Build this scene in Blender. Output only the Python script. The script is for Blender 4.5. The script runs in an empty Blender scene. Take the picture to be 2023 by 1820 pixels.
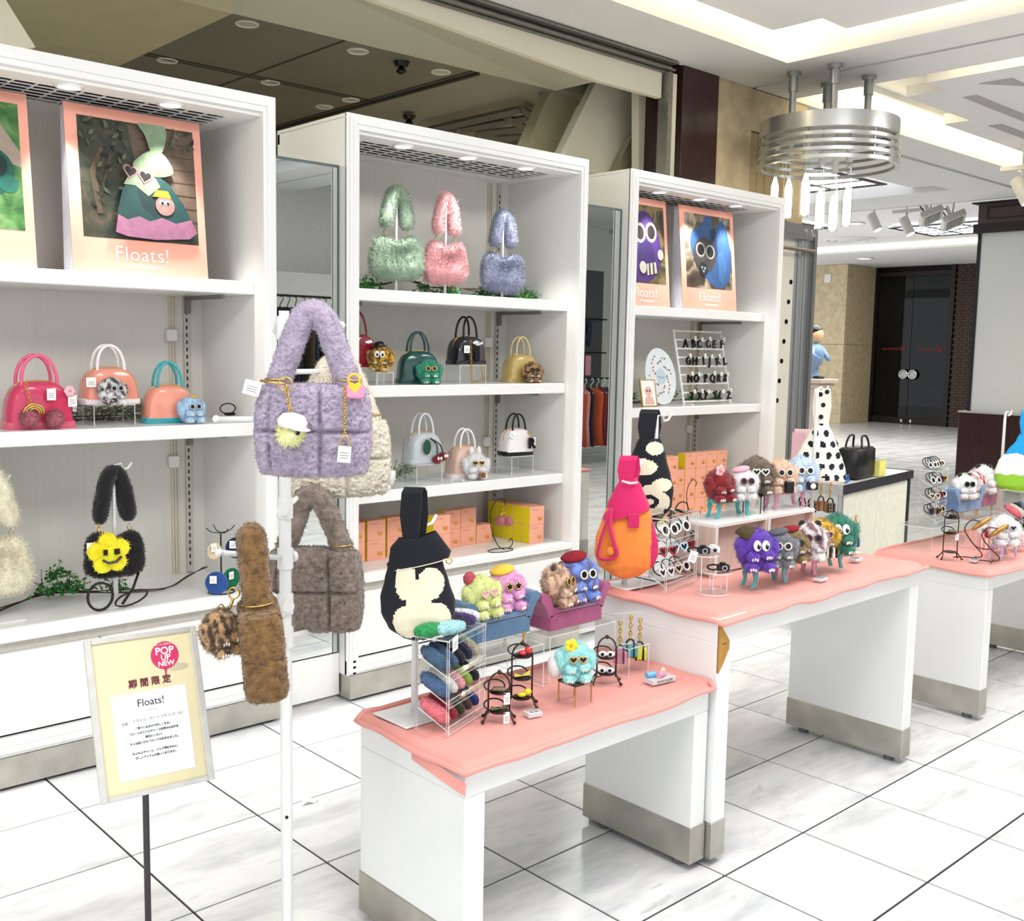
import bpy, math, random
from math import sin, cos, pi, radians, sqrt
from mathutils import Vector, Matrix, noise
random.seed(7)
scene = bpy.context.scene
COL = scene.collection
# ---------------------------------------------------------------- camera
FPX, PCX, PCY = 2053.6, 1011.5, 910.0
CAM = Vector((0, 0, 1.5))
_y, _p, _r = radians(47.24), radians(6.195), radians(-1.049)
FWD = Vector((cos(_y)*cos(_p), sin(_y)*cos(_p), -sin(_p)))
_rt = Vector((sin(_y), -cos(_y), 0)); _dn = FWD.cross(_rt)
RGT = _rt*cos(_r) + _dn*sin(_r); DWN = _dn*cos(_r) - _rt*sin(_r)
cd = bpy.data.cameras.new('camera'); cam = bpy.data.objects.new('camera', cd); COL.objects.link(cam)
cd.sensor_fit = 'HORIZONTAL'; cd.sensor_width = 36; cd.lens = 36*FPX/2023; cd.clip_start = .05; cd.clip_end = 200
cam.matrix_world = Matrix(((RGT.x, -DWN.x, -FWD.x, CAM.x), (RGT.y, -DWN.y, -FWD.y, CAM.y), (RGT.z, -DWN.z, -FWD.z, CAM.z), (0, 0, 0, 1)))
scene.camera = cam
# ---------------------------------------------------------------- light
scene.view_settings.view_transform = 'Standard'; scene.view_settings.look = 'None'
scene.view_settings.exposure = 0.1; scene.view_settings.gamma = 1
scene.cycles.max_bounces = 5; scene.cycles.diffuse_bounces = 3; scene.cycles.glossy_bounces = 3; scene.cycles.adaptive_threshold = .08; scene.cycles.transparent_max_bounces = 16; scene.cycles.caustics_reflective = False; scene.cycles.caustics_refractive = False
w = bpy.data.worlds.new('hall_ambience'); scene.world = w; w.use_nodes = True
w.node_tree.nodes['Background'].inputs[0].default_value = (.93, .97, 1, 1); w.node_tree.nodes['Background'].inputs[1].default_value = 1.15
def area(name, loc, size, power, color=(1, 1, 1), rot=(0, 0, 0), spread=180):
    l = bpy.data.lights.new(name, 'AREA'); l.shape = 'RECTANGLE'; l.size, l.size_y = size; l.energy = power; l.color = color; l.spread = radians(spread)
    o = bpy.data.objects.new(name, l); o.location = loc; o.rotation_euler = rot; COL.objects.link(o); return o
area('hall_ceiling_light', (1.2, .6, 3.22), (1.6, 1.2), 52, (1, .98, .95))
area('hall_ceiling_light', (3.9, 1.0, 3.22), (1.6, 1.2), 52, (1, .98, .95))
area('hall_ceiling_light', (7.4, .8, 3.22), (1.6, 1.2), 80, (1, .98, .95))
area('hall_ceiling_light', (15.5, 8.5, 3.22), (3, 3), 190, (1, .97, .92))
area('back_bay_fill', (1.0, 7.4, 2.95), (2.5, 1.0), 200, (1, .97, .85))  # added unseen fill, this and the next: its bounce lightens the dim ceiling
area('back_bay_fill', (4.6, 6.2, 2.95), (1.0, .8), 100, (1, .97, .85))
area('hall_ceiling_light', (-1.6, 1.2, 3.22), (1.6, 1.2), 60, (1, .98, .95))
def spot(name, loc, power, ang=95, blend=.6, r=.03, color=(1, .97, .93), tgt=None):
    l = bpy.data.lights.new(name, 'SPOT'); l.energy = power; l.spot_size = radians(ang); l.spot_blend = blend; l.shadow_soft_size = r; l.color = color
    o = bpy.data.objects.new(name, l); o.location = loc; COL.objects.link(o)
    if tgt is not None: o.rotation_euler = (Vector(tgt)-Vector(loc)).to_track_quat('-Z', 'Y').to_euler()
    return o
# ---------------------------------------------------------------- helpers
def ray(px, py): return RGT*((px-PCX)/FPX) + DWN*((py-PCY)/FPX) + FWD
def at(px, py, ax, v):
    d = ray(px, py); return CAM + d*((v-CAM[ax])/d[ax])
def on(px, py, z): return at(px, py, 2, z)
def ppm(p): return FPX/((Vector(p)-CAM).dot(FWD))      # pixels per metre at a point
def lin(h):
    h = h.lstrip('#'); c = [int(h[i:i+2], 16)/255 for i in (0, 2, 4)]
    return tuple(x/12.92 if x <= .04045 else ((x+.055)/1.055)**2.4 for x in c) + (1,)
MATS = {}
def mat(name, hexc='#ffffff', rough=.5, metal=0, var=.06, scale=30, bump=0, bscale=200, coat=0, sheen=0, trans=0, emit=0, stretch=(1, 1, 1), spec=.5, ior=1.45, sss=0, col2=None, detail=3, alpha=1, ramp=(.3, .7)):
    if name in MATS: return MATS[name]
    m = bpy.data.materials.new(name); m.use_nodes = True; nt = m.node_tree; b = nt.nodes['Principled BSDF']
    c = lin(hexc); b.inputs['Roughness'].default_value = rough; b.inputs['Metallic'].default_value = metal
    b.inputs['Coat Weight'].default_value = coat; b.inputs['Coat Roughness'].default_value = .05; b.inputs['Sheen Weight'].default_value = sheen
    b.inputs['Transmission Weight'].default_value = trans; b.inputs['IOR'].default_value = ior; b.inputs['Specular IOR Level'].default_value = spec
    b.inputs['Alpha'].default_value = alpha
    tc = nt.nodes.new('ShaderNodeTexCoord'); mp = nt.nodes.new('ShaderNodeMapping'); mp.inputs['Scale'].default_value = stretch
    nt.links.new(tc.outputs['Object'], mp.inputs[0])
    if var or col2:
        n = nt.nodes.new('ShaderNodeTexNoise'); n.inputs['Scale'].default_value = scale; n.inputs['Detail'].default_value = detail; nt.links.new(mp.outputs[0], n.inputs[0])
        r = nt.nodes.new('ShaderNodeValToRGB'); nt.links.new(n.outputs[0], r.inputs[0])
        r.color_ramp.elements[0].position, r.color_ramp.elements[1].position = ramp
        if col2: a, z = lin(col2), c; 
        else: a = tuple(max(0, x*(1-var)) for x in c[:3])+(1,); z = tuple(min(1, x*(1+var)) for x in c[:3])+(1,)
        r.color_ramp.elements[0].color = a; r.color_ramp.elements[1].color = z
        nt.links.new(r.outputs[0], b.inputs['Base Color'])
        if emit: nt.links.new(r.outputs[0], b.inputs['Emission Color'])
    else:
        b.inputs['Base Color'].default_value = c
        if emit: b.inputs['Emission Color'].default_value = c
    b.inputs['Emission Strength'].default_value = emit
    if emit: m.cycles.emission_sampling = 'NONE'
    if bump:
        n2 = nt.nodes.new('ShaderNodeTexNoise'); n2.inputs['Scale'].default_value = bscale; n2.inputs['Detail'].default_value = 2; nt.links.new(mp.outputs[0], n2.inputs[0])
        bp = nt.nodes.new('ShaderNodeBump'); bp.inputs['Strength'].default_value = bump; bp.inputs['Distance'].default_value = .01
        nt.links.new(n2.outputs[0], bp.inputs['Height']); nt.links.new(bp.outputs[0], b.inputs['Normal'])
    MATS[name] = m; return m
def clear_mat(name, tint, gloss, edge=0):
    if name in MATS: return MATS[name]
    m = bpy.data.materials.new(name); m.use_nodes = True; nt = m.node_tree; nt.nodes.remove(nt.nodes['Principled BSDF'])
    o = nt.nodes['Material Output']; t = nt.nodes.new('ShaderNodeBsdfTransparent'); t.inputs[0].default_value = tint
    g = nt.nodes.new('ShaderNodeBsdfDiffuse' if edge else 'ShaderNodeBsdfGlossy'); g.inputs[0].default_value = (.95, .97, .97, 1)
    if not edge: g.inputs['Roughness'].default_value = .03
    mx = nt.nodes.new('ShaderNodeMixShader')
    if edge: mx.inputs[0].default_value = gloss
    else:
        f = nt.nodes.new('ShaderNodeLayerWeight'); f.inputs[0].default_value = .5
        ma = nt.nodes.new('ShaderNodeMath'); ma.operation = 'MULTIPLY_ADD'; ma.inputs[1].default_value = .35; ma.inputs[2].default_value = gloss
        pw = nt.nodes.new('ShaderNodeMath'); pw.operation = 'POWER'; pw.inputs[1].default_value = 3; nt.links.new(f.outputs['Facing'], pw.inputs[0]); nt.links.new(pw.outputs[0], ma.inputs[0]); nt.links.new(ma.outputs[0], mx.inputs[0])
    nt.links.new(t.outputs[0], mx.inputs[1]); nt.links.new(g.outputs[0], mx.inputs[2]); nt.links.new(mx.outputs[0], o.inputs[0])
    MATS[name] = m; return m
ACR = clear_mat('clear_acrylic', (.97, .985, .985, 1), .03); ACE = clear_mat('acrylic_edge', (1, 1, 1, 1), .6, 1)
WHITE = mat('white_lacquer', '#f4f4f2', .28, var=.015, scale=6, coat=.2)
WHITE2 = mat('white_paint', '#f1f0ec', .5, var=.02, scale=5)
STEEL = mat('brushed_steel', '#a9a79f', .38, .85, var=.12, scale=14, stretch=(1, 1, 8), bump=.05)
GOLD = mat('gold_metal', '#e2bd62', .22, 1, var=.05)
IRON = mat('bronze_iron', '#4a3830', .45, .7, var=.2, scale=60)
BLACK = mat('black_gloss', '#0c0c0e', .25, var=0)
PAPER = mat('white_card', '#fbfbf8', .7, var=.01)
class MB:
    def __init__(s): s.v = []; s.f = []; s.m = []; s.T = Matrix.Identity(4)
    def add(s, vs, fs, mi=0):
        o = len(s.v); T = s.T
        s.v.extend([T @ Vector(p) for p in vs]); s.f.extend([tuple(i+o for i in f) for f in fs]); s.m.extend([mi]*len(fs)); return s
    def box(s, x0, x1, y0, y1, z0, z1, mi=0):
        return s.add([(x0, y0, z0), (x1, y0, z0), (x1, y1, z0), (x0, y1, z0), (x0, y0, z1), (x1, y0, z1), (x1, y1, z1), (x0, y1, z1)],
                     [(0, 3, 2, 1), (4, 5, 6, 7), (0, 1, 5, 4), (1, 2, 6, 5), (2, 3, 7, 6), (3, 0, 4, 7)], mi)
    def bbox(s, x0, x1, y0, y1, z0, z1, b=.004, mi=0):   # box with chamfered edges
        r = []
        for z, k in ((z0, b), (z0+b, 0), (z1-b, 0), (z1, b)):
            r.append([(x0+b+k, y0+k, z), (x1-b-k, y0+k, z), (x1-k, y0+b+k, z), (x1-k, y1-b-k, z), (x1-b-k, y1-k, z), (x0+b+k, y1-k, z), (x0+k, y1-b-k, z), (x0+k, y0+b+k, z)])
        return s.loft(r, True, True, mi)
    def loft(s, rings, cap=True, closed=True, mi=0, loop=False):
        n = len(rings[0]); vs = [p for r in rings for p in r]; fs = []; R = len(rings)
        for i in range(R if loop else R-1):
            a, b = i*n, ((i+1) % R)*n
            for j in range(n if closed else n-1): k = (j+1) % n; fs.append((a+j, a+k, b+k, b+j))
        if cap and not loop: fs.append(tuple(range(n-1, -1, -1))); fs.append(tuple((R-1)*n+i for i in range(n)))
        return s.add(vs, fs, mi)
    def tube(s, pts, r, n=8, mi=0, closed=False, flat=1, cap=True):
        P = [Vector(p) for p in pts]; N = len(P); rs = r if isinstance(r, (list, tuple)) else [r]*N; rings = []; up = None
        for i in range(N):
            a = P[(i-1) % N] if closed or i else P[0]; b = P[(i+1) % N] if closed or i < N-1 else P[-1]
            t = (b-a); t = t.normalized() if t.length > 1e-9 else Vector((0, 0, 1))
            if up is None: up = Vector((0, 0, 1)) if abs(t.z) < .9 else Vector((1, 0, 0))
            u = t.cross(up); u = u.normalized() if u.length > 1e-6 else t.orthogonal().normalized(); v = u.cross(t).normalized(); up = v
            rings.append([P[i]+(u*cos(2*pi*k/n)-v*(sin(2*pi*k/n)*flat))*rs[i] for k in range(n)])
        return s.loft(rings, cap, True, mi, closed)
    def cyl(s, c, r, h, n=20, mi=0, r2=None):
        x, y, z = c; r2 = r if r2 is None else r2
        return s.loft([[(x+r*cos(2*pi*k/n), y+r*sin(2*pi*k/n), z) for k in range(n)], [(x+r2*cos(2*pi*k/n), y+r2*sin(2*pi*k/n), z+h) for k in range(n)]], True, True, mi)
    def lathe(s, prof, n=24, c=(0, 0, 0), mi=0, sx=1, sy=1):
        return s.loft([[(c[0]+r*sx*cos(2*pi*k/n), c[1]+r*sy*sin(2*pi*k/n), c[2]+z) for k in range(n)] for r, z in prof], True, True, mi)
    def ell(s, c, r, nu=16, nv=10, mi=0, e=1, R=None):
        rr = r if isinstance(r, (list, tuple)) else (r, r, r); rings = []; sp = lambda x: math.copysign(abs(x)**e, x)
        for i in range(nv+1):
            a = -pi/2+pi*i/nv; ca = max(cos(a), .02)
            ring = []
            for k in range(nu):
                q = Vector((rr[0]*sp(ca)*sp(cos(2*pi*k/nu)), rr[1]*sp(ca)*sp(sin(2*pi*k/nu)), rr[2]*sp(sin(a))))
                if R is not None: q = R @ q
                ring.append(Vector(c)+q)
            rings.append(ring)
        return s.loft(rings, True, True, mi)
    def torus(s, c, R, r, n=24, m=8, axis='z', mi=0, sx=1, sy=1):
        pts = []
        for k in range(n):
            a = 2*pi*k/n; u, v = R*cos(a)*sx, R*sin(a)*sy
            pts.append({'z': (c[0]+u, c[1]+v, c[2]), 'y': (c[0]+u, c[1], c[2]+v), 'x': (c[0], c[1]+u, c[2]+v)}[axis])
        return s.tube(pts, r, m, mi, True)
    def prism(s, poly, y0, y1, mi=0, axis='y'):      # polygon in (x,z) extruded along y, or (x,y) along z
        n = len(poly); f = (lambda a, b, t: (a, t, b)) if axis == 'y' else ((lambda a, b, t: (a, b, t)) if axis == 'z' else (lambda a, b, t: (t, a, b)))
        return s.loft([[f(a, b, y0) for a, b in poly], [f(a, b, y1) for a, b in poly]], True, True, mi)
    def quad(s, a, b, c, d, mi=0): return s.add([a, b, c, d], [(0, 1, 2, 3)], mi)
    def noise(s, amp, sc, start=0, seed=0):          # push vertices along a 3D noise field
        for i in range(start, len(s.v)):
            p = s.v[i]; d = noise.noise_vector(p*sc+Vector((seed, seed*2.3, 0))); s.v[i] = p+d*amp
        return s
    def build(s, name, mats, parent=None, smooth=False, loc=None, rot=None, sharp=None):
        me = bpy.data.meshes.new(name); me.from_pydata([tuple(p) for p in s.v], [], s.f)
        ms = mats if isinstance(mats, (list, tuple)) else [mats]
        for m in ms: me.materials.append(m)
        if len(ms) > 1: me.polygons.foreach_set('material_index', s.m)
        if smooth:
            me.polygons.foreach_set('use_smooth', [True]*len(me.polygons))
            if sharp: me.set_sharp_from_angle(angle=radians(sharp))
        me.update(); o = bpy.data.objects.new(name, me); COL.objects.link(o)
        if parent is not None: o.parent = parent
        if loc is not None: o.location = loc
        if rot is not None: o.rotation_euler = rot
        return o
def tag(o, label=None, cat=None, group=None, kind=None):
    if label: o['label'] = label
    if cat: o['category'] = cat
    if group: o['group'] = group
    if kind: o['kind'] = kind
    return o
def thing(name, label, cat, loc=(0, 0, 0), rz=0, group=None, scale=1, rot=None):
    o = bpy.data.objects.new(name, None); COL.objects.link(o); o.location = loc; o.rotation_euler = rot if rot else (0, 0, rz); o.scale = (scale,)*3; o.empty_display_size = .05
    return tag(o, label, cat, group)
def inst(src, parent=None, loc=None, rot=None, name=None):   # another object on the same mesh
    o = src.copy(); COL.objects.link(o)
    if name: o.name = name
    o.parent = parent
    if loc is not None: o.location = loc
    if rot is not None: o.rotation_euler = rot
    return o
TXT = {}
def text(name, body, size, mt, parent, loc, rot=(pi/2, 0, 0), align='CENTER', ext=.0002, sx=1, bold=0, space=1, mirror=False):
    key = (body, size, align, ext, bold, space, mt.name)
    if key not in TXT:      # print lettering as flat mesh glyphs
        c = bpy.data.curves.new(name, 'FONT'); c.body = body; c.size = size; c.align_x = align; c.align_y = 'CENTER'; c.extrude = ext; c.offset = bold; c.space_character = space; c.resolution_u = 3
        f = bpy.data.objects.new(name, c); me = bpy.data.meshes.new_from_object(f); me.name = name; bpy.data.objects.remove(f); bpy.data.curves.remove(c); me.materials.clear(); me.materials.append(mt); TXT[key] = me
    o = bpy.data.objects.new(name, TXT[key]); COL.objects.link(o); o.parent = parent; o.location = loc; o.rotation_euler = rot; o.scale = (-sx if mirror else sx, 1, 1); return o
def struct(o): o['kind'] = 'structure'; return o
def strands(mb, n, ln, wd, start=0, mi=0, droop=.4, seed=1, faces=None):   # fur: thin triangles standing on the faces built so far
    rnd = random.Random(seed); F = mb.f[start:] if faces is None else faces; ar = []; tot = 0
    T = []
    for f in F:
        a, b, c = mb.v[f[0]], mb.v[f[1]], mb.v[f[2]]; nn = (b-a).cross(c-a); A = nn.length*(.5 if len(f) == 3 else 1)
        if len(f) > 4 or A < 1e-12: continue
        tot += A; ar.append(tot); T.append((f, nn.normalized()))
    import bisect
    vs = []; fs = []
    for _ in range(n):
        f, nn = T[min(bisect.bisect(ar, rnd.random()*tot), len(T)-1)]
        u, v = rnd.random(), rnd.random(); P = [mb.v[i] for i in f]
        p = (P[0]*(1-u)+P[1]*u)*(1-v) + ((P[3]*(1-u)+P[2]*u) if len(P) > 3 else P[2])*v
        d = nn + Vector((rnd.gauss(0, .45), rnd.gauss(0, .45), rnd.gauss(0, .45)-droop))
        if d.dot(nn) < .15: d += nn*.6
        d.normalize(); L = ln*rnd.uniform(.6, 1.25); s = d.cross(nn); s = (s.normalized() if s.length > .12 else d.cross(Vector((rnd.gauss(0, 1), rnd.gauss(0, 1), rnd.gauss(0, 1)))).normalized())*wd
        k = len(vs); vs += [p-s-nn*wd, p+s-nn*wd, p+d*L]; fs.append((k, k+1, k+2))
    o = len(mb.v); mb.v.extend(vs); mb.f.extend([tuple(i+o for i in f) for f in fs]); mb.m.extend([mi]*len(fs)); return mb
# ---------------------------------------------------------------- floor
def marble(name, far=False):
    m = bpy.data.materials.new(name); m.use_nodes = True; nt = m.node_tree; b = nt.nodes['Principled BSDF']; L = nt.links.new
    tc = nt.nodes.new('ShaderNodeTexCoord'); oi = nt.nodes.new('ShaderNodeObjectInfo'); geo = nt.nodes.new('ShaderNodeNewGeometry')
    vm = nt.nodes.new('ShaderNodeVectorMath'); vm.operation = 'MULTIPLY_ADD'
    cmb = nt.nodes.new('ShaderNodeCombineXYZ'); L(oi.outputs['Random'], cmb.inputs[0]); L(oi.outputs['Random'], cmb.inputs[1])
    L(cmb.outputs[0], vm.inputs[0]); vm.inputs[1].default_value = (37, 91, 0); L(geo.outputs['Position'], vm.inputs[2])
    mp = nt.nodes.new('ShaderNodeMapping'); mp.inputs['Scale'].default_value = (1.4, 4.5, 1); mp.inputs['Rotation'].default_value = (0, 0, .35); L(vm.outputs[0], mp.inputs[0])
    n = nt.nodes.new('ShaderNodeTexNoise'); n.inputs['Scale'].default_value = 1.6; n.inputs['Detail'].default_value = 7; n.inputs['Roughness'].default_value = .65; L(mp.outputs[0], n.inputs[0])
    r = nt.nodes.new('ShaderNodeValToRGB'); e = r.color_ramp.elements; e[0].position = .3; e[0].color = lin('#c4c8cc'); e[1].position = .55; e[1].color = lin('#efefef')
    L(n.outputs[0], r.inputs[0])
    n2 = nt.nodes.new('ShaderNodeTexNoise'); n2.inputs['Scale'].default_value = 3.2; n2.inputs['Detail'].default_value = 9; n2.inputs['Distortion'].default_value = .6; L(mp.outputs[0], n2.inputs[0])
    r2 = nt.nodes.new('ShaderNodeValToRGB'); e = r2.color_ramp.elements; e[0].position = .66; e[0].color = (1, 1, 1, 1); e[1].position = .76; e[1].color = lin('#a8a8aa')
    L(n2.outputs[0], r2.inputs[0])
    mx = nt.nodes.new('ShaderNodeMix'); mx.data_type = 'RGBA'; mx.blend_type = 'MULTIPLY'; mx.inputs[0].default_value = .55; L(r.outputs[0], mx.inputs[6]); L(r2.outputs[0], mx.inputs[7])
    hs = nt.nodes.new('ShaderNodeHueSaturation'); mr = nt.nodes.new('ShaderNodeMapRange'); mr.inputs[3].default_value = .93; mr.inputs[4].default_value = 1.03; L(oi.outputs['Random'], mr.inputs[0]); L(mr.outputs[0], hs.inputs['Value'])
    L(mx.outputs[2], hs.inputs['Color']); L(hs.outputs[0], b.inputs['Base Color'])
    b.inputs['Roughness'].default_value = .22; b.inputs['Specular IOR Level'].default_value = .35
    if far:
        tb = nt.nodes.new('ShaderNodeTexBrick'); tb.offset = 0; tb.inputs['Scale'].default_value = 1; tb.inputs['Brick Width'].default_value = .4116; tb.inputs['Row Height'].default_value = .404; tb.inputs['Mortar Size'].default_value = .006
        tb.inputs['Mortar'].default_value = lin('#6a6a68'); L(hs.outputs[0], tb.inputs[1]); L(hs.outputs[0], tb.inputs[2]); L(geo.outputs['Position'], tb.inputs[0]); L(tb.outputs[0], b.inputs['Base Color'])
    return m
MARBLE = marble('marble_tile'); MARBLEF = marble('marble_paving', True)
GROUT = mat('dark_grout', '#26272b', .8, var=.1)
fl = struct(MB().box(-4, 13.9, -3.6, 13, -.05, -.004).build('floor', GROUT))
PX, PY = .4116, .404
def tile_mb(x0, y0, mb, g=.0035):
    x1, y1 = x0+PX, y0+PY; b = .0015
    mb.loft([[(x0+g, y0+g, -.004), (x1-g, y0+g, -.004), (x1-g, y1-g, -.004), (x0+g, y1-g, -.004)], [(x0+g, y0+g, -b), (x1-g, y0+g, -b), (x1-g, y1-g, -b), (x0+g, y1-g, -b)],
             [(x0+g+b, y0+g+b, 0), (x1-g-b, y0+g+b, 0), (x1-g-b, y1-g-b, 0), (x0+g+b, y1-g-b, 0)]]); return mb
tile0 = tile_mb(-PX/2, -PY/2, MB()).build('tile', MARBLE, fl); cand = []; rest = MB()
for i in range(-9, 31):
    for j in range(-12, 28):
        cx_, cy_ = 1.166+PX*(i+.5), 1.257+PY*(j+.5); v = Vector((cx_, cy_, 0))-CAM; d = v.dot(FWD)
        if d > .6:
            px, py = FPX*v.dot(RGT)/d+PCX, FPX*v.dot(DWN)/d+PCY
            hid = cy_ > 3.75 and cx_ < 6.4
            if -160 < px < 2180 and py < 2000 and not hid: cand.append((d, cx_, cy_)); continue
        if not (cy_ > 5.2 and cx_ < 6): rest_ok = True; tile_mb(cx_-PX/2, cy_-PY/2, rest)
cand.sort()
for k, (d, x, y) in enumerate(cand):
    if k < 290: o = tile0 if k == 0 else inst(tile0, fl); o.location = (x, y, 0)
    else: tile_mb(x-PX/2, y-PY/2, rest)
tag(rest.build('distant_tiles', MARBLE, fl), kind='stuff')
struct(MB().box(13.9, 30, -3.6, 16, -.05, 0).build('floor_hall', MARBLEF))
# ---------------------------------------------------------------- ceiling
CEIL = mat('ceiling_paint', '#f5f5f4', .8, var=.015, scale=3)
CREAM = mat('cream_paint', '#efe9d3', .75, var=.02, scale=4)
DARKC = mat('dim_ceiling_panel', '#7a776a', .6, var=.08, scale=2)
H = 3.26
def slab(name, x0, x1, y0, y1, z0=H, z1=H+.34, m=CEIL, parent=None): return struct(MB().box(x0, x1, y0, y1, z0, z1).build(name, m, parent))
ce = slab('ceiling', -4, 5.67, 3.72, 4.22); slab('ceiling_band', 5.67, 6.03, -3.6, 4.22); slab('ceiling_band', 6.07, 6.49, -3.6, 4.22)
slab('ceiling_band', 6.49, 9.3, 4.22, 4.62); slab('ceiling_band', 6.49, 9.3, 4.68, 5.25); slab('ceiling_band', 9.3, 11.4, 4.22, 4.62); slab('ceiling_band', 9.3, 11.4, 4.68, 5.2)
slab('ceiling_recess', 6.49, 11.4, 4.62, 4.68, H+.03, H+.3, mat('groove_grey', '#b5b2ac', .6)); slab('ceiling_recess', 6.03, 6.07, -3.6, 4.22, H+.03, H+.3, mat('dark_groove', '#4b4a4c', .6))
slab('ceiling_band', 6.49, 9.0, 5.25, 12.5); slab('ceiling_band', 11.1, 12.0, 5.2, 12.5); slab('ceiling_band', 9.0, 11.1, 7.6, 12.5); slab('ceiling_band', 9.0, 11.1, 5.2, 5.62, H+.06)
slab('ceiling_band', 11.4, 12.0, 4.22, 5.2); slab('ceiling_band', 11.4, 12.0, -3.6, 4.22, H+.05)
slab('ceiling_top', -4, 5.67, -3.6, 3.72, H+.3, H+.36); slab('ceiling_top', 6.49, 11.4, -3.6, 4.22, H+.3, H+.36)
FLOAT = mat('floating_ceiling_panel', '#f6f6f7', .8, var=.01)
def stepped(name, pts, z0, z1): return struct(MB().prism(pts, z0, z1, 0, 'z').build(name, FLOAT))
stepped('ceiling_panel', [(-3, -3), (5.6, -3), (5.6, 3.29), (5.34, 3.29), (5.34, 3.61), (-3, 3.61)], H+.1, H+.15)
p2_ = stepped('ceiling_panel', [(6.95, -3), (11.2, -3), (11.2, 3.96), (8.27, 3.96), (8.27, 3.75), (7.235, 3.75), (7.235, 3.46), (6.95, 3.46)], H+.07, H+.15)
for k, pl in enumerate(([(7.5, 3.36), (9.9, 3.36), (9.9, 3.46), (7.5, 3.46)], [(8.55, 3.62), (10.6, 3.62), (10.6, 3.72), (8.55, 3.72)], [(7.2, 3.0), (7.5, 3.0), (7.2, 3.22)])): MB().prism(pl, H+.066, H+.0699, 0, 'z').build('slot', mat('slot_grey', '#b9b7b5', .7), p2_)
# cove tubes: the warm lamps hidden above the floating panels
for loc, sz, pw in (((3.2, 3.67, H+.26), (4.8, .06), 13), ((5.64, 1.9, H+.26), (.05, 3.4), 10), ((8.9, 4.1, H+.26), (4.6, .12), 18), ((6.72, 1.6, H+.26), (.2, 3.4), 12)):
    area('cove_light', loc, sz, pw, (1, .84, .5))
slab('ceiling_hall', 12.0, 18.5, -3.6, 16, 3.52, 3.6); slab('ceiling_step', 12.0, 12.06, -3.6, 16, 3.26, 3.6, mat('soffit_grey', '#c9c7c0', .8))
slab('ceiling_soffit', 18.5, 24, -3.6, 16, 3.40, 3.6); slab('ceiling_cove', 18.2, 18.5, -3.6, 16, 3.40, 3.44)
area('cove_light', (18.3, 9.5, 3.49), (.15, 6), 40, (1, .86, .55), (pi, 0, 0))
SKY = mat('skylight_diffuser', '#ffffff', .5, var=0, emit=2.2); DK = mat('dark_mullion', '#26262e', .5, var=0)
def skylight(x0, x1, y0, y1, z, lab):
    t = thing('ceiling_light_panel', lab, 'light panel', (x0, y0, z), group='gridded ceiling light panels'); wx, wy = x1-x0, y1-y0
    MB().box(0, wx, 0, wy, .0, .02).build('diffuser', SKY, t)
    f = MB(); b = .06
    f.box(0, wx, 0, b, -.012, .02).box(0, wx, wy-b, wy, -.012, .02).box(0, b, b, wy-b, -.012, .02).box(wx-b, wx, b, wy-b, -.012, .02); f.build('frame', DK, t)
    for k in range(1, 4): MB().box(wx*k/4-.02, wx*k/4+.02, b, wy-b, -.006, -.001).build('mullion', DK, t)
    for k in range(1, 3): MB().box(b, wx-b, wy*k/3-.02, wy*k/3+.02, -.009, -.004).build('mullion', DK, t)
    d = MB(); d.box(0, 0, 0, 0, 0, 0); d = MB(); d.prism([(b, b-.02+.02), (b+.04, b), (wx-b, wy-b), (wx-b-.04, wy-b)], -.012, -.008, 0, 'z'); d.build('diagonal_mullion', DK, t)
skylight(9.05, 10.6, 5.65, 7.5, H+.05, 'gridded glowing ceiling panel with dark frame beside the hanging ring lamp')
skylight(13.3, 15.0, 8.9, 10.6, 3.47, 'gridded glowing ceiling panel low behind the hanging glass tubes')
skylight(15.5, 17.0, 6.6, 8.2, 3.47, 'gridded glowing ceiling panel above the two square floodlights')
# ---------------------------------------------------------------- wall opening behind the cabinets
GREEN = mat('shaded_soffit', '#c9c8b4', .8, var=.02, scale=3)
RAILM = mat('shutter_rail', '#8f8d84', .4, .5, var=.1)
A0, A1 = at(560, -60, 1, 4.25), at(1178, 161, 1, 4.25); A2 = at(1250, 180, 1, 4.25)
fb = MB(); zr = 3.19; pts = [(-2, A0.z), (A0.x, A0.z), (A1.x, A1.z), (5.1, A1.z), (5.1, zr), (-2, zr)]
struct(fb.prism(pts, 4.23, 4.27).build('wall_header', CREAM))
tr = MB()
for k in range(4): tr.box(-4, 5.18, 4.20-.012*k if k % 2 else 4.215, 4.235, 3.185+.018*k, 3.185+.018*k+.012)
struct(tr.build('trim_1', RAILM)); struct(MB().box(5.12, 5.16, 4.19, 4.27, 0, 3.19).box(5.165, 5.21, 4.2, 4.24, 0, 3.19, 1).build('trim_2', [RAILM, CREAM]))
B0, B1 = at(348, 0, 1, 4.9), at(1098, 179, 1, 4.9)
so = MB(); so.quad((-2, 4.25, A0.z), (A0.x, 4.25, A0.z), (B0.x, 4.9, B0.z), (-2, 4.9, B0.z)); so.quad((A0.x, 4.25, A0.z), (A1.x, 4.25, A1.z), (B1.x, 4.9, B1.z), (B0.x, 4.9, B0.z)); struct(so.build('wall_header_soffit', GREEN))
zc = B1.z-.005
E1 = at(919, 149, 2, zc); E2 = at(552, 253, 2, zc); L1 = at(455, 28, 2, zc); xe = (E1.x+E2.x)/2; xl = L1.x
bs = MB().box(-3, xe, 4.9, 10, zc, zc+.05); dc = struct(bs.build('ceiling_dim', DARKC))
sx = at(669, 84, 2, zc).x
SEAM = mat('ceiling_seam', '#3c3a30', .8, var=0)
sm = MB().box(sx-.008, sx+.008, 4.9, 10, zc-.003, zc).box(xe-.02, xe+.0, 4.9, 10, zc-.02, zc).box(xe-.06, xe-.045, 4.9, 10, zc-.004, zc)
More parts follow.
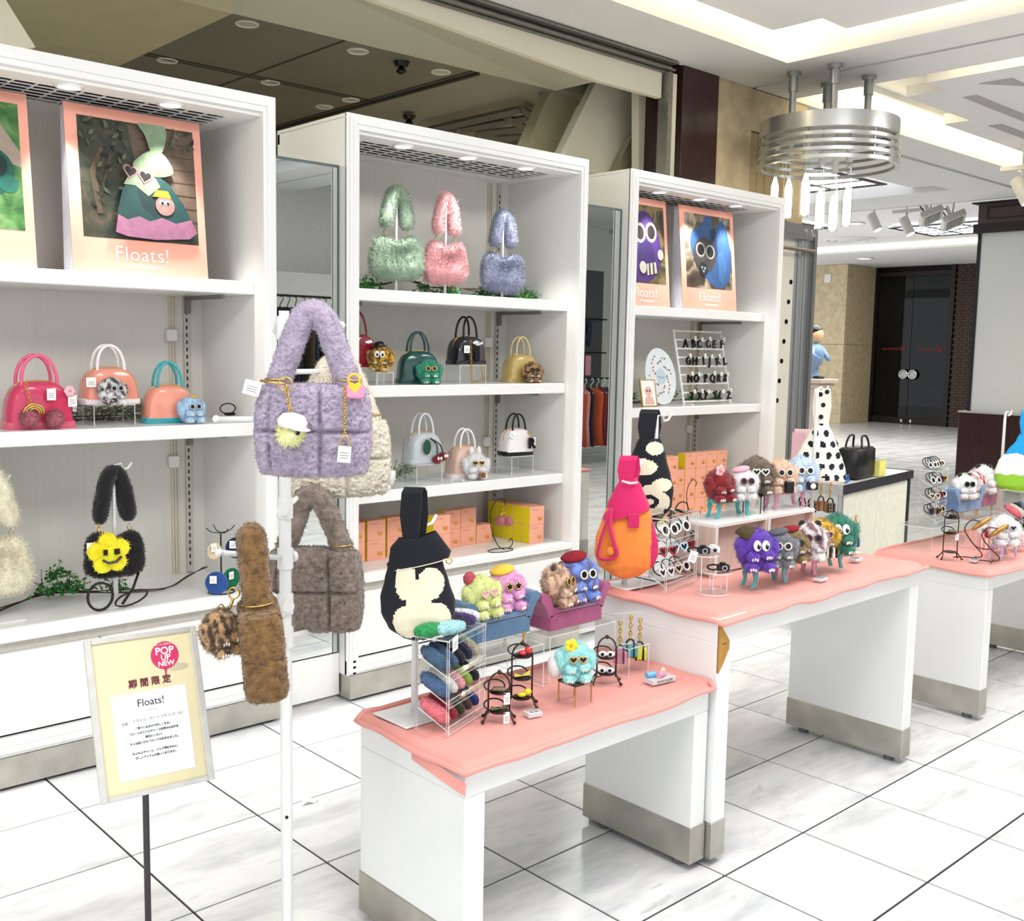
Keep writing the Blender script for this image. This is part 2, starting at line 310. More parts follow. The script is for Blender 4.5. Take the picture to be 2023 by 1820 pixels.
yy = at(720, 195, 2, zc).y; sm.box(-3, xe, yy-.01, yy+.01, zc-.004, zc).box(-3, xe, yy+.04, yy+.055, zc-.004, zc); sm.build('seam', SEAM, dc)
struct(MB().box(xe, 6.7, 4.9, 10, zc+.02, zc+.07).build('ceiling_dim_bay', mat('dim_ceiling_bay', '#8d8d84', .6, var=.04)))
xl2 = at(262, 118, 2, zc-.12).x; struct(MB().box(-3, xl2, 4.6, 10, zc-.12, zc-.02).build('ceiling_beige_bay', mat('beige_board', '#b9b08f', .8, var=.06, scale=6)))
q = MB(); P = [at(0, 0, 1, 4.6), at(62, 98, 1, 4.6), at(-80, 120, 1, 4.6), at(-80, 0, 1, 4.6)]; q.prism([(p.x, p.z) for p in P], 4.55, 4.62); struct(q.build('wall_cream_panel', CREAM))
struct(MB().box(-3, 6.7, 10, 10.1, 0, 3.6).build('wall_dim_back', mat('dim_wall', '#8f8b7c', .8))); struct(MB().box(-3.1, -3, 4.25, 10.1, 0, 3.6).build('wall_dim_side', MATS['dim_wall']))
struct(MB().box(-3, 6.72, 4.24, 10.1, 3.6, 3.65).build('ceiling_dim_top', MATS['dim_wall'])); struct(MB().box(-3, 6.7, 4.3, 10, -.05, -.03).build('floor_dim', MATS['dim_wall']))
# slanted white fins inside the opening
def fin(name, pix, y, th, m):
    P = [at(a, b, 1, y) for a, b in pix]; return struct(MB().prism([(p.x, p.z) for p in P], y, y+th).build(name, m))
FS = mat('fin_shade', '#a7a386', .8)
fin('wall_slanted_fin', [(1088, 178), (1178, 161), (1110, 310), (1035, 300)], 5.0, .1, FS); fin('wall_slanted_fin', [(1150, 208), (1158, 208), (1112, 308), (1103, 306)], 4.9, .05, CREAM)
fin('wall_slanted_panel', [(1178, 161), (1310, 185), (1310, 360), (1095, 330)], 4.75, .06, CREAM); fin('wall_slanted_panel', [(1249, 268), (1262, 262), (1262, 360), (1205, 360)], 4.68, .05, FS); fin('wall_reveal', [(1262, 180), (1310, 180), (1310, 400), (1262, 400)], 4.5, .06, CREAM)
# grey angular lattice seen through the opening
lt = thing('ceiling_lattice', 'angular grey lattice ceiling glimpsed above the middle cabinet', 'lattice', on(1000, 250, zc-.01))
LG = mat('lattice_grey', '#77746a', .6); LW = mat('lattice_white', '#e3e3dc', .6); o = lt.location
def lp(a, b, dz=0): p = on(a, b, zc-.01+dz); return (p.x-o.x, p.y-o.y, dz)
for a, b in (((845, 258), (1030, 216)), ((1030, 216), (1085, 248)), ((880, 262), (1045, 232)), ((900, 268), (1065, 250)), ((930, 275), (1060, 268)), ((1000, 232), (1070, 270)), ((900, 255), (1060, 290))):
    MB().tube([lp(*a, -.03), lp(*b, -.03)], .03, 4, 0).build('beam', LG, lt)
MB().prism([lp(a, b)[:2] for a, b in ((890, 262), (1030, 222), (1080, 250), (1070, 300), (960, 280))], -.01, 0, 0, 'z').build('panel', LW, lt)
# dim recessed downlights
DL = mat('unlit_lamp', '#b7b6a8', .4)
def downlight(px, py, z, rr, m, lab, grp):
    p = on(px, py, z); t = thing('recessed_downlight', lab, 'downlight', p, group=grp)
    MB().torus((0, 0, 0), rr, rr*.14, 20, 6).build('rim', mat('lamp_rim', '#dcdad2', .4), t, True); MB().cyl((0, 0, -.002), rr*.9, .01, 20).build('lens', m, t)
for a, b, w_ in ((488, 47, 'nearest the beige board'), (330, 119, 'close above the first cabinet'), (707, 101, 'along the header, before the sprinkler'), (871, 142, 'along the header, past the sprinkler'), (534, 163, 'above the first cabinet corner'), (693, 197, 'just above the middle cabinet top'), (641, 211, 'in the small panel by the ceiling seam')):
    downlight(a, b, zc-.002, .055, DL, 'unlit round downlight in the dim ceiling, ' + w_, 'unlit downlights in the dim ceiling')
for a, b in ((793, 122), (808, 228)):
    p = on(a, b, zc); t = thing('sprinkler_head', 'dark sprinkler head on the dim ceiling, ' + ('between two unlit downlights' if a < 800 else 'just above the middle cabinet'), 'sprinkler', p)
    MB().cyl((0, 0, -.03), .035, .03, 16, 0, .05).build('cup', BLACK, t, True, sharp=40); MB().lathe([(.012, -.07), (.03, -.06), (.03, -.05), (.012, -.03)], 14).build('nozzle', BLACK, t, True)
# ---------------------------------------------------------------- column, stone walls, door
WOOD = mat('dark_mahogany', '#3a2220', .35, var=.25, scale=9, stretch=(6, 6, .5), coat=.2)
struct(MB().bbox(5.272, 5.64, 4.2, 4.6, 0, H, .003).build('column_mahogany', WOOD))
STONE = mat('beige_marble', '#d9c6a0', .4, var=.16, scale=9, detail=8, bump=.03, bscale=20); STONE2 = mat('stone_flute', '#bda77c', .5, var=.1)
sw = struct(MB().box(5.64, 6.72, 4.262, 10, 0, H).build('wall_stone', mat('stone_joint', '#8b7a58', .8)))
xs = [5.645, 6.05, 6.53, 6.725]
for i in range(3):
    for j in range(3):
        if i == 1: continue
        MB().bbox(xs[i]+.001, xs[i+1]-.001, 4.225, 4.262, j*1.09, j*1.09+1.086, .002).build('stone_slab', STONE, sw)
for j in range(5): MB().bbox(6.052+j*.095, 6.052+j*.095+.088, 4.232, 4.262, 0, 2.98, .004).build('stone_flute', STONE2, sw)
MB().bbox(6.051, 6.529, 4.225, 4.262, 2.985, 3.258, .002).build('stone_slab', STONE, sw)
sf = struct(MB().box(20.45, 20.8, 11.7, 16, 0, 3.42).box(20.45, 21.6, 11.7, 12.2, 0, 3.42).build('wall_far_stone', mat('stone_joint')))
for k in range(3):
    for j in range(2): MB().bbox(20.4, 20.45, 11.66+k*1.2, 11.66+k*1.2+1.195, j*1.7, j*1.7+1.695, .004).build('stone_slab', STONE, sf)
for j in range(2): MB().bbox(20.455, 21.6, 11.66, 11.7, j*1.7, j*1.7+1.695, .004).build('stone_slab', STONE, sf)
MB().bbox(20.385, 20.4, 12.05, 12.2, 3.02, 3.2, .002).build('wall_plate', PAPER, sf)
FR = mat('dark_bronze_frame', '#2a211e', .4, .3); GLS = clear_mat('tinted_glass', (.1, .14, .13, 1), .03)
dr = struct(bpy.data.objects.new('door_1', None)); COL.objects.link(dr); dr.location = (21.7, 9.9, 0)
def dpart(n, m, *b): return MB().box(*b).build(n, m, dr)
dpart('door_frame', FR, -.06, .06, 0, .1, 0, 3.42); dpart('door_frame', FR, -.06, .06, 1.72, 1.82, 0, 3.42); dpart('door_frame', FR, -.06, .06, .1, 1.72, 3.2, 3.28); dpart('door_frame', FR, -.06, .06, .1, 1.72, 3.38, 3.42)
for y0, y1 in ((.11, .905), (.915, 1.71)):
    dpart('glass_leaf', GLS, -.01, .01, y0, y1, .14, 3.2); dpart('bottom_rail', FR, -.03, .03, y0, y1, 0.01, .14)
    yy = y1-.1 if y0 < .5 else y0+.1
    h = MB().torus((-.07, yy, 1.08), .09, .02, 24, 8, 'x').build('handle', mat('chrome', '#d8d8d8', .12, 1, var=0), dr, True)
    MB().add([(-.06, yy+.085*cos(2*pi*k/24), 1.08+.085*sin(2*pi*k/24)) for k in range(24)], [tuple(range(24))]).build('handle_plate', mat('handle_glass', '#b9bab4', .15, .4), h)
    dpart('lock', MATS['chrome'], -.04, -.03, yy-.02, yy+.02, .04, .1)
    RED = mat('red_lettering', '#a03028', .5, var=0)
    text('lettering', 'Takashimaya', .085, RED, dr, (-.015, (y0+y1)/2+.03, 1.63), (pi/2, 0, -pi/2), mirror=True)
    MB().torus((-.015, y0+.16, 1.63), .05, .008, 20, 6, 'x').build('emblem', RED, dr); MB().box(-.017, -.013, y0+.13, y0+.19, 1.625, 1.635).box(-.017, -.013, y0+.155, y0+.165, 1.6, 1.66).build('emblem_cross', RED, dr)
dpart('transom_glass', GLS, -.01, .01, .1, 1.72, 3.28, 3.38)
area('vestibule_fill', (23, 10.6, 3.3), (.5, .5), 5, (.9, 1, .97))  # weak fill added behind the glass so the bench shows, not a fitting
struct(MB().box(21.9, 24.6, 9.2, 9.3, 0, 3.5).build('wall_vestibule_side', mat('vestibule_dark', '#1d2322', .7))); struct(MB().box(21.76, 24.6, 9.2, 12, 3.42, 3.5).build('ceiling_vestibule', mat('vestibule_dark')))
struct(MB().box(24.5, 24.6, 6, 14, 0, 3.5).build('wall_vestibule', mat('vestibule_dark', '#1d2322', .7))); struct(MB().box(21.76, 24.5, 11.8, 11.9, 0, 3.5).build('wall_vestibule_side', MATS['vestibule_dark']))
struct(MB().box(21.7, 21.9, -3.6, 9.88, 0, 3.42).build('wall_far_brick_base', mat('brick_mortar', '#4a3c34', .8)))
brk = MB().bbox(-.015, 0, 0, .16, 0, .055, .004).build('brick', mat('dark_brick', '#4b3a33', .7, var=.3), bpy.data.objects['wall_far_brick_base'], loc=(21.7, 9.7, .02)); n_ = 0
for j in range(54):
    for i in range(3):
        if i == 0 and j == 0: continue
        inst(brk, bpy.data.objects['wall_far_brick_base'], (21.7, 9.7-i*.17+(.06 if j % 2 else 0), .02+j*.062))
# vestibule furniture behind the glass: wavy bench and white drawers
vb = thing('vestibule_bench', 'pale wavy-fronted bench behind the dark glass door', 'bench', (22.6, 10.0, 0))
BP = mat('pale_bench', '#b9bfb4', .4)
for k in range(2):
    MB().prism([(k*.42+.02+.36*i/10, .42+.05*sin(i/10*pi)) for i in range(11)]+[(k*.42+.38-.36*i/10, .0) for i in range(11)], 0, .3, 0, 'x').build('seat_unit', BP, vb)
    MB().prism([(k*.42+.02+.36*i/10, .75+.03*sin(i/10*pi)) for i in range(11)]+[(k*.42+.38-.36*i/10, .55-.06*sin(i/10*pi)) for i in range(11)], .02, .06, 0, 'x').build('back_unit', mat('white_back', '#e8e8e4', .4), vb)
# partition with dark counter and white light-box panel
pt = thing('partition_counter', 'dark mahogany counter base under the tall white panel', 'counter', (12.2, 2.4, 0))
MB().bbox(-.04, .5, 0, 3.02, .02, .84, .004).build('body', WOOD, pt); MB().box(0, .45, .05, 2.97, 0, .02).build('plinth', BLACK, pt)
MB().bbox(-.05, .5, 0, 3.03, .84, .86, .002).build('counter_top', mat('grey_top', '#c8c6c2', .3), pt)
pp = thing('white_partition_panel', 'tall plain white panel between dark counter and dark cornice', 'panel', (12.26, 2.4, .86))
MB().box(0, .06, 0, 2.93, 0, 2.05).build('panel_face', mat('lightbox_white', '#eef0ee', .5, var=.01), pp); MB().box(-.01, .07, 2.93, 2.97, 0, 2.05).build('edge_strip', DK, pp)
pc = thing('dark_cornice', 'dark brown moulded cornice with recessed panel above the white panel', 'cornice', (12.2, 2.4, 2.91)); CO = mat('cornice_brown', '#57474a', .5, var=.05)
MB().box(-.02, .3, 0, 3.0, 0, .1).build('lower_band', mat('cornice_dark', '#2d2629', .5), pc); MB().box(0, .3, 0, 2.96, .1, .33).build('frieze', CO, pc)
f = MB().box(-.012, 0, .1, 2.86, .15, .165).box(-.012, 0, .1, 2.86, .275, .29).box(-.012, 0, .1, .115, .165, .275).box(-.012, 0, 2.845, 2.86, .165, .275); f.build('panel_moulding', MATS['cornice_dark'], pc)
MB().box(-.05, .3, 0, 3.02, .33, .345).build('upper_band', MATS['cornice_dark'], pc)
# walls closing the hall on the camera's side (seen in the mirrors)
struct(MB().box(4.2, 30, -3.7, -3.6, 0, 3.6).build('wall_shop_front', mat('shop_wall', '#e6e5e0', .7)))
struct(MB().box(-4, 6.49, -3.6, -.2, H+.36, H+.4).build('ceiling_shop', CEIL))
# ---------------------------------------------------------------- hall fittings
RODM = mat('satin_aluminium', '#b3b4b3', .32, .9, var=.05); RINGM = mat('ring_aluminium', '#c9cbc9', .3, .85, var=.05, stretch=(1, 1, 6))
ch = thing('ring_chandelier', 'round slatted aluminium ring lamp hung on four rods with glass tubes', 'chandelier', (6.08, 3.66, H))
for x, y in ((-.2, .145), (-.19, -.14), (.2, -.15), (.195, .14)):
    r_ = MB().cyl((x, y, -.35), .022, .35, 16).build('rod', RODM, ch, True, sharp=40); MB().cyl((x, y, -.03), .045, .03, 16).cyl((x, y, -.12), .03, .09, 16).build('ceiling_cup', RODM, r_, True, sharp=40)
def ring(z0, z1, r, th, name): 
    n = 64; MB().loft([[(r*cos(2*pi*k/n), r*sin(2*pi*k/n), z0), (r*cos(2*pi*k/n), r*sin(2*pi*k/n), z1), ((r-th)*cos(2*pi*k/n), (r-th)*sin(2*pi*k/n), z1), ((r-th)*cos(2*pi*k/n), (r-th)*sin(2*pi*k/n), z0)] for k in range(n)], False, True, 0, True).build(name, RINGM, ch, True, sharp=50)
ring(-.4, -.305, .43, .025, 'top_ring')
for k in range(4): ring(-.447-.047*k, -.427-.047*k, .43+.004*k, .03, 'slat_ring')
for k in range(6):
    a = k*pi/3+.2; MB().cyl((.415*cos(a), .415*sin(a), -.585), .006, .2, 8).build('spacer', RODM, ch)
MB().cyl((0, 0, -.37), .40, .01, 48).build('inner_disc', mat('lamp_disc', '#a9a9a6', .4, .3), ch)
GT = clear_mat('clear_tube_glass', (.97, .97, .95, 1), .08); GLOW = mat('glowing_tube', '#fff6e0', .4, var=0, emit=3.5)
for px, py0, py1 in ((1534, 300, 400), (1561, 302, 425), (1595, 290, 420), (1624, 320, 445), (1650, 335, 450), (1678, 315, 440)):
    k = (px-1534)/144; th = radians(215+k*150); R_ = .36 if k not in (0, 1) else .38
    top = at(px, py0, 0, 5.78+.45*abs(k-.35)); L_ = (py1-py0)/ppm(top); p = top-Vector((6.08, 3.66, H))
    tb = MB().cyl((p.x, p.y, p.z-.02), .021, .08, 14).build('glass_tube', mat('tube_cap', '#dfddd6', .4), ch, True, sharp=40)
    MB().lathe([(.02, 0), (.02, -.08), (.032, -.17), (.032, -L_), (.01, -L_-.005)], 14, (p.x, p.y, p.z-.02)).build('tube', GT, tb, True, sharp=50)
    MB().lathe([(.008, -.14), (.024, -.2), (.024, -L_+.02), (.01, -L_+.01)], 12, (p.x, p.y, p.z-.02)).build('glowing_core', GLOW, tb, True)
    MB().tube([(p.x, p.y, p.z+.06), (p.x, p.y, -.37)], .0025, 5).build('suspension_wire', RODM, tb)
WS = mat('white_spotlight', '#eceae4', .35)
def spotlight(px, py, lab, x=13.0):
    p = at(px, py, 0, x); t = thing('track_spotlight', lab, 'spotlight', p, scale=.72)
    MB().box(-.05, .05, -.3, .25, .22, .27).build('track_adapter', WS, t); MB().cyl((0, 0, .1), .02, .14, 10).build('stem', WS, t); MB().cyl((0, 0, .26), .014, ((3.53 if p.z > 2.8 and x > 12 else H+.06)-p.z)/.72-.26, 8).build('drop_rod', WS, t)
    a = MB(); a.T = Matrix.Rotation(radians(-28), 4, 'X'); a.cyl((0, 0, -.2), .085, .33, 20); c = a.build('can', WS, t, True, sharp=40)
    a = MB(); a.T = Matrix.Rotation(radians(-28), 4, 'X'); a.cyl((0, 0, -.202), .07, .004, 20); a.build('lamp_face', mat('lamp_glow', '#fffdf6', .4, var=0, emit=5), c)
spotlight(1726, 436, 'white cylinder spotlight on track, farther from the pair of floodlights'); spotlight(1790, 444, 'white cylinder spotlight on track next to the square floodlights'); spotlight(2018, 372, 'white cylinder spotlight cut by the frame above the dark cornice', 9.5)
def flood(px, py, lab):
    p = at(px, py, 0, 12.5); t = thing('square_floodlight', lab, 'floodlight', p, rot=(radians(-25), radians(20), .5), scale=.8)
    MB().bbox(-.17, .17, -.17, .17, 0, .1, .012).build('housing', WS, t); g = MB().box(-.12, .12, -.12, .12, -.004, .002).build('louvre_plate', mat('louvre_grey', '#8d8c88', .4, .4), t)
    for k in range(5): MB().box(-.12, .12, -.1+.045*k, -.08+.045*k, -.012, -.004).build('louvre', mat('louvre_slat', '#a9a8a2', .4), g)
    q_ = t.rotation_euler.to_matrix().inverted() @ Vector((0, 0, (3.53-p.z)/.8)); MB().tube([(0, 0, .1), q_], .012, 6).build('drop_rod', WS, t)
    MB().tube([(-.05, 0, .1), (-.05, 0, .28), (.05, 0, .28), (.05, 0, .1)], .015, 6).build('bracket', WS, t); MB().tube([(.02, 0, .28), (.1, .05, .32), (.15, .02, .2), (.1, 0, .1)], .01, 6).build('cable', DK, t)
flood(1842, 432, 'square louvred floodlight nearer the white track spotlights'); flood(1886, 441, 'square louvred floodlight nearer the dark cornice')
LIT = mat('lit_downlight', '#ffffff', .4, var=0, emit=5)
for a, b, z, r_, l in ((1693, 476, 3.515, .16, 'lit round downlight beside the round ceiling diffuser'), (1707, 510, 3.398, .16, 'lit round downlight nearest the far stone wall'), (1690, 441, 3.515, .13, 'small lit downlight above the round diffuser')):
    downlight(a, b, z, r_, LIT, l, 'lit hall downlights')
p = on(1678, 473, 3.515); t = thing('ceiling_diffuser', 'round ringed air diffuser in the far ceiling', 'diffuser', p)
for k in range(3): MB().torus((0, 0, -.01*k), .42-.12*k, .03, 32, 6).build('ring', CEIL, t, True)
for px, py in ((1742, 478), (1765, 475)):
    pass
# metal display frame with perforated board, behind the far cabinet
fp = at(1605, 450, 1, 4.16); df = thing('perforated_display_frame', 'metal framed perforated display board behind the far cabinet', 'display frame', (5.6, 4.14, 0))
zt = 2.4; xr = fp.x-5.6; SIL = mat('silver_moulding', '#b9bbbd', .3, .8, var=.08, stretch=(8, 8, .3))
MB().box(0, xr-.2, .03, .05, 0, zt-.1).build('board', mat('perforated_board', '#e4e0d4', .6, stretch=(40, 1, .2), var=.04), df)
for k in range(5): MB().box(xr-.2+k*.04, xr-.163+k*.04, [.03, .0, -.02, .005, -.03][k], .08, 0, zt-.02).build('moulding_strip', SIL, df)
for k in range(4): MB().box(0, xr-.02*(3-k), -.03+.012*k, .08, zt-.1+.028*k, zt-.075+.028*k).build('crown_strip', SIL, df)
MB().tube([(0, -.06, 2.22), (xr-.08, -.06, 2.22)], .014, 8).build('hanging_rail', mat('rail_bronze', '#a3958a', .3, .7), df, True)
for z in (2.0, 1.86, 1.72, 1.58, 1.44, 1.3, 1.16): 
    p = at(1562-(2.0-z)*20, 553, 1, 4.17); MB().cyl((0, 0, 0), .017, .006, 12).build('peg_hole', BLACK, df, loc=(p.x-5.6, .03, z), rot=(pi/2, 0, 0))
# figurine on a pedestal, mostly behind the frame
sp = at(1607, 790, 0, 15.0); sp.z = 0
pd = thing('stone_pedestal', 'pale square pedestal under the small suited figurine', 'pedestal', (sp.x, sp.y, 0)); zb = at(1607, 748, 0, 15.0).z; PS = mat('pedestal_stone', '#c9b7a6', .6, var=.05)
MB().bbox(-.3, .3, -.3, .3, 0, .12, .01).bbox(-.26, .26, -.26, .26, .12, .2, .02).build('base', PS, pd); MB().bbox(-.2, .2, -.2, .2, .2, zb-.14, .008).build('shaft', PS, pd); MB().bbox(-.24, .24, -.24, .24, zb-.14, zb-.07, .02).bbox(-.28, .28, -.28, .28, zb-.07, zb, .01).build('cap', PS, pd)
fg = thing('small_figurine', 'small dark-haired figurine in a blue suit on the pedestal', 'figurine', (sp.x, sp.y, zb)); SK = mat('figurine_skin', '#e7b48c', .5)
MB().lathe([(.1, 0), (.1, .05), (.06, .07), (.07, .2), (.13, .22), (.16, .42), (.12, .52), (.05, .56), (.05, .6)], 16, sy=.8).tube([(.12, 0, .5), (.2, -.06, .38), (.14, -.16, .3)], [.05, .045, .035], 8).tube([(-.12, 0, .5), (-.2, -.06, .38), (-.14, -.16, .3)], [.05, .045, .035], 8).build('suit', mat('figurine_blue', '#7f9cc0', .5), fg, True)
MB().ell((0, 0, .7), (.12, .11, .13)).build('head', SK, fg, True); MB().ell((0, .03, .76), (.13, .12, .1)).build('hair', BLACK, fg, True); MB().ell((-.05, -.06, .02), (.05, .09, .03)).ell((.05, -.06, .02), (.05, .09, .03)).build('shoes', BLACK, fg, True)
# ---------------------------------------------------------------- display cabinets
GRAIN = mat('pale_backboard', '#e3e0d9', .6, var=.03, scale=18, stretch=(14, 14, .15)); CABSIDE = mat('cabinet_side', '#efeee9', .45, var=.015)
HOLE = mat('grille_shadow', '#211f1d', .7); RAIL = mat('slotted_rail', '#cfccc2', .4, .4); SLOT = mat('rail_slot', '#22221f', .6)
CABLE = mat('cream_cable', '#ddd3bd', .5); BRK = mat('bracket_grey', '#8f8b80', .4, .6); CABLIT = mat('cabinet_lamp', '#ffffff', .4, var=0, emit=4)
PLIN = mat('scuffed_steel', '#b9b6ad', .42, .75, var=.16, scale=9, bump=.04)
def cabinet(x0, label, shelves, dl, gr, pw):
    W, Y0, Y1 = 1.405, 3.58, 4.13; t = thing('display_cabinet', label, 'cabinet', (x0, Y0, 0)); D = Y1-Y0; ft = .055
    for xx in (0, W-ft): MB().bbox(xx, xx+ft, .012, D, .11, 2.405, .003).build('side_panel', CABSIDE, t)
    MB().box(ft, W-ft, D-.02, D, .5, 2.36).build('back_panel', GRAIN, t); MB().bbox(0, W, .012, D, 2.405, 2.42, .002).build('top_panel', CABSIDE, t); MB().box(0, W, D-.02, D, 2.36, 2.405).build('top_rail', CABSIDE, t)
    # stepped face frame
    fr = MB()
    for k, (i, y) in enumerate(((0, .012), (.012, .004), (.026, 0), (.04, .006))):
        i2 = (.012, .026, .04, .056)[k]
        for xa, xb in ((i, i2), (W-i2, W-i)): fr.box(xa, xb, y-.004, .02, .11, 2.42-i)
        fr.box(i2, W-i2, y-.004, .02, 2.42-i2-(.004 if k == 3 else 0), 2.42-i)
    fr.build('face_frame', WHITE, t)
    MB().box(ft, W-ft, .02, .13, 2.345, 2.36).build('inner_ceiling', WHITE2, t)
    MB().box(ft, W-ft, .41, D-.02, 2.345, 2.36).box(ft, gr[0]-x0, .13, .41, 2.345, 2.36).box(gr[1]-x0, W-ft, .13, .41, 2.345, 2.36).build('inner_ceiling', WHITE2, t)
    g0, g1 = gr[0]-x0, gr[1]-x0; g = MB().box(g0-.03, g1+.03, .1, .44, 2.396, 2.404).box(g0-.03, g1+.03, .1, .104, 2.36, 2.396).box(g0-.03, g1+.03, .436, .44, 2.36, 2.396).build('grille', HOLE, t)
    n = int((g1-g0)/.075)
    for k in range(n+1): MB().box(g0+(g1-g0)*k/n-.003, g0+(g1-g0)*k/n+.003, .13, .41, 2.347, 2.351).build('grille_bar', WHITE2, g)
    for k in range(7): MB().box(g0, g1, .13+.0467*k-.003, .13+.0467*k+.003, 2.346, 2.350).build('grille_bar', WHITE2, g)
    for lx in dl:
        u = MB().torus((lx-x0, .075, 2.344), .042, .008, 24, 6).build('downlight', WHITE, t, True); MB().cyl((lx-x0, .075, 2.341), .036, .004, 20).build('lamp', CABLIT, u)
        spot('cabinet_downlight', (lx, Y0+.07, 2.335), pw, 72, .6, .03, (1, .98, .95), (lx, Y0+.13, 0))
    for zt in shelves: 
        s_ = MB().bbox(ft, W-ft, .08, D-.02, zt-.05, zt, .003).build('shelf', WHITE, t)
        for xx in (W-ft-.075, ft+.14):
            MB().box(xx, xx+.012, .2, D-.03, zt-.066, zt-.05).box(xx-.004, xx+.016, D-.05, D-.02, zt-.12, zt-.05).build('shelf_bracket', BRK, s_)
    for xx in (W-ft-.07, ft+.145):
        r_ = MB().box(xx-.012, xx+.014, D-.03, D-.02, .53, 2.34).build('slotted_rail', RAIL, t); sl = MB()
        for k in range(58): sl.box(xx-.003, xx+.003, D-.0315, D-.03, .56+k*.03, .576+k*.03)
        sl.build('rail_slots', SLOT, r_)
        c_ = MB()
        for k in range(3): c_.box(xx-.075+.013*k, xx-.069+.013*k, D-.026, D-.02, .53, 2.34)
        c_.build('cable_run', CABLE, t)
        for z in (1.5, .98): MB().bbox(xx-.09, xx-.045, D-.045, D-.02, z, z+.05, .004).build('cable_clip', WHITE2, t)
    MB().bbox(ft, W-ft, .005, D, .497, .525, .003).build('base_shelf', WHITE, t); MB().box(ft, W-ft, .03, .05, .46, .497).build('recess_strip', mat('recess_shade', '#c9c4ba', .6), t)
    for k in range(2): 
        a, b = ft+.002+k*(W-2*ft)/2, ft-.002+(k+1)*(W-2*ft)/2; MB().bbox(a, b, .008, .03, .185, .46, .002).build('drawer_front', WHITE, t)
    MB().box(ft, W-ft, .03, D, .11, .46).build('carcass', DK, t)
    m_ = MB().bbox(0, W, -.004, .02, .11, .178, .004).box(.0, W, -.009, .0, .125, .14).box(0, W, -.007, 0, .15, .165); m_.build('base_moulding', WHITE, t)
    MB().box(.004, W-.004, -.012, D-.02, .012, .112).build('plinth', PLIN, t); MB().box(.02, W-.02, .02, D-.04, 0, .012).build('plinth_recess', BLACK, t)
    return t
cabinet(.665, 'tall white lit display cabinet with pink-framed posters and pastel bags', [1.735, 1.19], [.98, 1.332, 1.686], (.8, 1.935), 34)
cabinet(2.39, 'tall white lit display cabinet with fur bags and stacked peach boxes', [1.735, 1.328, .873], [2.719, 3.079, 3.436], (2.55, 3.655), 34)
cabinet(4.11, 'tall white lit display cabinet with letter rack, beside the stone wall', [1.735, 1.186], [4.421, 4.77, 5.114], (4.26, 5.33), 34)
MIR = mat('mirror_silver', '#e4eae8', .01, 1, var=0)
for x0, x1, lab in ((2.072, 2.388, 'tall narrow mirror between the first and middle cabinets'), (3.797, 4.108, 'tall narrow mirror between the middle and far cabinets')):
    t = thing('wall_mirror', lab, 'mirror', (x0, 3.645, 0)); W = x1-x0
    MB().box(0, W, 0, .004, .205, 2.213).build('mirror_glass', MIR, t); MB().box(0, W, .004, .03, .02, 2.22).build('backing_board', DK, t)
    MB().bbox(0, W, -.006, .004, .02, .2, .002).build('kick_panel', WHITE, t); MB().box(W-.005, W, -.004, 0, .2, 2.213).build('edge_trim', mat('edge_dark', '#5b6a68', .4), t); MB().box(0, W, -.004, 0, 2.209, 2.217).build('top_trim', mat('edge_dark'), t)
# ---------------------------------------------------------------- nesting tables
TW = mat('table_white', '#eff0ee', .2, var=.02, scale=4, coat=.3); TINN = mat('table_inner', '#e6e6e0', .35, var=.02)
PINK = mat('pink_satin', '#ee9f95', .58, var=.03, scale=10, sheen=.3, bump=.05, bscale=30); CAST = mat('castor_grey', '#6b6b6b', .4)
def table(x0, x1, y0, y1, z, label, lt=.062):
    t = thing('nesting_table', label, 'table', (x0, y0, 0)); W, D = x1-x0, y1-y0
    MB().bbox(0, W, 0, D, z-.075, z, .002).build('table_top', TW, t)
    for xx in (0, W-lt):
        l = MB().bbox(xx, xx+lt, 0, D, .13, z-.075, .002).build('leg', TW, t)
        MB().bbox(xx-.003, xx+lt+.003, -.003, D+.003, .022, .132, .002).build('steel_shoe', PLIN, l)
        for yy in (.06, D-.06): MB().cyl((xx+lt/2, yy, 0), .02, .024, 14).build('castor', CAST, l)
    return t
T1 = (1.482, 2.398, 1.74, 2.16, .545); T2 = (2.408, 3.622, 1.72, 2.2, .742); T3 = (4.245, 5.45, 1.73, 2.22, .625)
table(*T1, 'low white nesting table nearest the camera with pink cloth'); t2 = table(*T2, 'taller white nesting table with missing corner veneer'); table(*T3, 'white nesting table under the blue and green bag')
cp = MB(); cp.prism([(0, .742-.02), (.006, .742-.02), (.048, .742-.07), (.048, .742-.095), (.022, .742-.135), (0, .742-.16)], -.003, .004); cp.build('bare_wood_corner', mat('bare_wood', '#b98a3f', .7, var=.15), t2); MB().box(.012, .034, -.0035, -.003, .665, .667).build('crack', BLACK, t2)
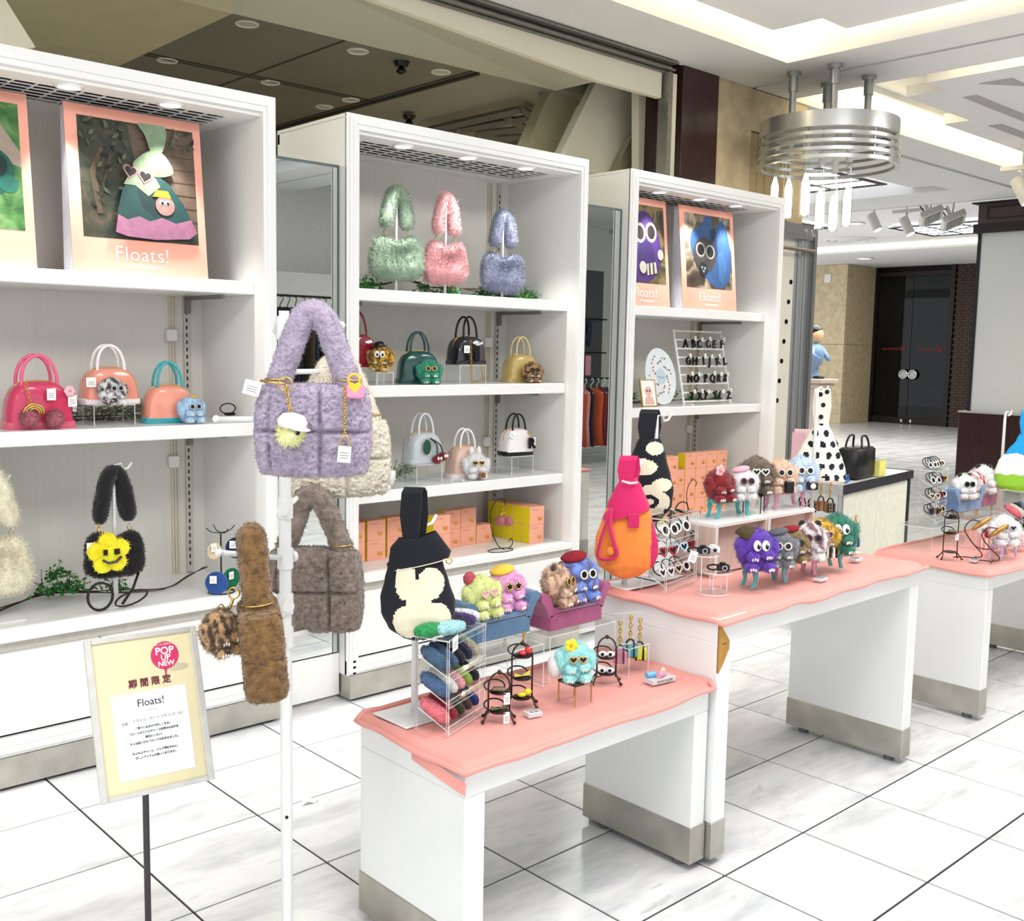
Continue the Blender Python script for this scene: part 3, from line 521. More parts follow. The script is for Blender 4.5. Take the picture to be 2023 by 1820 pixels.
def cloth(T, label, ov, drop, seed, fold=.0):
    x0, x1, y0, y1, z = T; nx, ny = 70, 36; mb = MB(); V = []; rnd = random.Random(seed); L, R_, N_, B_ = ov
    X0, X1, Y0, Y1 = x0-L, x1+R_, y0-N_, y1+B_
    def h(u, v):
        x, y = X0+(X1-X0)*u, Y0+(Y1-Y0)*v
        wav = noise.noise(Vector((x*6, y*6, seed)))*.004 + abs(noise.noise(Vector((x*2.2+y*3.1, y*1.3-x, seed+4))))**.5*.006
        zz = z+.004+wav
        ex, ey = max(x0-x, x-x1, 0), max(y0-y, y-y1, 0); e = max(ex, ey)
        if e > 0: zz -= min(e*1.5, drop)*(1+.35*noise.noise(Vector((x*9, y*9, seed+2))))
        edge = min(u, 1-u, v, 1-v)
        if edge < .035: zz += .012*(1-abs(edge-.017)/.018)*(e == 0)
        j = noise.noise(Vector((x*5, y*5, seed+9)))*.010
        return Vector((x+(j if u < .02 or u > .98 else 0), y+(j if v < .03 or v > .97 else 0), zz))
    for i in range(ny+1): V.append([h(k/nx, i/ny) for k in range(nx+1)])
    o_ = thing('pink_tablecloth', label, 'tablecloth', (x0, y0, z)); 
    mb.T = Matrix.Translation((-x0, -y0, -z)); mb.loft(V, False, False)
    mb.loft([[p-Vector((0, 0, .004)) for p in r] for r in V], False, False)
    ring_ = [V[0][k] for k in range(nx+1)]+[V[i][nx] for i in range(1, ny+1)]+[V[ny][k] for k in range(nx-1, -1, -1)]+[V[i][0] for i in range(ny-1, 0, -1)]
    mb.loft([ring_, [p-Vector((0, 0, .004)) for p in ring_]], False, True)
    mb.build('cloth_sheet', PINK, o_, True)
    hem = MB(); hem.T = mb.T; R2 = [p+Vector((0, 0, .004)) for p in ring_]
    hem.tube([p for i, p in enumerate(R2) if i % 2 == 0], .0075, 6, 0, True); hem.build('rolled_hem', PINK, o_, True)
    return o_
cloth(T1, 'pink satin cloth spread over the low front table', (.015, .0, .02, 0), .018, 3); cloth(T2, 'pink satin cloth spread over the taller middle table', (.01, .02, .02, 0), .02, 5); cloth(T3, 'pink satin cloth spread over the table cut by the right edge', (.015, 0, .02, 0), .02, 8)
# folded cloth flap at the near corner of the front table
fl_ = MB(); P_ = [(1.475, 1.93, .537), (1.468, 1.83, .53), (1.465, 1.76, .522), (1.47, 1.722, .515)]
fl_.loft([[(x, y, z), (x-.004, y-.002, z-.012), (x-.005, y-.003, z-.028)] for x, y, z in P_], False, False); fl_.build('folded_flap', PINK, bpy.data.objects['pink_tablecloth'], True).matrix_parent_inverse = Matrix.Translation((-T1[0], -T1[2], -T1[4]))
# ---------------------------------------------------------------- back counter
kc = Vector((5.03, 2.84, 0)); crz = math.atan2(.128, 1.026); ct = thing('storage_counter', 'cream panelled counter with dark metal edges holding the black handbag', 'counter', kc, crz); CW, CDp = 1.036, .5
MB().box(.02, CW-.02, .02, CDp, .06, .76).build('body', mat('cream_panel', '#eceadb', .5), ct); 
for k in range(2): MB().bbox(.03+k*.49, .515+k*.49, .008, .022, .07, .745, .002).build('door', mat('cream_panel'), ct)
for x in (0, CW-.025):
    for y in (0, CDp-.025): MB().box(x, x+.025, y, y+.025, 0, .8).build('corner_post', DK if x else SIL, ct)
MB().bbox(-.008, CW+.008, -.008, CDp+.01, .785, .8, .003).build('counter_top', mat('counter_grey', '#d9dbd9', .3), ct)
MB().box(-.01, CW+.01, -.012, -.006, .755, .803).box(CW+.006, CW+.014, -.01, CDp+.01, .755, .803).build('edge_strip', DK, ct); MB().box(-.014, -.006, -.01, CDp+.01, .75, .805).box(-.017, -.014, -.01, CDp+.01, .765, .775).build('edge_rail', SIL, ct); MB().box(-.006, .02, .02, CDp-.02, .04, .75).build('side_panel', mat('side_mirror', '#c9cdcb', .15, .6), ct)
# ---------------------------------------------------------------- builders for the merchandise
def lift(h): return '#'+''.join('%02x' % min(250, int(int(h[i:i+2], 16)*1.17+3)) for i in (1, 3, 5))
def furm(name, h='#ffffff', h2=None, sc=16): return mat('fur_'+name, lift(h), .95, var=.16, scale=sc, sheen=.35, bump=.5, bscale=60, col2=lift(h2) if h2 else None, detail=4, stretch=(1, 1, .6), ramp=(.44, .56) if sc < 10 else (.3, .7))
def remat(o, m, i=0): o.material_slots[i].link = 'OBJECT'; o.material_slots[i].material = m; return o
PROTO = {}
def shared(key, make, parent, m=None, loc=None, rot=None, name=None, sc=None):
    if key not in PROTO:
        o = make(); o.parent = parent; PROTO[key] = o.data; new = o
    else:
        new = bpy.data.objects.new(name or key.split('|')[0], PROTO[key]); COL.objects.link(new); new.parent = parent
    if m is not None: remat(new, m)
    if loc is not None: new.location = loc
    if rot is not None: new.rotation_euler = rot
    if sc is not None: new.scale = sc if isinstance(sc, (tuple, list)) else (sc,)*3
    return new
GOLDF = mat('gold_chain', '#d9b04e', .25, 1, var=.05)
def chain(a, b, parent, n=9, r=.006, sag=.0, m=None, name='chain', th=.0015):
    a, b = Vector(a), Vector(b); mb = MB(); L = (b-a).length/n
    for i in range(n):
        p = a.lerp(b, (i+.5)/n)-Vector((0, 0, sag*sin(pi*(i+.5)/n))); d = (b-a).normalized(); q = d.to_track_quat('X', 'Z' if i % 2 else 'Y').to_matrix().to_4x4()
        mb.T = Matrix.Translation(p) @ q; mb.torus((0, 0, 0), L*.62, th, 8, 4, 'z', 0, 1, .6)
    return mb.build(name, m or GOLDF, parent, True)
def ptag(parent, loc, rz=0, w=.03, h=.04, tilt=0, name='price_tag'):
    o = MB().box(-w/2, w/2, -.0006, .0006, -h, 0).build(name, PAPER, parent, loc=loc, rot=(0, tilt, rz))
    l = MB()
    for k in range(3): l.box(-w*.32, w*.3, -.0008, -.0006, -h*.75+k*h*.16, -h*.71+k*h*.16)
    l.build('tag_print', mat('tag_ink', '#555555', .7), o); return o
# ---- plush charms -----------------------------------------------------------
def plush_mesh(v):
    rnd = random.Random(40+v); mb = MB()
    mb.ell((0, .03, .55), (.42, .36, .43), 18, 12)
    for s in (-1, 1):
        mb.ell((s*.35, -.02, .46), (.17, .2, .32), 12, 9, R=Matrix.Rotation(s*.25, 3, 'Y'))
        mb.ell((s*.17, -.30, .36+(.05 if v == 1 and s > 0 else 0)), (.16, .14, .13), 12, 8)
        mb.ell((s*.2, -.30, .13), (.17, .2, .13), 12, 8, R=Matrix.Rotation(s*.35, 3, 'Z'))
    mb.ell((0, .0, .2), (.36, .32, .2), 14, 8)
    mb.noise(.035, 6, 0, v*5.1); mb.noise(.012, 22, 0, v)
    strands(mb, 4600, .085, .0055, 0, 0, .5, v+3); return mb.build('fur_body', PAPER, None, True)
def claws_mesh():
    mb = MB()
    for k in (-1, 0, 1): mb.ell((k*.055, 0, -abs(k)*.012), (.026, .03, .045), 8, 6)
    return mb.build('claws', mat('claw_white', '#f3f0e6', .5), None, True)
def disc(mb, c, r, n=16, mi=0, sx=1, y=0, sz=1): return mb.add([(c[0]+r*sx*cos(2*pi*k/n), c[1], c[2]+r*sz*sin(2*pi*k/n)) for k in range(n)], [tuple(range(n))], mi)
def shades_mesh(kind):
    mb = MB(); 
    for s in (-1, 1):
        if kind == 'heart':
            P = []
            for k in range(20): a = 2*pi*k/20; P.append((s*.15+.0075*16*sin(a)**3, -.0, .0075*(13*cos(a)-5*cos(2*a)-2*cos(3*a)-cos(4*a))))
            mb.tube(P, .022, 6, 0, True); mb.add(P, [tuple(range(20))], 1)
        elif kind == 'star':
            P = [(s*.15+(.13 if k % 2 == 0 else .075)*sin(k*pi/5), 0, (.13 if k % 2 == 0 else .075)*cos(k*pi/5)) for k in range(10)]
            mb.tube(P, .02, 6, 0, True); mb.add(P, [tuple(range(10))], 1)
        else:
            mb.torus((s*.15, 0, 0), .11, .024, 20, 6, 'y', 0); disc(mb, (s*.15, -.004, 0), .11, 20, 1)
    mb.tube([(-.05, 0, .02), (0, -.01, .035), (.05, 0, .02)], .014, 6, 0); return mb.build('sunglasses', [PAPER, BLACK], None, True)
def eyes_mesh():
    mb = MB()
    for s in (-1, 1): mb.ell((s*.1, 0, 0), (.095, .04, .13), 16, 10, 0); mb.ell((s*.1+.02, -.035, -.02), (.045, .018, .065), 12, 8, 1); mb.ell((s*.1+.03, -.05, .015), (.014, .006, .016), 8, 6, 0)
    return mb.build('eyes', [PAPER, BLACK], None, True)
WHT = mat('white_frame', '#f8f6f2', .3, var=0); GLD = mat('gold_frame', '#d8b56a', .25, .9, var=0); GRY = mat('silver_frame', '#c9c9cc', .25, .8, var=0)
def plush(label, loc, s, fur, face='round', fc=None, rz=0, hat=None, hatm=None, v=0, tilt=0, group=None, claws=True, lens=None, extra=None, key_ring=False):
    t = thing('plush_charm', label, 'plush charm', loc, rot=(0, tilt, rz), group=group, scale=s)
    shared('fur_body|%d' % v, lambda: plush_mesh(v), t, fur)
    if claws:
        for q in ((-.17, -.43, .33), (.17, -.43, .33+(.05 if v == 1 else 0)), (-.22, -.48, .1), (.22, -.48, .1)): shared('claws|0', claws_mesh, t, None, q, (.3, 0, q[0]*1.5))
    if face == 'eyes': shared('eyes|0', eyes_mesh, t, None, (0, -.335, .64), (-.18, 0, 0))
    elif face:
        o = shared('sunglasses|'+face, lambda: shades_mesh(face), t, fc or WHT, (0, -.375, .62), (-.18, 0, 0), sc=.82)
        if lens: remat(o, lens, 1)
    if hat == 'ball': mb = MB(); mb.ell((0, 0, 0), (.16, .15, .16), 14, 10); mb.noise(.02, 12); strands(mb, 500, .03, .008, 0, 0, .1, 5); mb.build('hat_pompom', hatm, t, True, loc=(-.24, .1, .92))
    if hat == 'beret': MB().lathe([(.05, -.02), (.26, 0), (.3, .05), (.24, .1), (.06, .12), (.02, .15)], 20).build('beret', hatm, t, True, loc=(-.06, .05, .9), rot=(0, -.25, 0))
    if hat == 'bowler': MB().lathe([(.3, 0), (.31, .02), (.2, .03), (.19, .14), (.12, .2), (.03, .21)], 20).build('hat', hatm, t, True, loc=(-.05, 0, .9), rot=(0, -.2, 0), sharp=50)
    if hat == 'straw': MB().lathe([(.18, 0), (.19, .03), (.17, .09), (.13, .12), (.03, .125)], 20).build('straw_hat', hatm, t, True, loc=(.05, 0, .9))
    if hat == 'bear':
        for q in (-.2, .2): MB().ell((q, 0, .93), (.1, .07, .1), 12, 8).build('round_ear', hatm, t, True)
    if hat == 'cap':
        mb = MB(); mb.T = Matrix.Rotation(.5, 4, 'Y'); mb.lathe([(.3, -.12), (.3, 0), (.2, .16), (.04, .22)], 18); mb.build('crochet_cap', hatm, t, True, loc=(-.18, .1, .82))
    if hat == 'flower':
        f = MB()
        for k in range(5): f.ell((.1*cos(k*1.2566), -.02, .1*sin(k*1.2566)), (.085, .03, .085), 10, 6)
        fo = f.build('flower', hatm, t, True, loc=(-.16, -.2, .95)); MB().ell((0, -.05, 0), .035, 8, 6).build('flower_centre', mat('flower_centre', '#e8a400', .5), fo, True)
    if extra: extra(t)
    if key_ring: MB().torus((0, 0, 1.02), .07, .014, 16, 6, 'y').build('key_ring', GLD, t, True)
    return t
# ---- jelly dome bags ---------------------------------------------------------
def jelly(name, h='#ffffff', rough=.12, var=.04, sc=8, col2=None): return mat('jelly_'+name, h, rough, var=var, scale=sc, coat=.8, col2=col2)
def dome_bag(label, loc, w, h, d, cb, cbase, ch_, rz=0, hh=None, hw=.42, extra=None, lean=0):
    t = thing('dome_handbag', label, 'handbag', loc, rot=(0, 0, rz)); hb = h*.14; hh = hh or h*.62; n = 26
    out = []
    for k in range(n+1):
        a = pi*k/n; x = -w/2*.93*math.copysign(abs(cos(a))**.62, cos(a)); z = hb+(h-hb)*abs(sin(a))**.72; 
        if k in (0, n): z = hb
        out.append((x*(1.0 if z > hb+.01 else 1.03), z))
    body = MB(); rings = []
    for s in (-1, -.97, -.8, -.4, 0, .4, .8, .97, 1):
        q = 1-.13*abs(s)**5; rings.append([(x*q, s*d/2, hb+(z-hb)*q) for x, z in out])
    body.loft(rings); body.build('body', cb, t, True, sharp=55)
    B = MB(); 
    rr = lambda x0, y0, r, z: [(x0*cx+(r*cos(a)), y0*cy+(r*sin(a)), z) for (cx, cy, a0) in ((1, 1, 0), (-1, 1, pi/2), (-1, -1, pi), (1, -1, 3*pi/2)) for a in (a0, a0+pi/4, a0+pi/2)]
    e = min(.02, d*.2); B.loft([rr(w/2-e, d/2-e, e*.9, 0), rr(w/2-e, d/2-e, e, .003), rr(w/2-e, d/2-e, e, hb), rr(w/2-e, d/2-e, e*.7, hb+.004)]); B.build('base', cbase, t, True, sharp=45)
    zp = MB(); zp.tube([(x*.97, 0, z+.001) for x, z in out if z > h*.45], .003, 6); zp.build('zipper', GLD, t, True)
    for s in (-1, 1):
        x1 = w*hw/2; zb = h*.9; P = [(-x1, s*d*.3, zb-h*.06)]+[(-x1*cos(pi*k/14)*1.02, s*d*.3*(1-.3*sin(pi*k/14)), zb+.0+hh*sin(pi*k/14)**.8) for k in range(15)]+[(x1, s*d*.3, zb-h*.06)]
        hd = MB().tube(P, w*.027, 8).build('handle', ch_, t, True)
        for q in (-1, 1): MB().torus((q*x1, s*d*.38, zb-h*.06), w*.03, w*.009, 14, 6, 'y').build('ring', GLD, hd, True); 
    for q in (-1, 1): MB().bbox(q*w*hw/2-w*.035, q*w*hw/2+w*.035, -d*.49, -d*.40, h*.68, h*.8, .003).build('handle_tab', cb, t)
    if extra: extra(t)
    return t
# ---- fur shoulder bags -------------------------------------------------------
def fur_bag(label, loc, w, h, sh, fur, rz=0, sw=.34, dip=.22, n=5200, seed=1, fold=1, lenf=.016, extra=None, straps=1, gap=.12, strapw=.13):
    t = thing('fur_handbag', label, 'handbag', loc, rz); mb = MB(); d = w*.36
    mb.ell((0, 0, h/2), (w/2, d/2, h/2), 34, 22, 0, .55)
    for i, p in enumerate(mb.v):
        u = p.z/h; x, y = p.x*(1-.14*u), p.y*(1-.35*u); z = p.z
        if u > .5: z -= dip*h*(u-.5)*2*math.exp(-(x/(w*.2))**2)
        if fold: y += .18*d*math.exp(-(((x-.08*w)/(.2*w))**2+((u-.62)/.2)**2))*(1 if p.y < 0 else 0)*2.2; y -= .1*d*math.exp(-((u-.28)/.13)**2)*(1 if p.y < 0 else 0)
        mb.v[i] = Vector((x, y, z))
    mb.noise(w*.035, 5/w*.3, 0, seed); mb.noise(w*.012, 16/w*.3, 0, seed+3); strands(mb, n, lenf, .0011, 0, 0, .25, seed); mb.build('body', fur, t, True)
    P = curve_pts([(s_*sw*w*a, .006*s_, h*(1+gap)+sh*b) for s_, a, b in ((-1, 1, 0), (-1, .88, .3), (-1, .66, .65), (-1, .36, .92), (1, 0, 1), (1, .36, .92), (1, .66, .65), (1, .88, .3), (1, 1, 0))], 4)
    n_ = len(P); R = [w*strapw*min(1, .45+.25*min(i, n_-1-i)) for i in range(n_)]
    m2 = MB().tube(P, R, 12, 0, False, .8); m2.noise(w*.012, 30, 0, seed); strands(m2, int(n*.45), lenf*.8, .0011, 0, 0, .25, seed+9); m2.build('strap', fur, t, True)
    for s in (-1, 1):
        MB().tube([(s*sw*w, 0, h*(1+gap)-.005), (s*sw*w-.008, 0, h+.005), (s*sw*w, 0, h*.93), (s*sw*w+.008, 0, h+.005)], .0022, 6, 0, True).build('clip', GLD, t, True)
    if extra: extra(t)
    return t
# ---- slouchy knot bags (patterned cloth) -------------------------------------
def knot_bag(label, loc, w, h, d, mats, pick, hs, rz=0, name='knot_bag', prof=None, twist=0, band=.21, extra=None, hoff=0, hd=.02, fold=.02, hpick=0):
    t = thing(name, label, 'bag', loc, rz); mb = MB(); n, R = 96, 70; rings = []
    prof = prof or [(0, .18), (.03, .45), (.1, .78), (.22, .97), (.38, 1), (.55, .9), (.7, .72), (.84, .5), (.94, .34), (1, .27)]
    def pw(u):
        for (a, x), (b, y) in zip(prof, prof[1:]):
            if u <= b: q = (u-a)/(b-a); q = q*q*(3-2*q)*.5+q*.5; return x+(y-x)*q
        return prof[-1][1]
    for i in range(R+1):
        u = i/R; k = pw(u); ww, dd = w/2*k, d/2*(.35+.65*k)*(1-.3*u)
        rings.append([Vector((ww*math.copysign(abs(cos(2*pi*j/n))**.8, cos(2*pi*j/n))+hoff*u*u, dd*sin(2*pi*j/n)*(1+fold*6*noise.noise(Vector((cos(2*pi*j/n)*2.2, u*2, twist)))), h*u+.012*noise.noise(Vector((cos(2*pi*j/n)*1.5, u*3, 3+twist))))) for j in range(n)])
    mb.loft(rings); k = 0
    for i, f in enumerate(mb.f):
        if len(f) == 4: c = (mb.v[f[0]]+mb.v[f[2]])/2; mb.m[i] = pick(c.x/(w/2), c.z/h, c.y < 0)
    mb.build('bag_body', mats, t, True)
    tw = w*band/2; P = [(hoff-tw*.3, -.008, h*.96), (hoff-tw*.35, -.012, h+hs*.5), (hoff-tw*.2, -.012, h+hs), (hoff, 0, h+hs+.012), (hoff+tw*.2, .012, h+hs), (hoff+tw*.35, .012, h+hs*.5), (hoff+tw*.3, .008, h*.96)]
    hm = MB(); rg = []
    for (x, y, z) in P: q = tw*(.72 if z < h else 1.0); rg.append([(x-q, y-.004, z), (x+q, y-.004, z), (x+q, y+.004, z), (x-q, y+.004, z)])
    hm.loft(rg)
    hm.build('handle_strap', mats[hpick] if isinstance(hpick, int) else hpick, t, True, sharp=40)
    if extra: extra(t)
    return t
STANDW = mat('white_stand', '#f0f0f0', .35, var=.01)
def bag_stand(label, base, ztop, bw=.17, bd=.14, rz=0, off=(0, 0), hook=.055, r=.007, plate=STANDW, hookdir=1, group=None):
    t = thing('bag_stand', label, 'stand', base, rz, group); H_ = ztop-base[2]
    MB().bbox(-bw/2, bw/2, -bd/2, bd/2, 0, .005, .0015).build('base_plate', plate, t)
    MB().tube([(off[0], off[1], .005), (off[0], off[1], H_-.03), (off[0]+.004*hookdir, off[1], H_), (off[0]+.03*hookdir, off[1], H_+.004), (off[0]+hook*.6*hookdir, off[1], H_-.018), (off[0]+hook*hookdir, off[1], H_-.014), (off[0]+(hook+.015)*hookdir, off[1], H_+.006)], [r*1.35 if k == 0 else (r if k < 2 else r*.6) for k in range(7)], 8).build('pole', plate, t, True)
    return t
# ---- small fittings ----------------------------------------------------------
def panel(mb, x0, x1, y0, y1, z0, z1):   # acrylic sheet: clear faces, bright edges
    k = len(mb.m); mb.box(x0, x1, y0, y1, z0, z1); s = sorted((abs(x1-x0), abs(y1-y0), abs(z1-z0)))
    ax = [abs(x1-x0), abs(y1-y0), abs(z1-z0)].index(s[0]); big = {2: (0, 1), 1: (2, 4), 0: (3, 5)}[ax]
    for i in range(6): mb.m[k+i] = 0 if i in big else 1
    return mb
ACM = [ACR, ACE]
def riser(label, loc, w, d, h, rz=0, th=.004, group=None, back=False):
    t = thing('acrylic_riser', label, 'riser', loc, rz, group)
    panel(MB(), -w/2, w/2, -d/2, d/2, h-th, h).build('top_sheet', ACM, t)
    for x in (-w/2, w/2-th): panel(MB(), x, x+th, -d/2, d/2, 0, h-th).build('side_sheet', ACM, t)
    if back: panel(MB(), -w/2+th, w/2-th, d/2-th, d/2, 0, h-th).build('back_sheet', ACM, t)
    return t
def curve_pts(P, n=6):      # Catmull-Rom through P
    P = [Vector(p) for p in P]; out = []
    for i in range(len(P)-1):
        a, b, c, d = P[max(i-1, 0)], P[i], P[i+1], P[min(i+2, len(P)-1)]
        for k in range(n):
            t = k/n; out.append(.5*((2*b)+(c-a)*t+(2*a-5*b+4*c-d)*t*t+(3*b-a-3*c+d)*t**3))
    return out+[P[-1]]
def hook_stand(label, loc, h, rz=0, m=None, r=.0022):
    t = thing('hook_stand', label, 'stand', loc, rz); m = m or mat('black_wire', '#17171a', .4, .5, var=0)
    MB().tube([(.28*h*cos(a*pi/12), .16*h*sin(a*pi/12), r) for a in range(24)], r, 6, 0, True).build('base_ring', m, t, True)
    MB().tube(curve_pts([(.1*h, 0, r), (-.08*h, 0, .12*h), (-.24*h, 0, .45*h), (-.26*h, 0, .75*h), (-.12*h, 0, .96*h), (.04*h, 0, .97*h), (.1*h, 0, .88*h), (.05*h, 0, .82*h)]), r, 6).build('hook', m, t, True)
    MB().tube(curve_pts([(.2*h, 0, r), (.3*h, 0, .1*h), (.26*h, 0, .2*h), (.2*h, 0, .14*h)]), r, 6).build('tail_curl', m, t, True); return t
LEAF = mat('ivy_leaf', '#2f7d33', .55, var=.35, scale=50); TWIG = mat('brown_twig', '#4b3a28', .8, var=.3, scale=60); MOSS = mat('grey_moss', '#7b8468', .8, var=.3)
def garland(label, pts, z, tufts, seed=1, leaf=LEAF, lab2='garland', up=.05, twn=3, lsz=.011):
    rnd = random.Random(seed); o = Vector(pts[0]); t = thing('ivy_garland', label, 'garland', o); P = [Vector(p)-o for p in pts]
    for k in range(twn):
        C = curve_pts([p+Vector((rnd.uniform(-.01, .01), rnd.uniform(-.012, .012), .006+rnd.random()*.018)) for p in P], 5); MB().tube(C, [.0028*(1-.5*i/len(C)) for i in range(len(C))], 6).build('twig', TWIG, t, True)
    for (q, n, rad) in tufts:
        q = Vector(q)-o; mb = MB(); tw = MB()
        for _ in range(n):
            c = q+Vector((rnd.gauss(0, rad), rnd.gauss(0, rad*.6), abs(rnd.gauss(0, rad*.8)))); a = Vector((rnd.gauss(0, 1), rnd.gauss(0, 1), rnd.gauss(0, 1))).normalized(); b = a.orthogonal().normalized()*lsz*.55; a *= lsz*rnd.uniform(.7, 1.3)
            m_ = a.cross(b).normalized()*lsz*.15; mb.add([c-a, c+b+m_, c+a, c-b+m_, c], [(0, 4, 1), (1, 4, 2), (2, 4, 3), (3, 4, 0)])
        for _ in range(7): tw.tube([q, q+Vector((rnd.gauss(0, rad*.7), rnd.gauss(0, rad*.4), abs(rnd.gauss(0, rad)))), q+Vector((rnd.gauss(0, rad*1.3), rnd.gauss(0, rad*.6), abs(rnd.gauss(0, rad*1.4))))], .0012, 4)
        tag(mb.build('leaves', leaf, t), kind='stuff'); tw.build('sprig', TWIG, t)
    return t
FACE = radians(-42.8)
def ony(px, y, z, py=700): p = at(px, py, 1, y); return Vector((p.x, y, z))
# ---------------------------------------------------------------- posters
def picmat(name, cols, scale, det=6):
    if name in MATS: return MATS[name]
    m = bpy.data.materials.new(name); m.use_nodes = True; nt = m.node_tree; b = nt.nodes['Principled BSDF']; tc = nt.nodes.new('ShaderNodeTexCoord')
    n = nt.nodes.new('ShaderNodeTexNoise'); n.inputs['Scale'].default_value = scale; n.inputs['Detail'].default_value = det; n.inputs['Distortion'].default_value = 1.2; r = nt.nodes.new('ShaderNodeValToRGB')
    nt.links.new(tc.outputs['Object'], n.inputs[0]); nt.links.new(n.outputs[0], r.inputs[0]); nt.links.new(r.outputs[0], b.inputs['Base Color']); r.color_ramp.interpolation = 'LINEAR'
    e = r.color_ramp.elements; e[0].position = .3; e[0].color = lin(cols[0]); e[1].position = .72; e[1].color = lin(cols[-1])
    for i, c in enumerate(cols[1:-1]): x = e.new(.3+.42*(i+1)/(len(cols)-1)); x.color = lin(c)
    b.inputs['Roughness'].default_value = .6; MATS[name] = m; return m
PEACHB = mat('peach_board', '#f0a792', .5, var=.03, scale=3); BOARDW = mat('foam_board_edge', '#d5d6df', .6)
def dim(h): return '#'+''.join('%02x' % int(int(h[i:i+2], 16)*.68) for i in (1, 3, 5))
def ink(h): return mat('ink_'+h, dim(h), .6, var=.12, scale=40)
def rounded(P):
    n = len(P); out = []
    for i in range(n):
        a, b, c, d = (Vector(P[(i+k) % n]) for k in (-1, 0, 1, 2))
        for q in range(4): t = q/4; out.append(tuple(.5*((2*b)+(c-a)*t+(2*a-5*b+4*c-d)*t*t+(3*b-a-3*c+d)*t**3)))
    return out
def poster(label, x0, x1, y0, pic, shapes, lean=.10, h=.585, z=1.735):
    w = x1-x0; t = thing('promo_poster', label, 'poster', (x0, y0, z), rot=(-lean, 0, 0))
    MB().box(0, w, 0, .006, 0, h).build('board', [PEACHB], t)
    MB().loft([[(0, .006, 0), (.004, .006, 0), (.004, .09, 0), (0, .09, 0)], [(0, .006, h-.01), (.004, .006, h-.01), (.004, .03, h-.01), (0, .03, h-.01)]]).build('side_wing', BOARDW, t)
    X0, X1, Z0, Z1 = w*.085, w*.94, h*.215, h*.935; ph = MB().box(X0, X1, -.0006, 0, Z0, Z1).build('photo_print', pic, t)
    k = 1
    for s in shapes:
        c, P = s[0], s[1]; y = -.0006-.0003*k; k += 1
        if len(s) > 2 and ('creature' in s[2] or 'fur_bag' in s[2] or 'strap' in s[2] or 'knot' in s[2]): P = rounded(P)
        P = [(min(1, max(0, u)), min(1, max(0, v))) for u, v in P]
        MB().add([(X0+(X1-X0)*u, y, Z0+(Z1-Z0)*v) for u, v in P], [tuple(range(len(P)))]).build(s[2] if len(s) > 2 else 'print_shape', c if not isinstance(c, str) else ink(c), ph)
    text('lettering', 'Floats!', h*.125, PAPER, t, (w*.5, -.001, h*.125), bold=-.0005, space=1.05); text('lettering', 'OMOTESANDO', h*.03, PAPER, t, (w*.52, -.001, h*.05), bold=.00005)
    return t
def circ(x, y, r, n=18, a=1.0): return [(x+r*a*cos(2*pi*k/n), y+r*sin(2*pi*k/n)) for k in range(n)]
def heart(x, y, s, rot=0):
    P = []
    for k in range(24): a = 2*pi*k/24; u, v = s/17*16*sin(a)**3, s/17*(13*cos(a)-5*cos(2*a)-2*cos(3*a)-cos(4*a)); P.append((x+u*cos(rot)-v*sin(rot), y+u*sin(rot)+v*cos(rot)))
    return P
FOL = picmat('dark_foliage_photo', ['#11140f', '#26301f', '#3b3526', '#584a3a'], 14); GRN = picmat('green_foliage_photo', ['#142812', '#2b5f26', '#4a7a3a', '#6f8f5c'], 12)
rnd = random.Random(5); lv = []
for k in range(46):
    u, v, a = rnd.uniform(.02, .42) if k < 36 else rnd.uniform(.72, .97), rnd.uniform(.3, .98) if k < 36 else rnd.uniform(.8, .98), rnd.uniform(0, 6.3); l = .06; lv.append((rnd.choice(['#161d14', '#2c3a28', '#5b6a4c', '#7d8a68']), [(u, v), (u+l*cos(a+.5)*.6, v+l*sin(a+.5)*.6), (u+l*cos(a)*1.3, v+l*sin(a)*1.3), (u+l*cos(a-.5)*.6, v+l*sin(a-.5)*.6)]))
brickw = [('#8a705c', [(.42, .98), (1, .98), (1, .1), (.55, .1)])]+[('#6d5645', [(.5, v), (1, v-.01), (1, v-.02), (.5, v-.012)]) for v in (.88, .77, .66, .55, .44, .33, .22)]
branch = [('#77654a', [(.12, .2), (.17, .2), (.13, .55), (.2, .75), (.17, .76), (.08, .56)]), ('#6f5d42', [(.15, .35), (.18, .36), (.27, .7), (.25, .71)])]
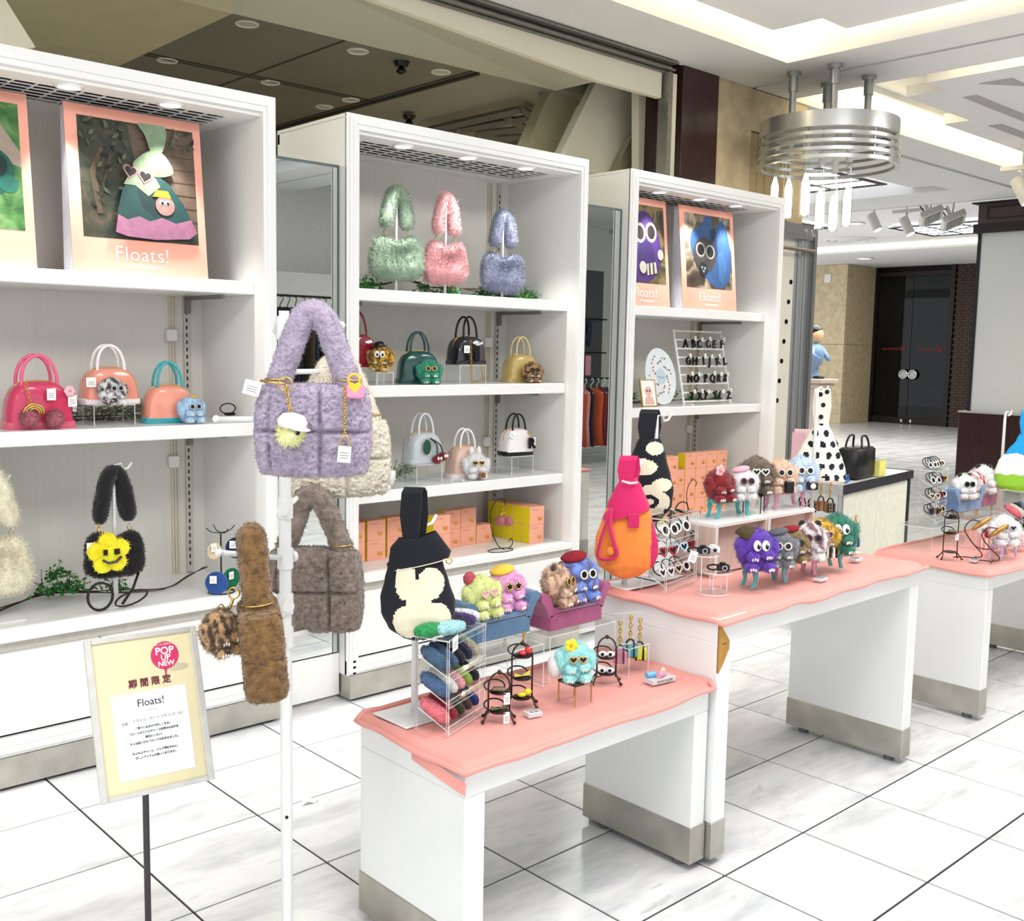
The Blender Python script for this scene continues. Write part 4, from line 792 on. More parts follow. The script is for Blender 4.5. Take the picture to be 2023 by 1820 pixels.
bag = [('#a9c9a0', [(.50, 1), (.73, 1), (.70, .78), (.60, .76), (.55, .9)], 'strap_print'), ('#1e5b58', [(.27, .2), (.33, .42), (.42, .55), (.62, .58), (.74, .5), (.86, .34), (.92, .2), (.6, .1)], 'bag_print'),
       ('#16403f', [(.45, .42), (.62, .5), (.72, .36), (.6, .2), (.5, .28)]), ('#d98fb4', [(.25, .05), (.28, .2), (.36, .165), (.46, .2), (.55, .165), (.66, .205), (.78, .165), (.92, .21), (.97, .1), (.9, .04), (.6, .01), (.35, .02)], 'bag_print'),
       ('#b8d3ab', [(.34, .46), (.40, .56), (.52, .6), (.62, .54), (.66, .47), (.55, .38), (.44, .46)], 'bag_print'), ('#a5c497', [(.43, .62), (.5, .72), (.62, .78), (.72, .74), (.78, .6), (.6, .55)], 'knot_print'), ('#8fb184', [(.6, .55), (.78, .6), (.72, .64), (.6, .62)]),
       ('#e9b3ac', heart(.405, .575, .072, -.2), 'glasses_print'), ('#1b1416', heart(.405, .575, .052, -.2)), ('#e9b3ac', heart(.53, .545, .072, -.2), 'glasses_print'), ('#1b1416', heart(.53, .545, .052, -.2)),
       ('#e8a79c', circ(.69, .31, .085), 'charm_print'), ('#c8c52f', [(.58, .38), (.62, .44), (.72, .44), (.75, .38)]), ('#ffffff', circ(.66, .335, .024)), ('#ffffff', circ(.71, .335, .024)), ('#151515', circ(.665, .33, .013)), ('#151515', circ(.715, .33, .013))]
poster('pink-bordered poster of a green, teal and pink bag on a dark tree', 1.352, 1.852, 3.715, FOL, brickw+branch+lv+bag)
poster('pink-bordered poster cut by the left edge, bare arm over leaves', .722, 1.232, 3.715, GRN, [('#e8cdb8', [(.45, 1), (.75, 1), (1, .62), (1, .5), (.6, .62), (.3, .75)], 'arm_print'), ('#1f7a66', circ(.75, .45, .2), 'fur_print'), ('#0f3f38', circ(.8, .5, .1)), ('#2f9a84', circ(.9, .36, .07))])
def crea(cx, cy, s, c1, c2): return [(c1, circ(cx, cy, s), 'creature_print'), (c2, circ(cx-.02, cy-.08*s*3, s*.75)), ('#f2ede0', circ(cx-s*.42, cy+s*.1, s*.36)), ('#191416', circ(cx-s*.42, cy+s*.1, s*.26)), ('#f2ede0', circ(cx+s*.42, cy+s*.1, s*.36)), ('#191416', circ(cx+s*.42, cy+s*.1, s*.26))]
LV2 = picmat('leaf_wall_photo', ['#1d1a16', '#3d3a22', '#7d6b3a', '#4d3b5a'], 10); GRV = picmat('grey_wall_photo', ['#2a2016', '#4a3b2c', '#9a8b78', '#b7a893'], 7)
poster('pink-bordered poster of a purple fuzzy charm, partly behind the frame', 4.17, 4.585, 3.69, LV2, [('#5b3590', [(.25, .05), (.2, .5), (.35, .85), (.6, .92), (.82, .7), (.92, .4), (.8, .15), (.6, .03)], 'creature_print'), ('#3f2370', circ(.55, .35, .2)), ('#efe9d8', circ(.42, .64, .13)), ('#20161a', circ(.42, .64, .09)), ('#efe9d8', circ(.68, .66, .13)), ('#20161a', circ(.68, .66, .09)), ('#efe8d6', [(.55, .1), (.78, .14), (.76, .28), (.54, .25)]), ('#1a1717', [(.6, .11), (.63, .115), (.62, .26), (.59, .255)]), ('#1a1717', [(.69, .125), (.72, .13), (.71, .27), (.68, .265)]), ('#efe8d6', circ(.88, .38, .07)), ('#efe8d6', circ(.45, .2, .08))])
poster('pink-bordered poster of a bright blue fur bag with grey charm', 4.70, 5.21, 3.69, GRV, [('#3f74b8', [(.45, .98), (.58, .98), (.6, .8), (.78, .95), (.9, .85), (.98, .5), (.95, .2), (.8, .03), (.6, .03), (.35, .2), (.12, .5), (.15, .75), (.35, .85)], 'fur_bag_print'), ('#1f3f70', [(.55, .8), (.66, .85), (.7, .5), (.62, .35), (.52, .6)]), ('#4f86c8', [(.7, .5), (.8, .55), (.88, .3), (.78, .06), (.68, .15)]), ('#56524e', circ(.4, .45, .24), 'charm_print'), ('#6a665f', circ(.36, .5, .14)), ('#efe9dc', circ(.32, .52, .1)), ('#15181e', circ(.32, .52, .075)), ('#efe9dc', circ(.52, .5, .1)), ('#15181e', circ(.52, .5, .075)), ('#1b2a38', circ(.36, .26, .09)), ('#e9eef2', circ(.33, .28, .018)), ('#e9eef2', circ(.39, .27, .018)), ('#e9eef2', circ(.36, .23, .018))])
# ---------------------------------------------------------------- first cabinet, upper shelf: jelly bags
POMM = furm('rose', '#9c5560', '#6e3942')
def pompom(t, loc, r, m, n=700, name='pompom'): 
    mb = MB().ell((0, 0, 0), r*.8, 14, 10); mb.noise(r*.1, 3/r); strands(mb, n, r*.34, r*.035, 0, 0, .1, 4); return mb.build(name, m, t, True, loc=loc)
def ex_pink(t):
    pompom(t, (-.055, -.085, .04), .035, POMM); pompom(t, (.03, -.085, .035), .035, POMM); chain((-.06, -.075, .16), (-.05, -.08, .09), t, 5)
    mb = MB(); 
    for k, r in enumerate((.034, .026, .018)): mb.tube([(-.04+r*cos(pi*a/10), -.09, .055+r*sin(pi*a/10)) for a in range(11)], .004, 6, 0)
    mb.build('rainbow_charm', GLD, t, True); ptag(t, (.025, -.072, .14)); ptag(t, (.1, -.06, .115)); mb = MB()
    for k in range(6): mb.ell((.09+.012*cos(k*1.05), -.066, .13+.012*sin(k*1.05)), (.009, .004, .009), 8, 6)
    mb.build('rose_charm', mat('pale_pink', '#f3bcc8', .4), t, True)
HOT = jelly('hot_pink', '#e2476b', .12, .05, 6, '#cf2f60'); dome_bag('glossy hot pink jelly dome bag with rainbow and pompom charm', (1.245, 3.80, 1.19), .235, .165, .11, HOT, jelly('rose', '#e85f80'), jelly('pink_handle', '#ee5f86'), 0, .105, .5, ex_pink)
PCH = jelly('peach', '#f5a088', .12, .03, 5); 
ra = riser('clear acrylic riser under the peach and white jelly bag', (1.52, 3.86, 1.19), .155, .11, .075)
def ex_tag(t): ptag(t, (-.085, -.06, .1), 0, .035, .035); ptag(t, (-.125, 0, .015), .3, .016, .04)
dome_bag('peach jelly dome bag with white base and handles on an acrylic riser', (1.52, 3.86, 1.2652), .215, .135, .10, PCH, jelly('white', '#fbf4f4'), jelly('white'), 0, .095, .46, ex_tag)
COW = furm('cow', '#f5f0ee', '#3b3230', 5); plush('black and white mottled fur charm on the peach and white bag', (1.505, 3.785, 1.262), .105, COW, 'round', GRY, .1)
dome_bag('peach jelly dome bag with turquoise base and handles', (1.735, 3.83, 1.19), .20, .145, .10, PCH, jelly('turquoise', '#22a9b3'), jelly('turquoise'), -.1, .1, .46)
plush('pale blue fur charm with dark sunglasses and a straw hat', (1.79, 3.745, 1.191), .105, furm('pale_blue', '#a9c6e6', '#8fb0d8'), 'round', GRY, 0, 'straw', mat('straw', '#c9a45e', .8, var=.2))
garland('dry grey moss garland behind the jelly bags', [(1.32, 4.02, 1.19), (1.5, 4.0, 1.19), (1.68, 4.03, 1.19), (1.9, 4.0, 1.19)], 1.19, [], 3, MOSS, twn=2, up=.05)
t = bpy.data.objects['ivy_garland']; rnd = random.Random(9); mb = MB()
for k in range(110): a = Vector((rnd.uniform(0, .58), rnd.uniform(-.02, .02), 0)); mb.tube(curve_pts([a, a+Vector((rnd.gauss(0, .03), rnd.gauss(0, .015), .03)), a+Vector((rnd.gauss(0, .05), rnd.gauss(0, .02), .03+rnd.random()*.05)), a+Vector((rnd.gauss(0, .06), 0, .02+rnd.random()*.07))], 4), .0016, 4)
tag(mb.build('moss_strands', MOSS, t), kind='stuff')
ht = thing('hair_tie_display', 'black hair tie on a small clear block beside the lilac fleece bag', 'hair tie', (1.965, 3.79, 1.19)); panel(MB(), -.03, .03, -.02, .02, 0, .02).build('clear_block', ACM, ht); MB().torus((0, 0, .05), .033, .0025, 24, 6, 'y', 0, 1, .6).build('elastic_loop', BLACK, ht, True); MB().bbox(-.012, .03, -.012, .012, .022, .034, .004).build('charm', BLACK, ht)
# ---------------------------------------------------------------- first cabinet, base shelf
CRF = furm('cream', '#dcd3bf', '#b9ae98', 30); BLKF = furm('black', '#111114', '#08080a'); 
bag_stand('white stand holding the cream fur bag, half out of frame', (1.08, 3.80, .525), .525+.50, .17, .13)
fur_bag('cream long-haired fur bag cut by the left edge', (1.06, 3.79, .615), .30, .21, .2, CRF, .0, .27, .2, 6500, 3, 1, .02)
bag_stand('white stand holding the black fur bag', (1.495, 3.77, .525), .525+.52, .15, .12)
YELF = furm('yellow', '#f6dc2a', '#e0bb10')
def flower_face(t):
    mb = MB(); 
    for k in range(5): a = k*1.2566+.4; mb.ell((.042*cos(a), 0, .042*sin(a)), (.034, .016, .034), 14, 10)
    mb.ell((0, -.004, 0), (.04, .016, .04), 14, 10); strands(mb, 1500, .011, .0014, 0, 0, 0, 2); f = mb.build('flower_charm', YELF, t, True, loc=(-.045, -.085, .105))
    MB().box(-.026, -.012, -.028, -.02, .0, .02).box(.012, .03, -.028, -.02, .0, .02).tube([(-.03, -.026, -.016), (-.01, -.029, -.028), (.016, -.029, -.026), (.036, -.026, -.01)], .005, 6).build('face_patch', BLACK, f); ptag(f, (-.06, .005, .045)); chain((-.03, .02, .11), (-.02, .0, .05), f, 4)
fur_bag('black fur bag with yellow smiling flower charm', (1.495, 3.77, .63), .225, .175, .185, BLKF, -.1, .24, .16, 5200, 6, 0, .009, flower_face, 1, .16, .155)
sl_ = thing('leather_strap', 'black coiled leather strap hanging under the black fur bag', 'strap', (1.46, 3.70, .53)); LTH = mat('black_leather', '#101012', .4, var=.1)
MB().tube([(-.05+.045*cos(a*pi/10), 0, .05+.05*sin(a*pi/10)) for a in range(20)], .005, 6, 0, True).build('coil', LTH, sl_, True); MB().tube([(.06+.06*cos(a*pi/10), -.01, .03+.024*sin(a*pi/10)+.2*(.06*cos(a*pi/10))) for a in range(20)], .006, 6, 0, True, .5).build('coil', LTH, sl_, True); MB().tube([(.03, 0, .01), (.08, .02, .06), (.11, .04, .11)], .005, 6).build('strap_end', LTH, sl_, True)
garland('green ivy garland along the lower shelf beside the black fur bag', [(1.08, 3.85, .525), (1.22, 3.97, .525), (1.35, 4.02, .53), (1.55, 3.9, .525), (1.72, 3.86, .525), (1.86, 3.95, .53), (1.93, 3.93, .57)], .525, [((1.33, 4.0, .54), 110, .035), ((1.40, 3.97, .55), 120, .035), ((1.36, 4.0, .60), 60, .025), ((1.55, 3.9, .545), 70, .03)], 4)
# crochet coasters on a wire stand
cs = thing('wire_coaster_stand', 'wire stand of crocheted round coasters with white tags', 'stand', (1.885, 3.705, .525)); WIR = mat('dark_wire', '#33312e', .4, .6)
MB().torus((0, 0, .003), .05, .0025, 24, 6).build('base_ring', WIR, cs, True); MB().tube([(0, 0, .003), (0, 0, .24)], .003, 6).build('stem', WIR, cs)
for z in (.15, .24): MB().tube(curve_pts([(-.06, 0, z+.02), (-.03, 0, z), (.03, 0, z), (.06, 0, z+.02)]), .002, 6).tube(curve_pts([(0, -.06, z+.02), (0, -.03, z), (0, .03, z), (0, .06, z+.02)]), .002, 6).build('arm', WIR, cs)
def coaster(lab, loc, r, m, rz, tilt=.3):
    t = thing('crochet_coaster', lab, 'coaster', loc, rot=(tilt, 0, rz)); mb = MB()
    for k in range(5): mb.torus((0, 0, 0), r*(k+.5)/5, r*.11, 20, 6, 'y')
    mb.build('crochet_rings', m, t, True); ptag(t, (-.01, -.012, .03), .1, .026, .03)
NVY = mat('navy_yarn', '#1f3566', .9, bump=.4); CRM = mat('cream_yarn', '#e6d3b0', .9, bump=.4)
coaster('dark navy crocheted coaster on the upper arm of the wire stand', (1.935, 3.675, .70), .042, NVY, FACE, 0); coaster('cream crocheted coaster on the upper arm of the wire stand', (1.84, 3.67, .70), .032, CRM, FACE+.9, 0)
coaster('blue crocheted coaster low on the wire stand', (1.848, 3.67, .573), .045, mat('blue_yarn', '#34589c', .9, bump=.4), FACE, 0); coaster('green crocheted coaster low on the wire stand', (1.925, 3.70, .575), .042, mat('green_yarn', '#1c7a52', .9, bump=.4), FACE+1.0, 0)
# ---------------------------------------------------------------- middle cabinet, top shelf: fur bags on stands
def stood_fur(px, y, lab, col, lab2, zb, w, h, sh, seed, rz=-.2):
    p = ony(px, y, 1.735, 500); bag_stand(lab2, (p.x, y, 1.735), zb+h*1.19+sh*1.05-.01, .11, .1, r=.005, hook=.06)
    fur_bag(lab, (p.x, y-.0, zb), w*1.13, h*1.06, sh*1.05, col, rz, .22, .2, 9000, seed, 1.6, .017, gap=.12, strapw=.14)
stood_fur(783, 3.80, 'sage green fur bag on the top shelf', furm('sage', '#8a9a88', '#6a7e6a'), 'stand under the sage green fur bag', 1.79, .225, .19, .15, 11)
stood_fur(880, 3.78, 'pale pink fur bag on the top shelf', furm('pinkfur', '#cfa0a0', '#b98789'), 'stand under the pale pink fur bag', 1.79, .19, .185, .16, 12)
stood_fur(993, 3.80, 'slate blue fur bag on the top shelf', furm('slate', '#858b9e', '#63697e'), 'stand under the slate blue fur bag', 1.77, .205, .18, .145, 13)
tf = []; 
for px, n in ((722, 150), (835, 90), (880, 100), (955, 130), (985, 90), (1010, 60), (1035, 70), (1062, 80), (1078, 50)): p = ony(px, 3.90, 1.75, 570); tf.append(((p.x, 3.88, 1.748), n, .032))
garland('green ivy garland with curling twigs along the top shelf', [(ony(a, 3.9, 1.735, 570).x, 3.9+b, 1.735+c) for a, b, c in ((700, 0, .02), (760, .03, .02), (800, 0, .05), (850, 0, .02), (900, .02, .03), (960, 0, .03), (1010, .02, .06), (1050, 0, .02), (1085, -.02, .05))], 1.735, tf, 6)
# ---------------------------------------------------------------- middle cabinet, second shelf
def on2(px, y, z): p = ony(px, y, z, 740); return p
p = on2(700, 3.83, 1.328); riser('clear acrylic riser under the burgundy jelly bag', p, .16, .11, .075, back=True)
WINE = jelly('wine', '#8d1f32', .1, .1); dome_bag('burgundy jelly dome bag partly hidden by the cabinet frame', p+Vector((0, 0, .0752)), .20, .145, .1, WINE, WINE, jelly('wine_handle', '#7c1628'), 0, .11)
TIG = furm('tiger', '#d9a52a', '#5e4312', 7); plush('yellow tiger-striped fur charm with goggle eyes and black bowler', on2(752, 3.745, 1.386), .118, TIG, 'eyes', None, FACE, 'bowler', BLACK); p = on2(752, 3.745, 1.328); riser('low clear block under the tiger charm', p, .09, .07, .056)
TEAL = jelly('bottle_green', '#0f4f48', .1, .1); p = on2(825, 3.83, 1.328); dome_bag('bottle green jelly dome bag on the second shelf', p, .205, .15, .1, TEAL, TEAL, jelly('green_handle', '#0d4440'), -.35, .1)
plush('emerald fur charm with gold glasses beside the green bag', on2(848, 3.72, 1.329), .115, furm('emerald', '#2a9a7a', '#176b55'), 'round', GLD, FACE+.3)
p = on2(920, 3.84, 1.328); riser('clear acrylic riser under the black jelly bag', p, .165, .11, .088, back=True); JBK = jelly('black', '#15161f', .08, .2, 60)
def ex_blk(t): ptag(t, (-.045, -.06, .09), 0, .035, .035); chain((-.02, -.055, .11), (-.01, -.06, -.085), t, 14, name='long_chain'); chain((-.01, -.06, -.085), (.07, -.05, -.07), t, 6); chain((.07, -.05, -.07), (.05, -.052, .0), t, 6); mb = MB(); [mb.ell((.0+.012*k, -.058, .095+.004*abs(k-2)), .007, 8, 6) for k in range(5)]; mb.build('pearl_charm', mat('pearl', '#f3efe8', .25), t, True)
dome_bag('black glitter jelly dome bag with gold chain on a riser', p+Vector((0, 0, .0882)), .195, .135, .1, JBK, JBK, BLACK, 0, .105, .42, ex_blk)
p = on2(1027, 3.84, 1.328); GLT = jelly('gold_glitter', '#cdb26a', .2, .2, 120); dome_bag('gold glitter jelly dome bag on the second shelf', p, .185, .14, .1, GLT, GLT, jelly('clear_gold', '#dcc78e'), -.2, .1)
plush('brown tabby fur charm beside the gold glitter bag', on2(1052, 3.735, 1.329), .105, furm('tabby', '#b08a5a', '#3a2818', 9), 'round', mat('brown_frame', '#4a2f22', .3, var=0), FACE+.3, group=None)
# ---------------------------------------------------------------- middle cabinet, third shelf
def on3(px, y, z): return ony(px, y, z, 940)
p = on3(834, 3.80, .873); riser('clear acrylic riser under the silver jelly bag', p, .15, .11, .088, back=True); SLV = jelly('silver', '#c6ccd0', .15, .06, 80)
def ex_cherry(t):
    CH = furm('cherry', '#7c1420', '#4f0a12'); pompom(t, (.03, -.075, .02), .024, CH, 400); pompom(t, (.065, -.07, .032), .024, CH, 400); MB().tube(curve_pts([(0, -.06, .12), (.03, -.07, .09), (.03, -.075, .045)]), .003, 6).tube(curve_pts([(0, -.06, .12), (.05, -.066, .09), (.065, -.07, .055)]), .003, 6).build('stem', mat('stem_black', '#1c201c', .5), t, True)
    MB().ell((-.02, -.066, .08), (.022, .004, .036), 12, 8).build('leaf', mat('leaf_dark', '#1f4a36', .5), t, True)
    for q in (.022, .038, .06, .072): MB().ell((q, -.098, .028+.1*(q > .05)*.1), (.006, .003, .008), 8, 6).build('eye', PAPER, t, True)
dome_bag('silver clear jelly dome bag with red cherry charm', p+Vector((0, 0, .0882)), .19, .145, .1, SLV, SLV, jelly('clear_silver', '#dfe4e6'), -.05, .1, .42, ex_cherry)
NUD = jelly('nude', '#e8c3b0', .14, .03); p = on3(917, 3.82, .873); dome_bag('nude beige jelly dome bag with pale base', p, .19, .155, .1, NUD, jelly('white'), jelly('white'), -.15, .095)
def ex_bun(t):
    for q in (-.16, .12): MB().ell((q, .05, 1.0), (.09, .06, .2), 10, 8).build('bunny_ear', furm('white', '#f6f3f0', '#e9e4e2'), t, True)
    MB().bbox(-.02, .22, -.58, -.44, .1, .28, .02).build('leopard_pouch', furm('leopard', '#8a5a2a', '#2a180c', 20), t)
plush('white bunny fur charm with heart sunglasses on the third shelf', on3(940, 3.735, .874), .13, furm('white', '#f6f3f0', '#e9e4e2'), 'heart', GLD, FACE+.3, extra=ex_bun, claws=False)
p = on3(1017, 3.80, .873); riser('clear acrylic riser under the white and black jelly bag', p, .15, .11, .092, back=True)
def ex_r(t): text('letter_charm', 'R', .07, BLACK, t, (.055, -.062, .06), ext=.004, bold=.003); ptag(t, (.07, -.055, .09)); ptag(t, (-.055, -.058, .12), 0, .032, .03, .5); chain((.04, -.05, .12), (.055, -.06, .09), t, 4)
dome_bag('white jelly dome bag with black base and handles', p+Vector((0, 0, .0922)), .175, .135, .095, jelly('white'), BLACK, BLACK, -.1, .085, .45, ex_r)
p = on3(755, 3.70, .873); plush('white and pink fur charm half hidden by the cream fleece bag', p, .11, furm('white', '#f6f3f0', '#e9e4e2'), 'eyes', None, FACE)
p = on3(780, 3.88, .873); gp = thing('air_plant', 'wispy grey-green air plant on the third shelf', 'plant', p); mb = MB(); rnd = random.Random(3)
for k in range(80): a = rnd.uniform(0, 6.3); l = rnd.uniform(.05, .13); mb.tube(curve_pts([(0, 0, .005), (.3*l*cos(a), .2*l*sin(a), .45*l), (l*.8*cos(a), .5*l*sin(a), .6*l+rnd.uniform(-.02, .03)), (l*1.1*cos(a), .6*l*sin(a), .5*l+rnd.uniform(-.03, .03))], 3), [.0016]*9+[.0006], 4)
tag(mb.build('foliage', mat('air_plant_green', '#8fa183', .7, var=.2), gp), kind='stuff')
p = on3(905, 3.70, .873); cc = thing('acrylic_price_block', 'small acrylic price block before the nude jelly bag', 'price block', p, FACE); MB().box(-.03, .03, -.018, .018, 0, .012).build('block', ACE, cc); text('price_print', '¥14,300', .012, mat('tag_ink'), cc, (0, -.0185, .006)); text('price_print', 'FLOATS', .01, mat('tag_ink'), cc, (0, 0, .0125), (0, 0, 0))
# ---------------------------------------------------------------- boxes
BPK = mat('peach_box', '#f5ae93', .55, var=.02); BYL = mat('yellow_box', '#f2dd12', .5, var=.02); FOILG = mat('gold_foil', '#e2a24e', .3, .6, var=.1)
def box_mesh(yl):
    mb = MB(); mb.bbox(-.05, .05, 0, .062, 0, .092, .0016); mb.m[14] = 1 if yl else 0; return mb.build('carton', [BPK, BYL], None)
def crown_mesh():
    P = [(-.014, -.01), (.012, -.014), (.018, .008), (.008, -.002), (.004, .012), (-.004, .0), (-.014, .01)]; return MB().add([(x, 0, z) for x, z in P], [tuple(range(7))]).build('crown_print', FOILG, None)
nb = [0]
def carton(loc, lab, grp, yl=True, tg=False, rz=0, word=True):
    t = thing('gift_box', lab, 'box', loc, rz, grp); shared('carton|%d' % yl, lambda: box_mesh(yl), t); shared('crown_print|0', crown_mesh, t, None, (.018, -.0006, .032))
    if word: text('lettering', 'Floats!', .016, mat('peach_ink', '#e2967a', .5), t, (-.012, -.0004, .077))
    if tg: ptag(t, (.053, .01, .06), .9, .022, .03)
    return t
G2 = 'peach gift boxes in the middle cabinet'
def stack(x, y, n, where, tg=(), z0=.525, grp=G2, yl=True):
    nm = {1: ['lone'], 2: ['lower', 'upper'], 3: ['bottom', 'middle', 'top'], 4: ['bottom', 'second', 'third', 'top']}[n]
    for k in range(n): carton((x, y, z0+k*.0925), f'{nm[k]} peach gift box {where}', grp, yl, k in tg)
stack(2.60, 3.83, 2, 'at the left frame end of the box row'); stack(2.72, 3.84, 2, 'second from the frame, with a tag', (1,)); stack(2.845, 3.86, 2, 'with yellow flank near the black flower bag', (0, 1))
stack(3.045, 3.77, 2, 'just behind the black flower bag strap', (0,)); stack(3.175, 3.85, 2, 'in the middle of the box row', ()); stack(3.285, 3.86, 2, 'left of the hook stand', (1,)); stack(3.39, 3.86, 1, 'behind the hook stand')
stack(2.64, 3.93, 3, 'stacked at the back by the frame')
for r_ in range(5):
    for k in range(2): carton((3.60, 3.70+r_*.0635, .525+k*.0925), f'{("lower", "upper")[k]} yellow-sided gift box, {("front", "second", "third", "fourth", "rearmost")[r_]} in the yellow stack', 'yellow-sided boxes in the middle cabinet', True, r_ == 0, 0, r_ == 0)
hs = hook_stand('black wire hook stand holding rose pompom charm', (3.32, 3.66, .525), .26); pc_ = thing('pompom_charm', 'two rose pompoms on a gold clasp hanging from hook stand', 'charm', (3.335, 3.66, .70))
pompom(pc_, (-.02, 0, -.03), .026, POMM, 500); pompom(pc_, (.022, -.012, -.035), .026, POMM, 500); chain((0, 0, .05), (0, 0, 0), pc_, 4); MB().torus((0, 0, -.01), .018, .003, 16, 6, 'y').build('clasp', GLD, pc_, True)
def on5(px, y, z): return ony(px, y, z, 900)
G3 = 'peach gift boxes in the far cabinet'
for i, x in enumerate((4.86, 4.965, 5.07, 5.175, 5.28)):
    for k in range(4):
        if i == 0 and k == 3: continue
        carton((x, 3.80, .525+k*.0925), f'{("bottom", "second", "third", "top")[k]} gift box in the {("first", "second", "third", "fourth", "last")[i]} column of the far cabinet', G3, True, False, 0, k == 3)
for k in range(4): carton((4.72, 3.74, .525+k*.0925), f'{("bottom", "second", "third", "top")[k]} yellow-flanked gift box behind the black and white bag', G3, True, k == 3)
for k in range(4): carton((4.62, 3.90, .525+k*.0925), f'{("bottom", "second", "third", "top")[k]} gift box at the rear by the far cabinet frame', G3, True, False)
# ---------------------------------------------------------------- far cabinet, middle shelf
RKW = mat('rack_white', '#f2f2ef', .4); lr = thing('letter_rack', 'white ladder rack hung with black letter charms', 'rack', (4.88, 3.80, 1.186), rot=(-.22, 0, 0)); RW, RH = .46, .45
for x in (0, RW): MB().bbox(x-.006, x+.006, -.006, .006, 0, RH, .002).build('upright', RKW, lr)
for k in range(9): MB().bbox(0, RW, -.005, .005, .012+k*.053, .022+k*.053, .002).build('rung', RKW, lr)
for row, word in enumerate(('ABCCEF', 'GHIJKL', 'NOPQRS', 'TXYTLZ')):
    z = RH-.03-row*.106
    for i, c in enumerate(word):
        x = .06+i*.072; lt_ = thing('letter_charm', f'black letter {c} charm in the {("top", "second", "third", "lowest")[row]} row of the rack, {("first", "second", "third", "fourth", "fifth", "sixth")[i]} along', 'letter charm', (4.88+x, 3.80-.022+(z-.05)*.21, 1.186+z*.97), rot=(0, random.uniform(-.25, .25), 0), group='letter charms')
        text('letter', c, .066, BLACK, lt_, (0, 0, -.052), ext=.004, bold=.002); MB().tube([(0, .012, .02), (0, -.006, .0), (0, 0, -.03)], .0015, 5).build('loop', GLD, lt_)
        if (i*3+row) % 4 != 0: ptag(lt_, (.02, -.004, -.01), .2, .026, .024)
p = on5(1308, 3.80, 1.186); rd = thing('round_display_board', 'round pale blue card display dotted with tiny letter studs', 'display board', (4.70, 3.80, 1.19), rot=(-.2, 0, 0)); mb = MB(); 
mb.loft([[(.135*cos(2*pi*k/40), y, .165+.165*sin(2*pi*k/40)) for k in range(40)] for y in (0, .004)]); mb.build('disc', mat('pale_blue_card', '#e6edf0', .4), rd); disc(MB(), (0, -.001, .165), .045, 24).build('centre_print', mat('print_blue', '#c3d7e2', .5), rd); text('lettering', 'Floats!', .02, mat('grey_ink', '#8fa6b4', .5), rd, (0, -.0015, .16))
rnd = random.Random(2); mb = MB()
for k in range(34): a = k*2.4; r_ = .055+.06*((k*7) % 10)/10; mb.ell((r_*cos(a)*.95, -.003, .165+r_*sin(a)*1.15), (.005, .003, .006), 6, 4, k % 4)
mb.build('letter_studs', [mat('stud_a', '#4f5f78', .4), mat('stud_b', '#b98a6a', .4), mat('stud_c', '#b94f50', .4), mat('stud_d', '#8a8f98', .4)], rd); MB().tube([(-.04, .02, .1), (-.05, .09, 0), (.05, .09, 0), (.04, .02, .1)], .002, 6).build('easel', WIR, rd)
p = on5(1262, 3.76, 1.186); fc_ = thing('framed_card', 'small gold-framed illustrated card leaning on the shelf', 'framed card', (4.50, 3.74, 1.187), rot=(-.2, 0, -.1)); MB().box(-.055, .055, 0, .006, 0, .15).build('card', PAPER, fc_)
MB().box(-.058, -.053, -.003, .008, 0, .153).box(.053, .058, -.003, .008, 0, .153).box(-.053, .053, -.003, .008, .148, .153).box(-.053, .053, -.003, .008, 0, .005).build('frame', GLD, fc_); MB().add([(x, -.0005, z) for x, z in circ(.0, .085, .028)], [tuple(range(18))]).add([(x, -.0004, z) for x, z in ((-.035, .012), (.04, .012), (.03, .05), (0, .065), (-.028, .05))], [(0, 1, 2, 3, 4)]).build('figure_print', mat('pinkish_print', '#e8b8a8', .6), fc_); MB().box(-.016, -.004, -.001, -.0006, .085, .091).box(.004, .016, -.001, -.0006, .085, .091).build('glasses_print', BLACK, fc_)
garland('ivy sprigs behind the round display board and letter rack', [(4.42, 3.95, 1.186), (4.6, 3.96, 1.186), (4.8, 3.95, 1.186), (5.1, 3.93, 1.19), (5.35, 3.92, 1.19)], 1.186, [((4.44, 3.94, 1.2), 60, .03), ((4.56, 3.95, 1.21), 90, .03), ((4.95, 3.95, 1.22), 60, .03), ((5.12, 3.93, 1.2), 60, .03), ((5.36, 3.92, 1.2), 60, .02)], 8)
p = on(1340, 806, 1.186); pb = thing('acrylic_price_block', 'small acrylic price block at the foot of the round board', 'price block', (4.80, 3.71, 1.186), FACE); MB().box(-.03, .03, -.018, .018, 0, .012).build('block', ACE, pb); text('price_print', '¥2,750', .012, mat('tag_ink'), pb, (0, -.0185, .006))
hs = hook_stand('black wire hook stand before the far cabinet boxes', (4.82, 3.66, .525), .24); MB().ell((0, 0, 0), .001, 6, 4)
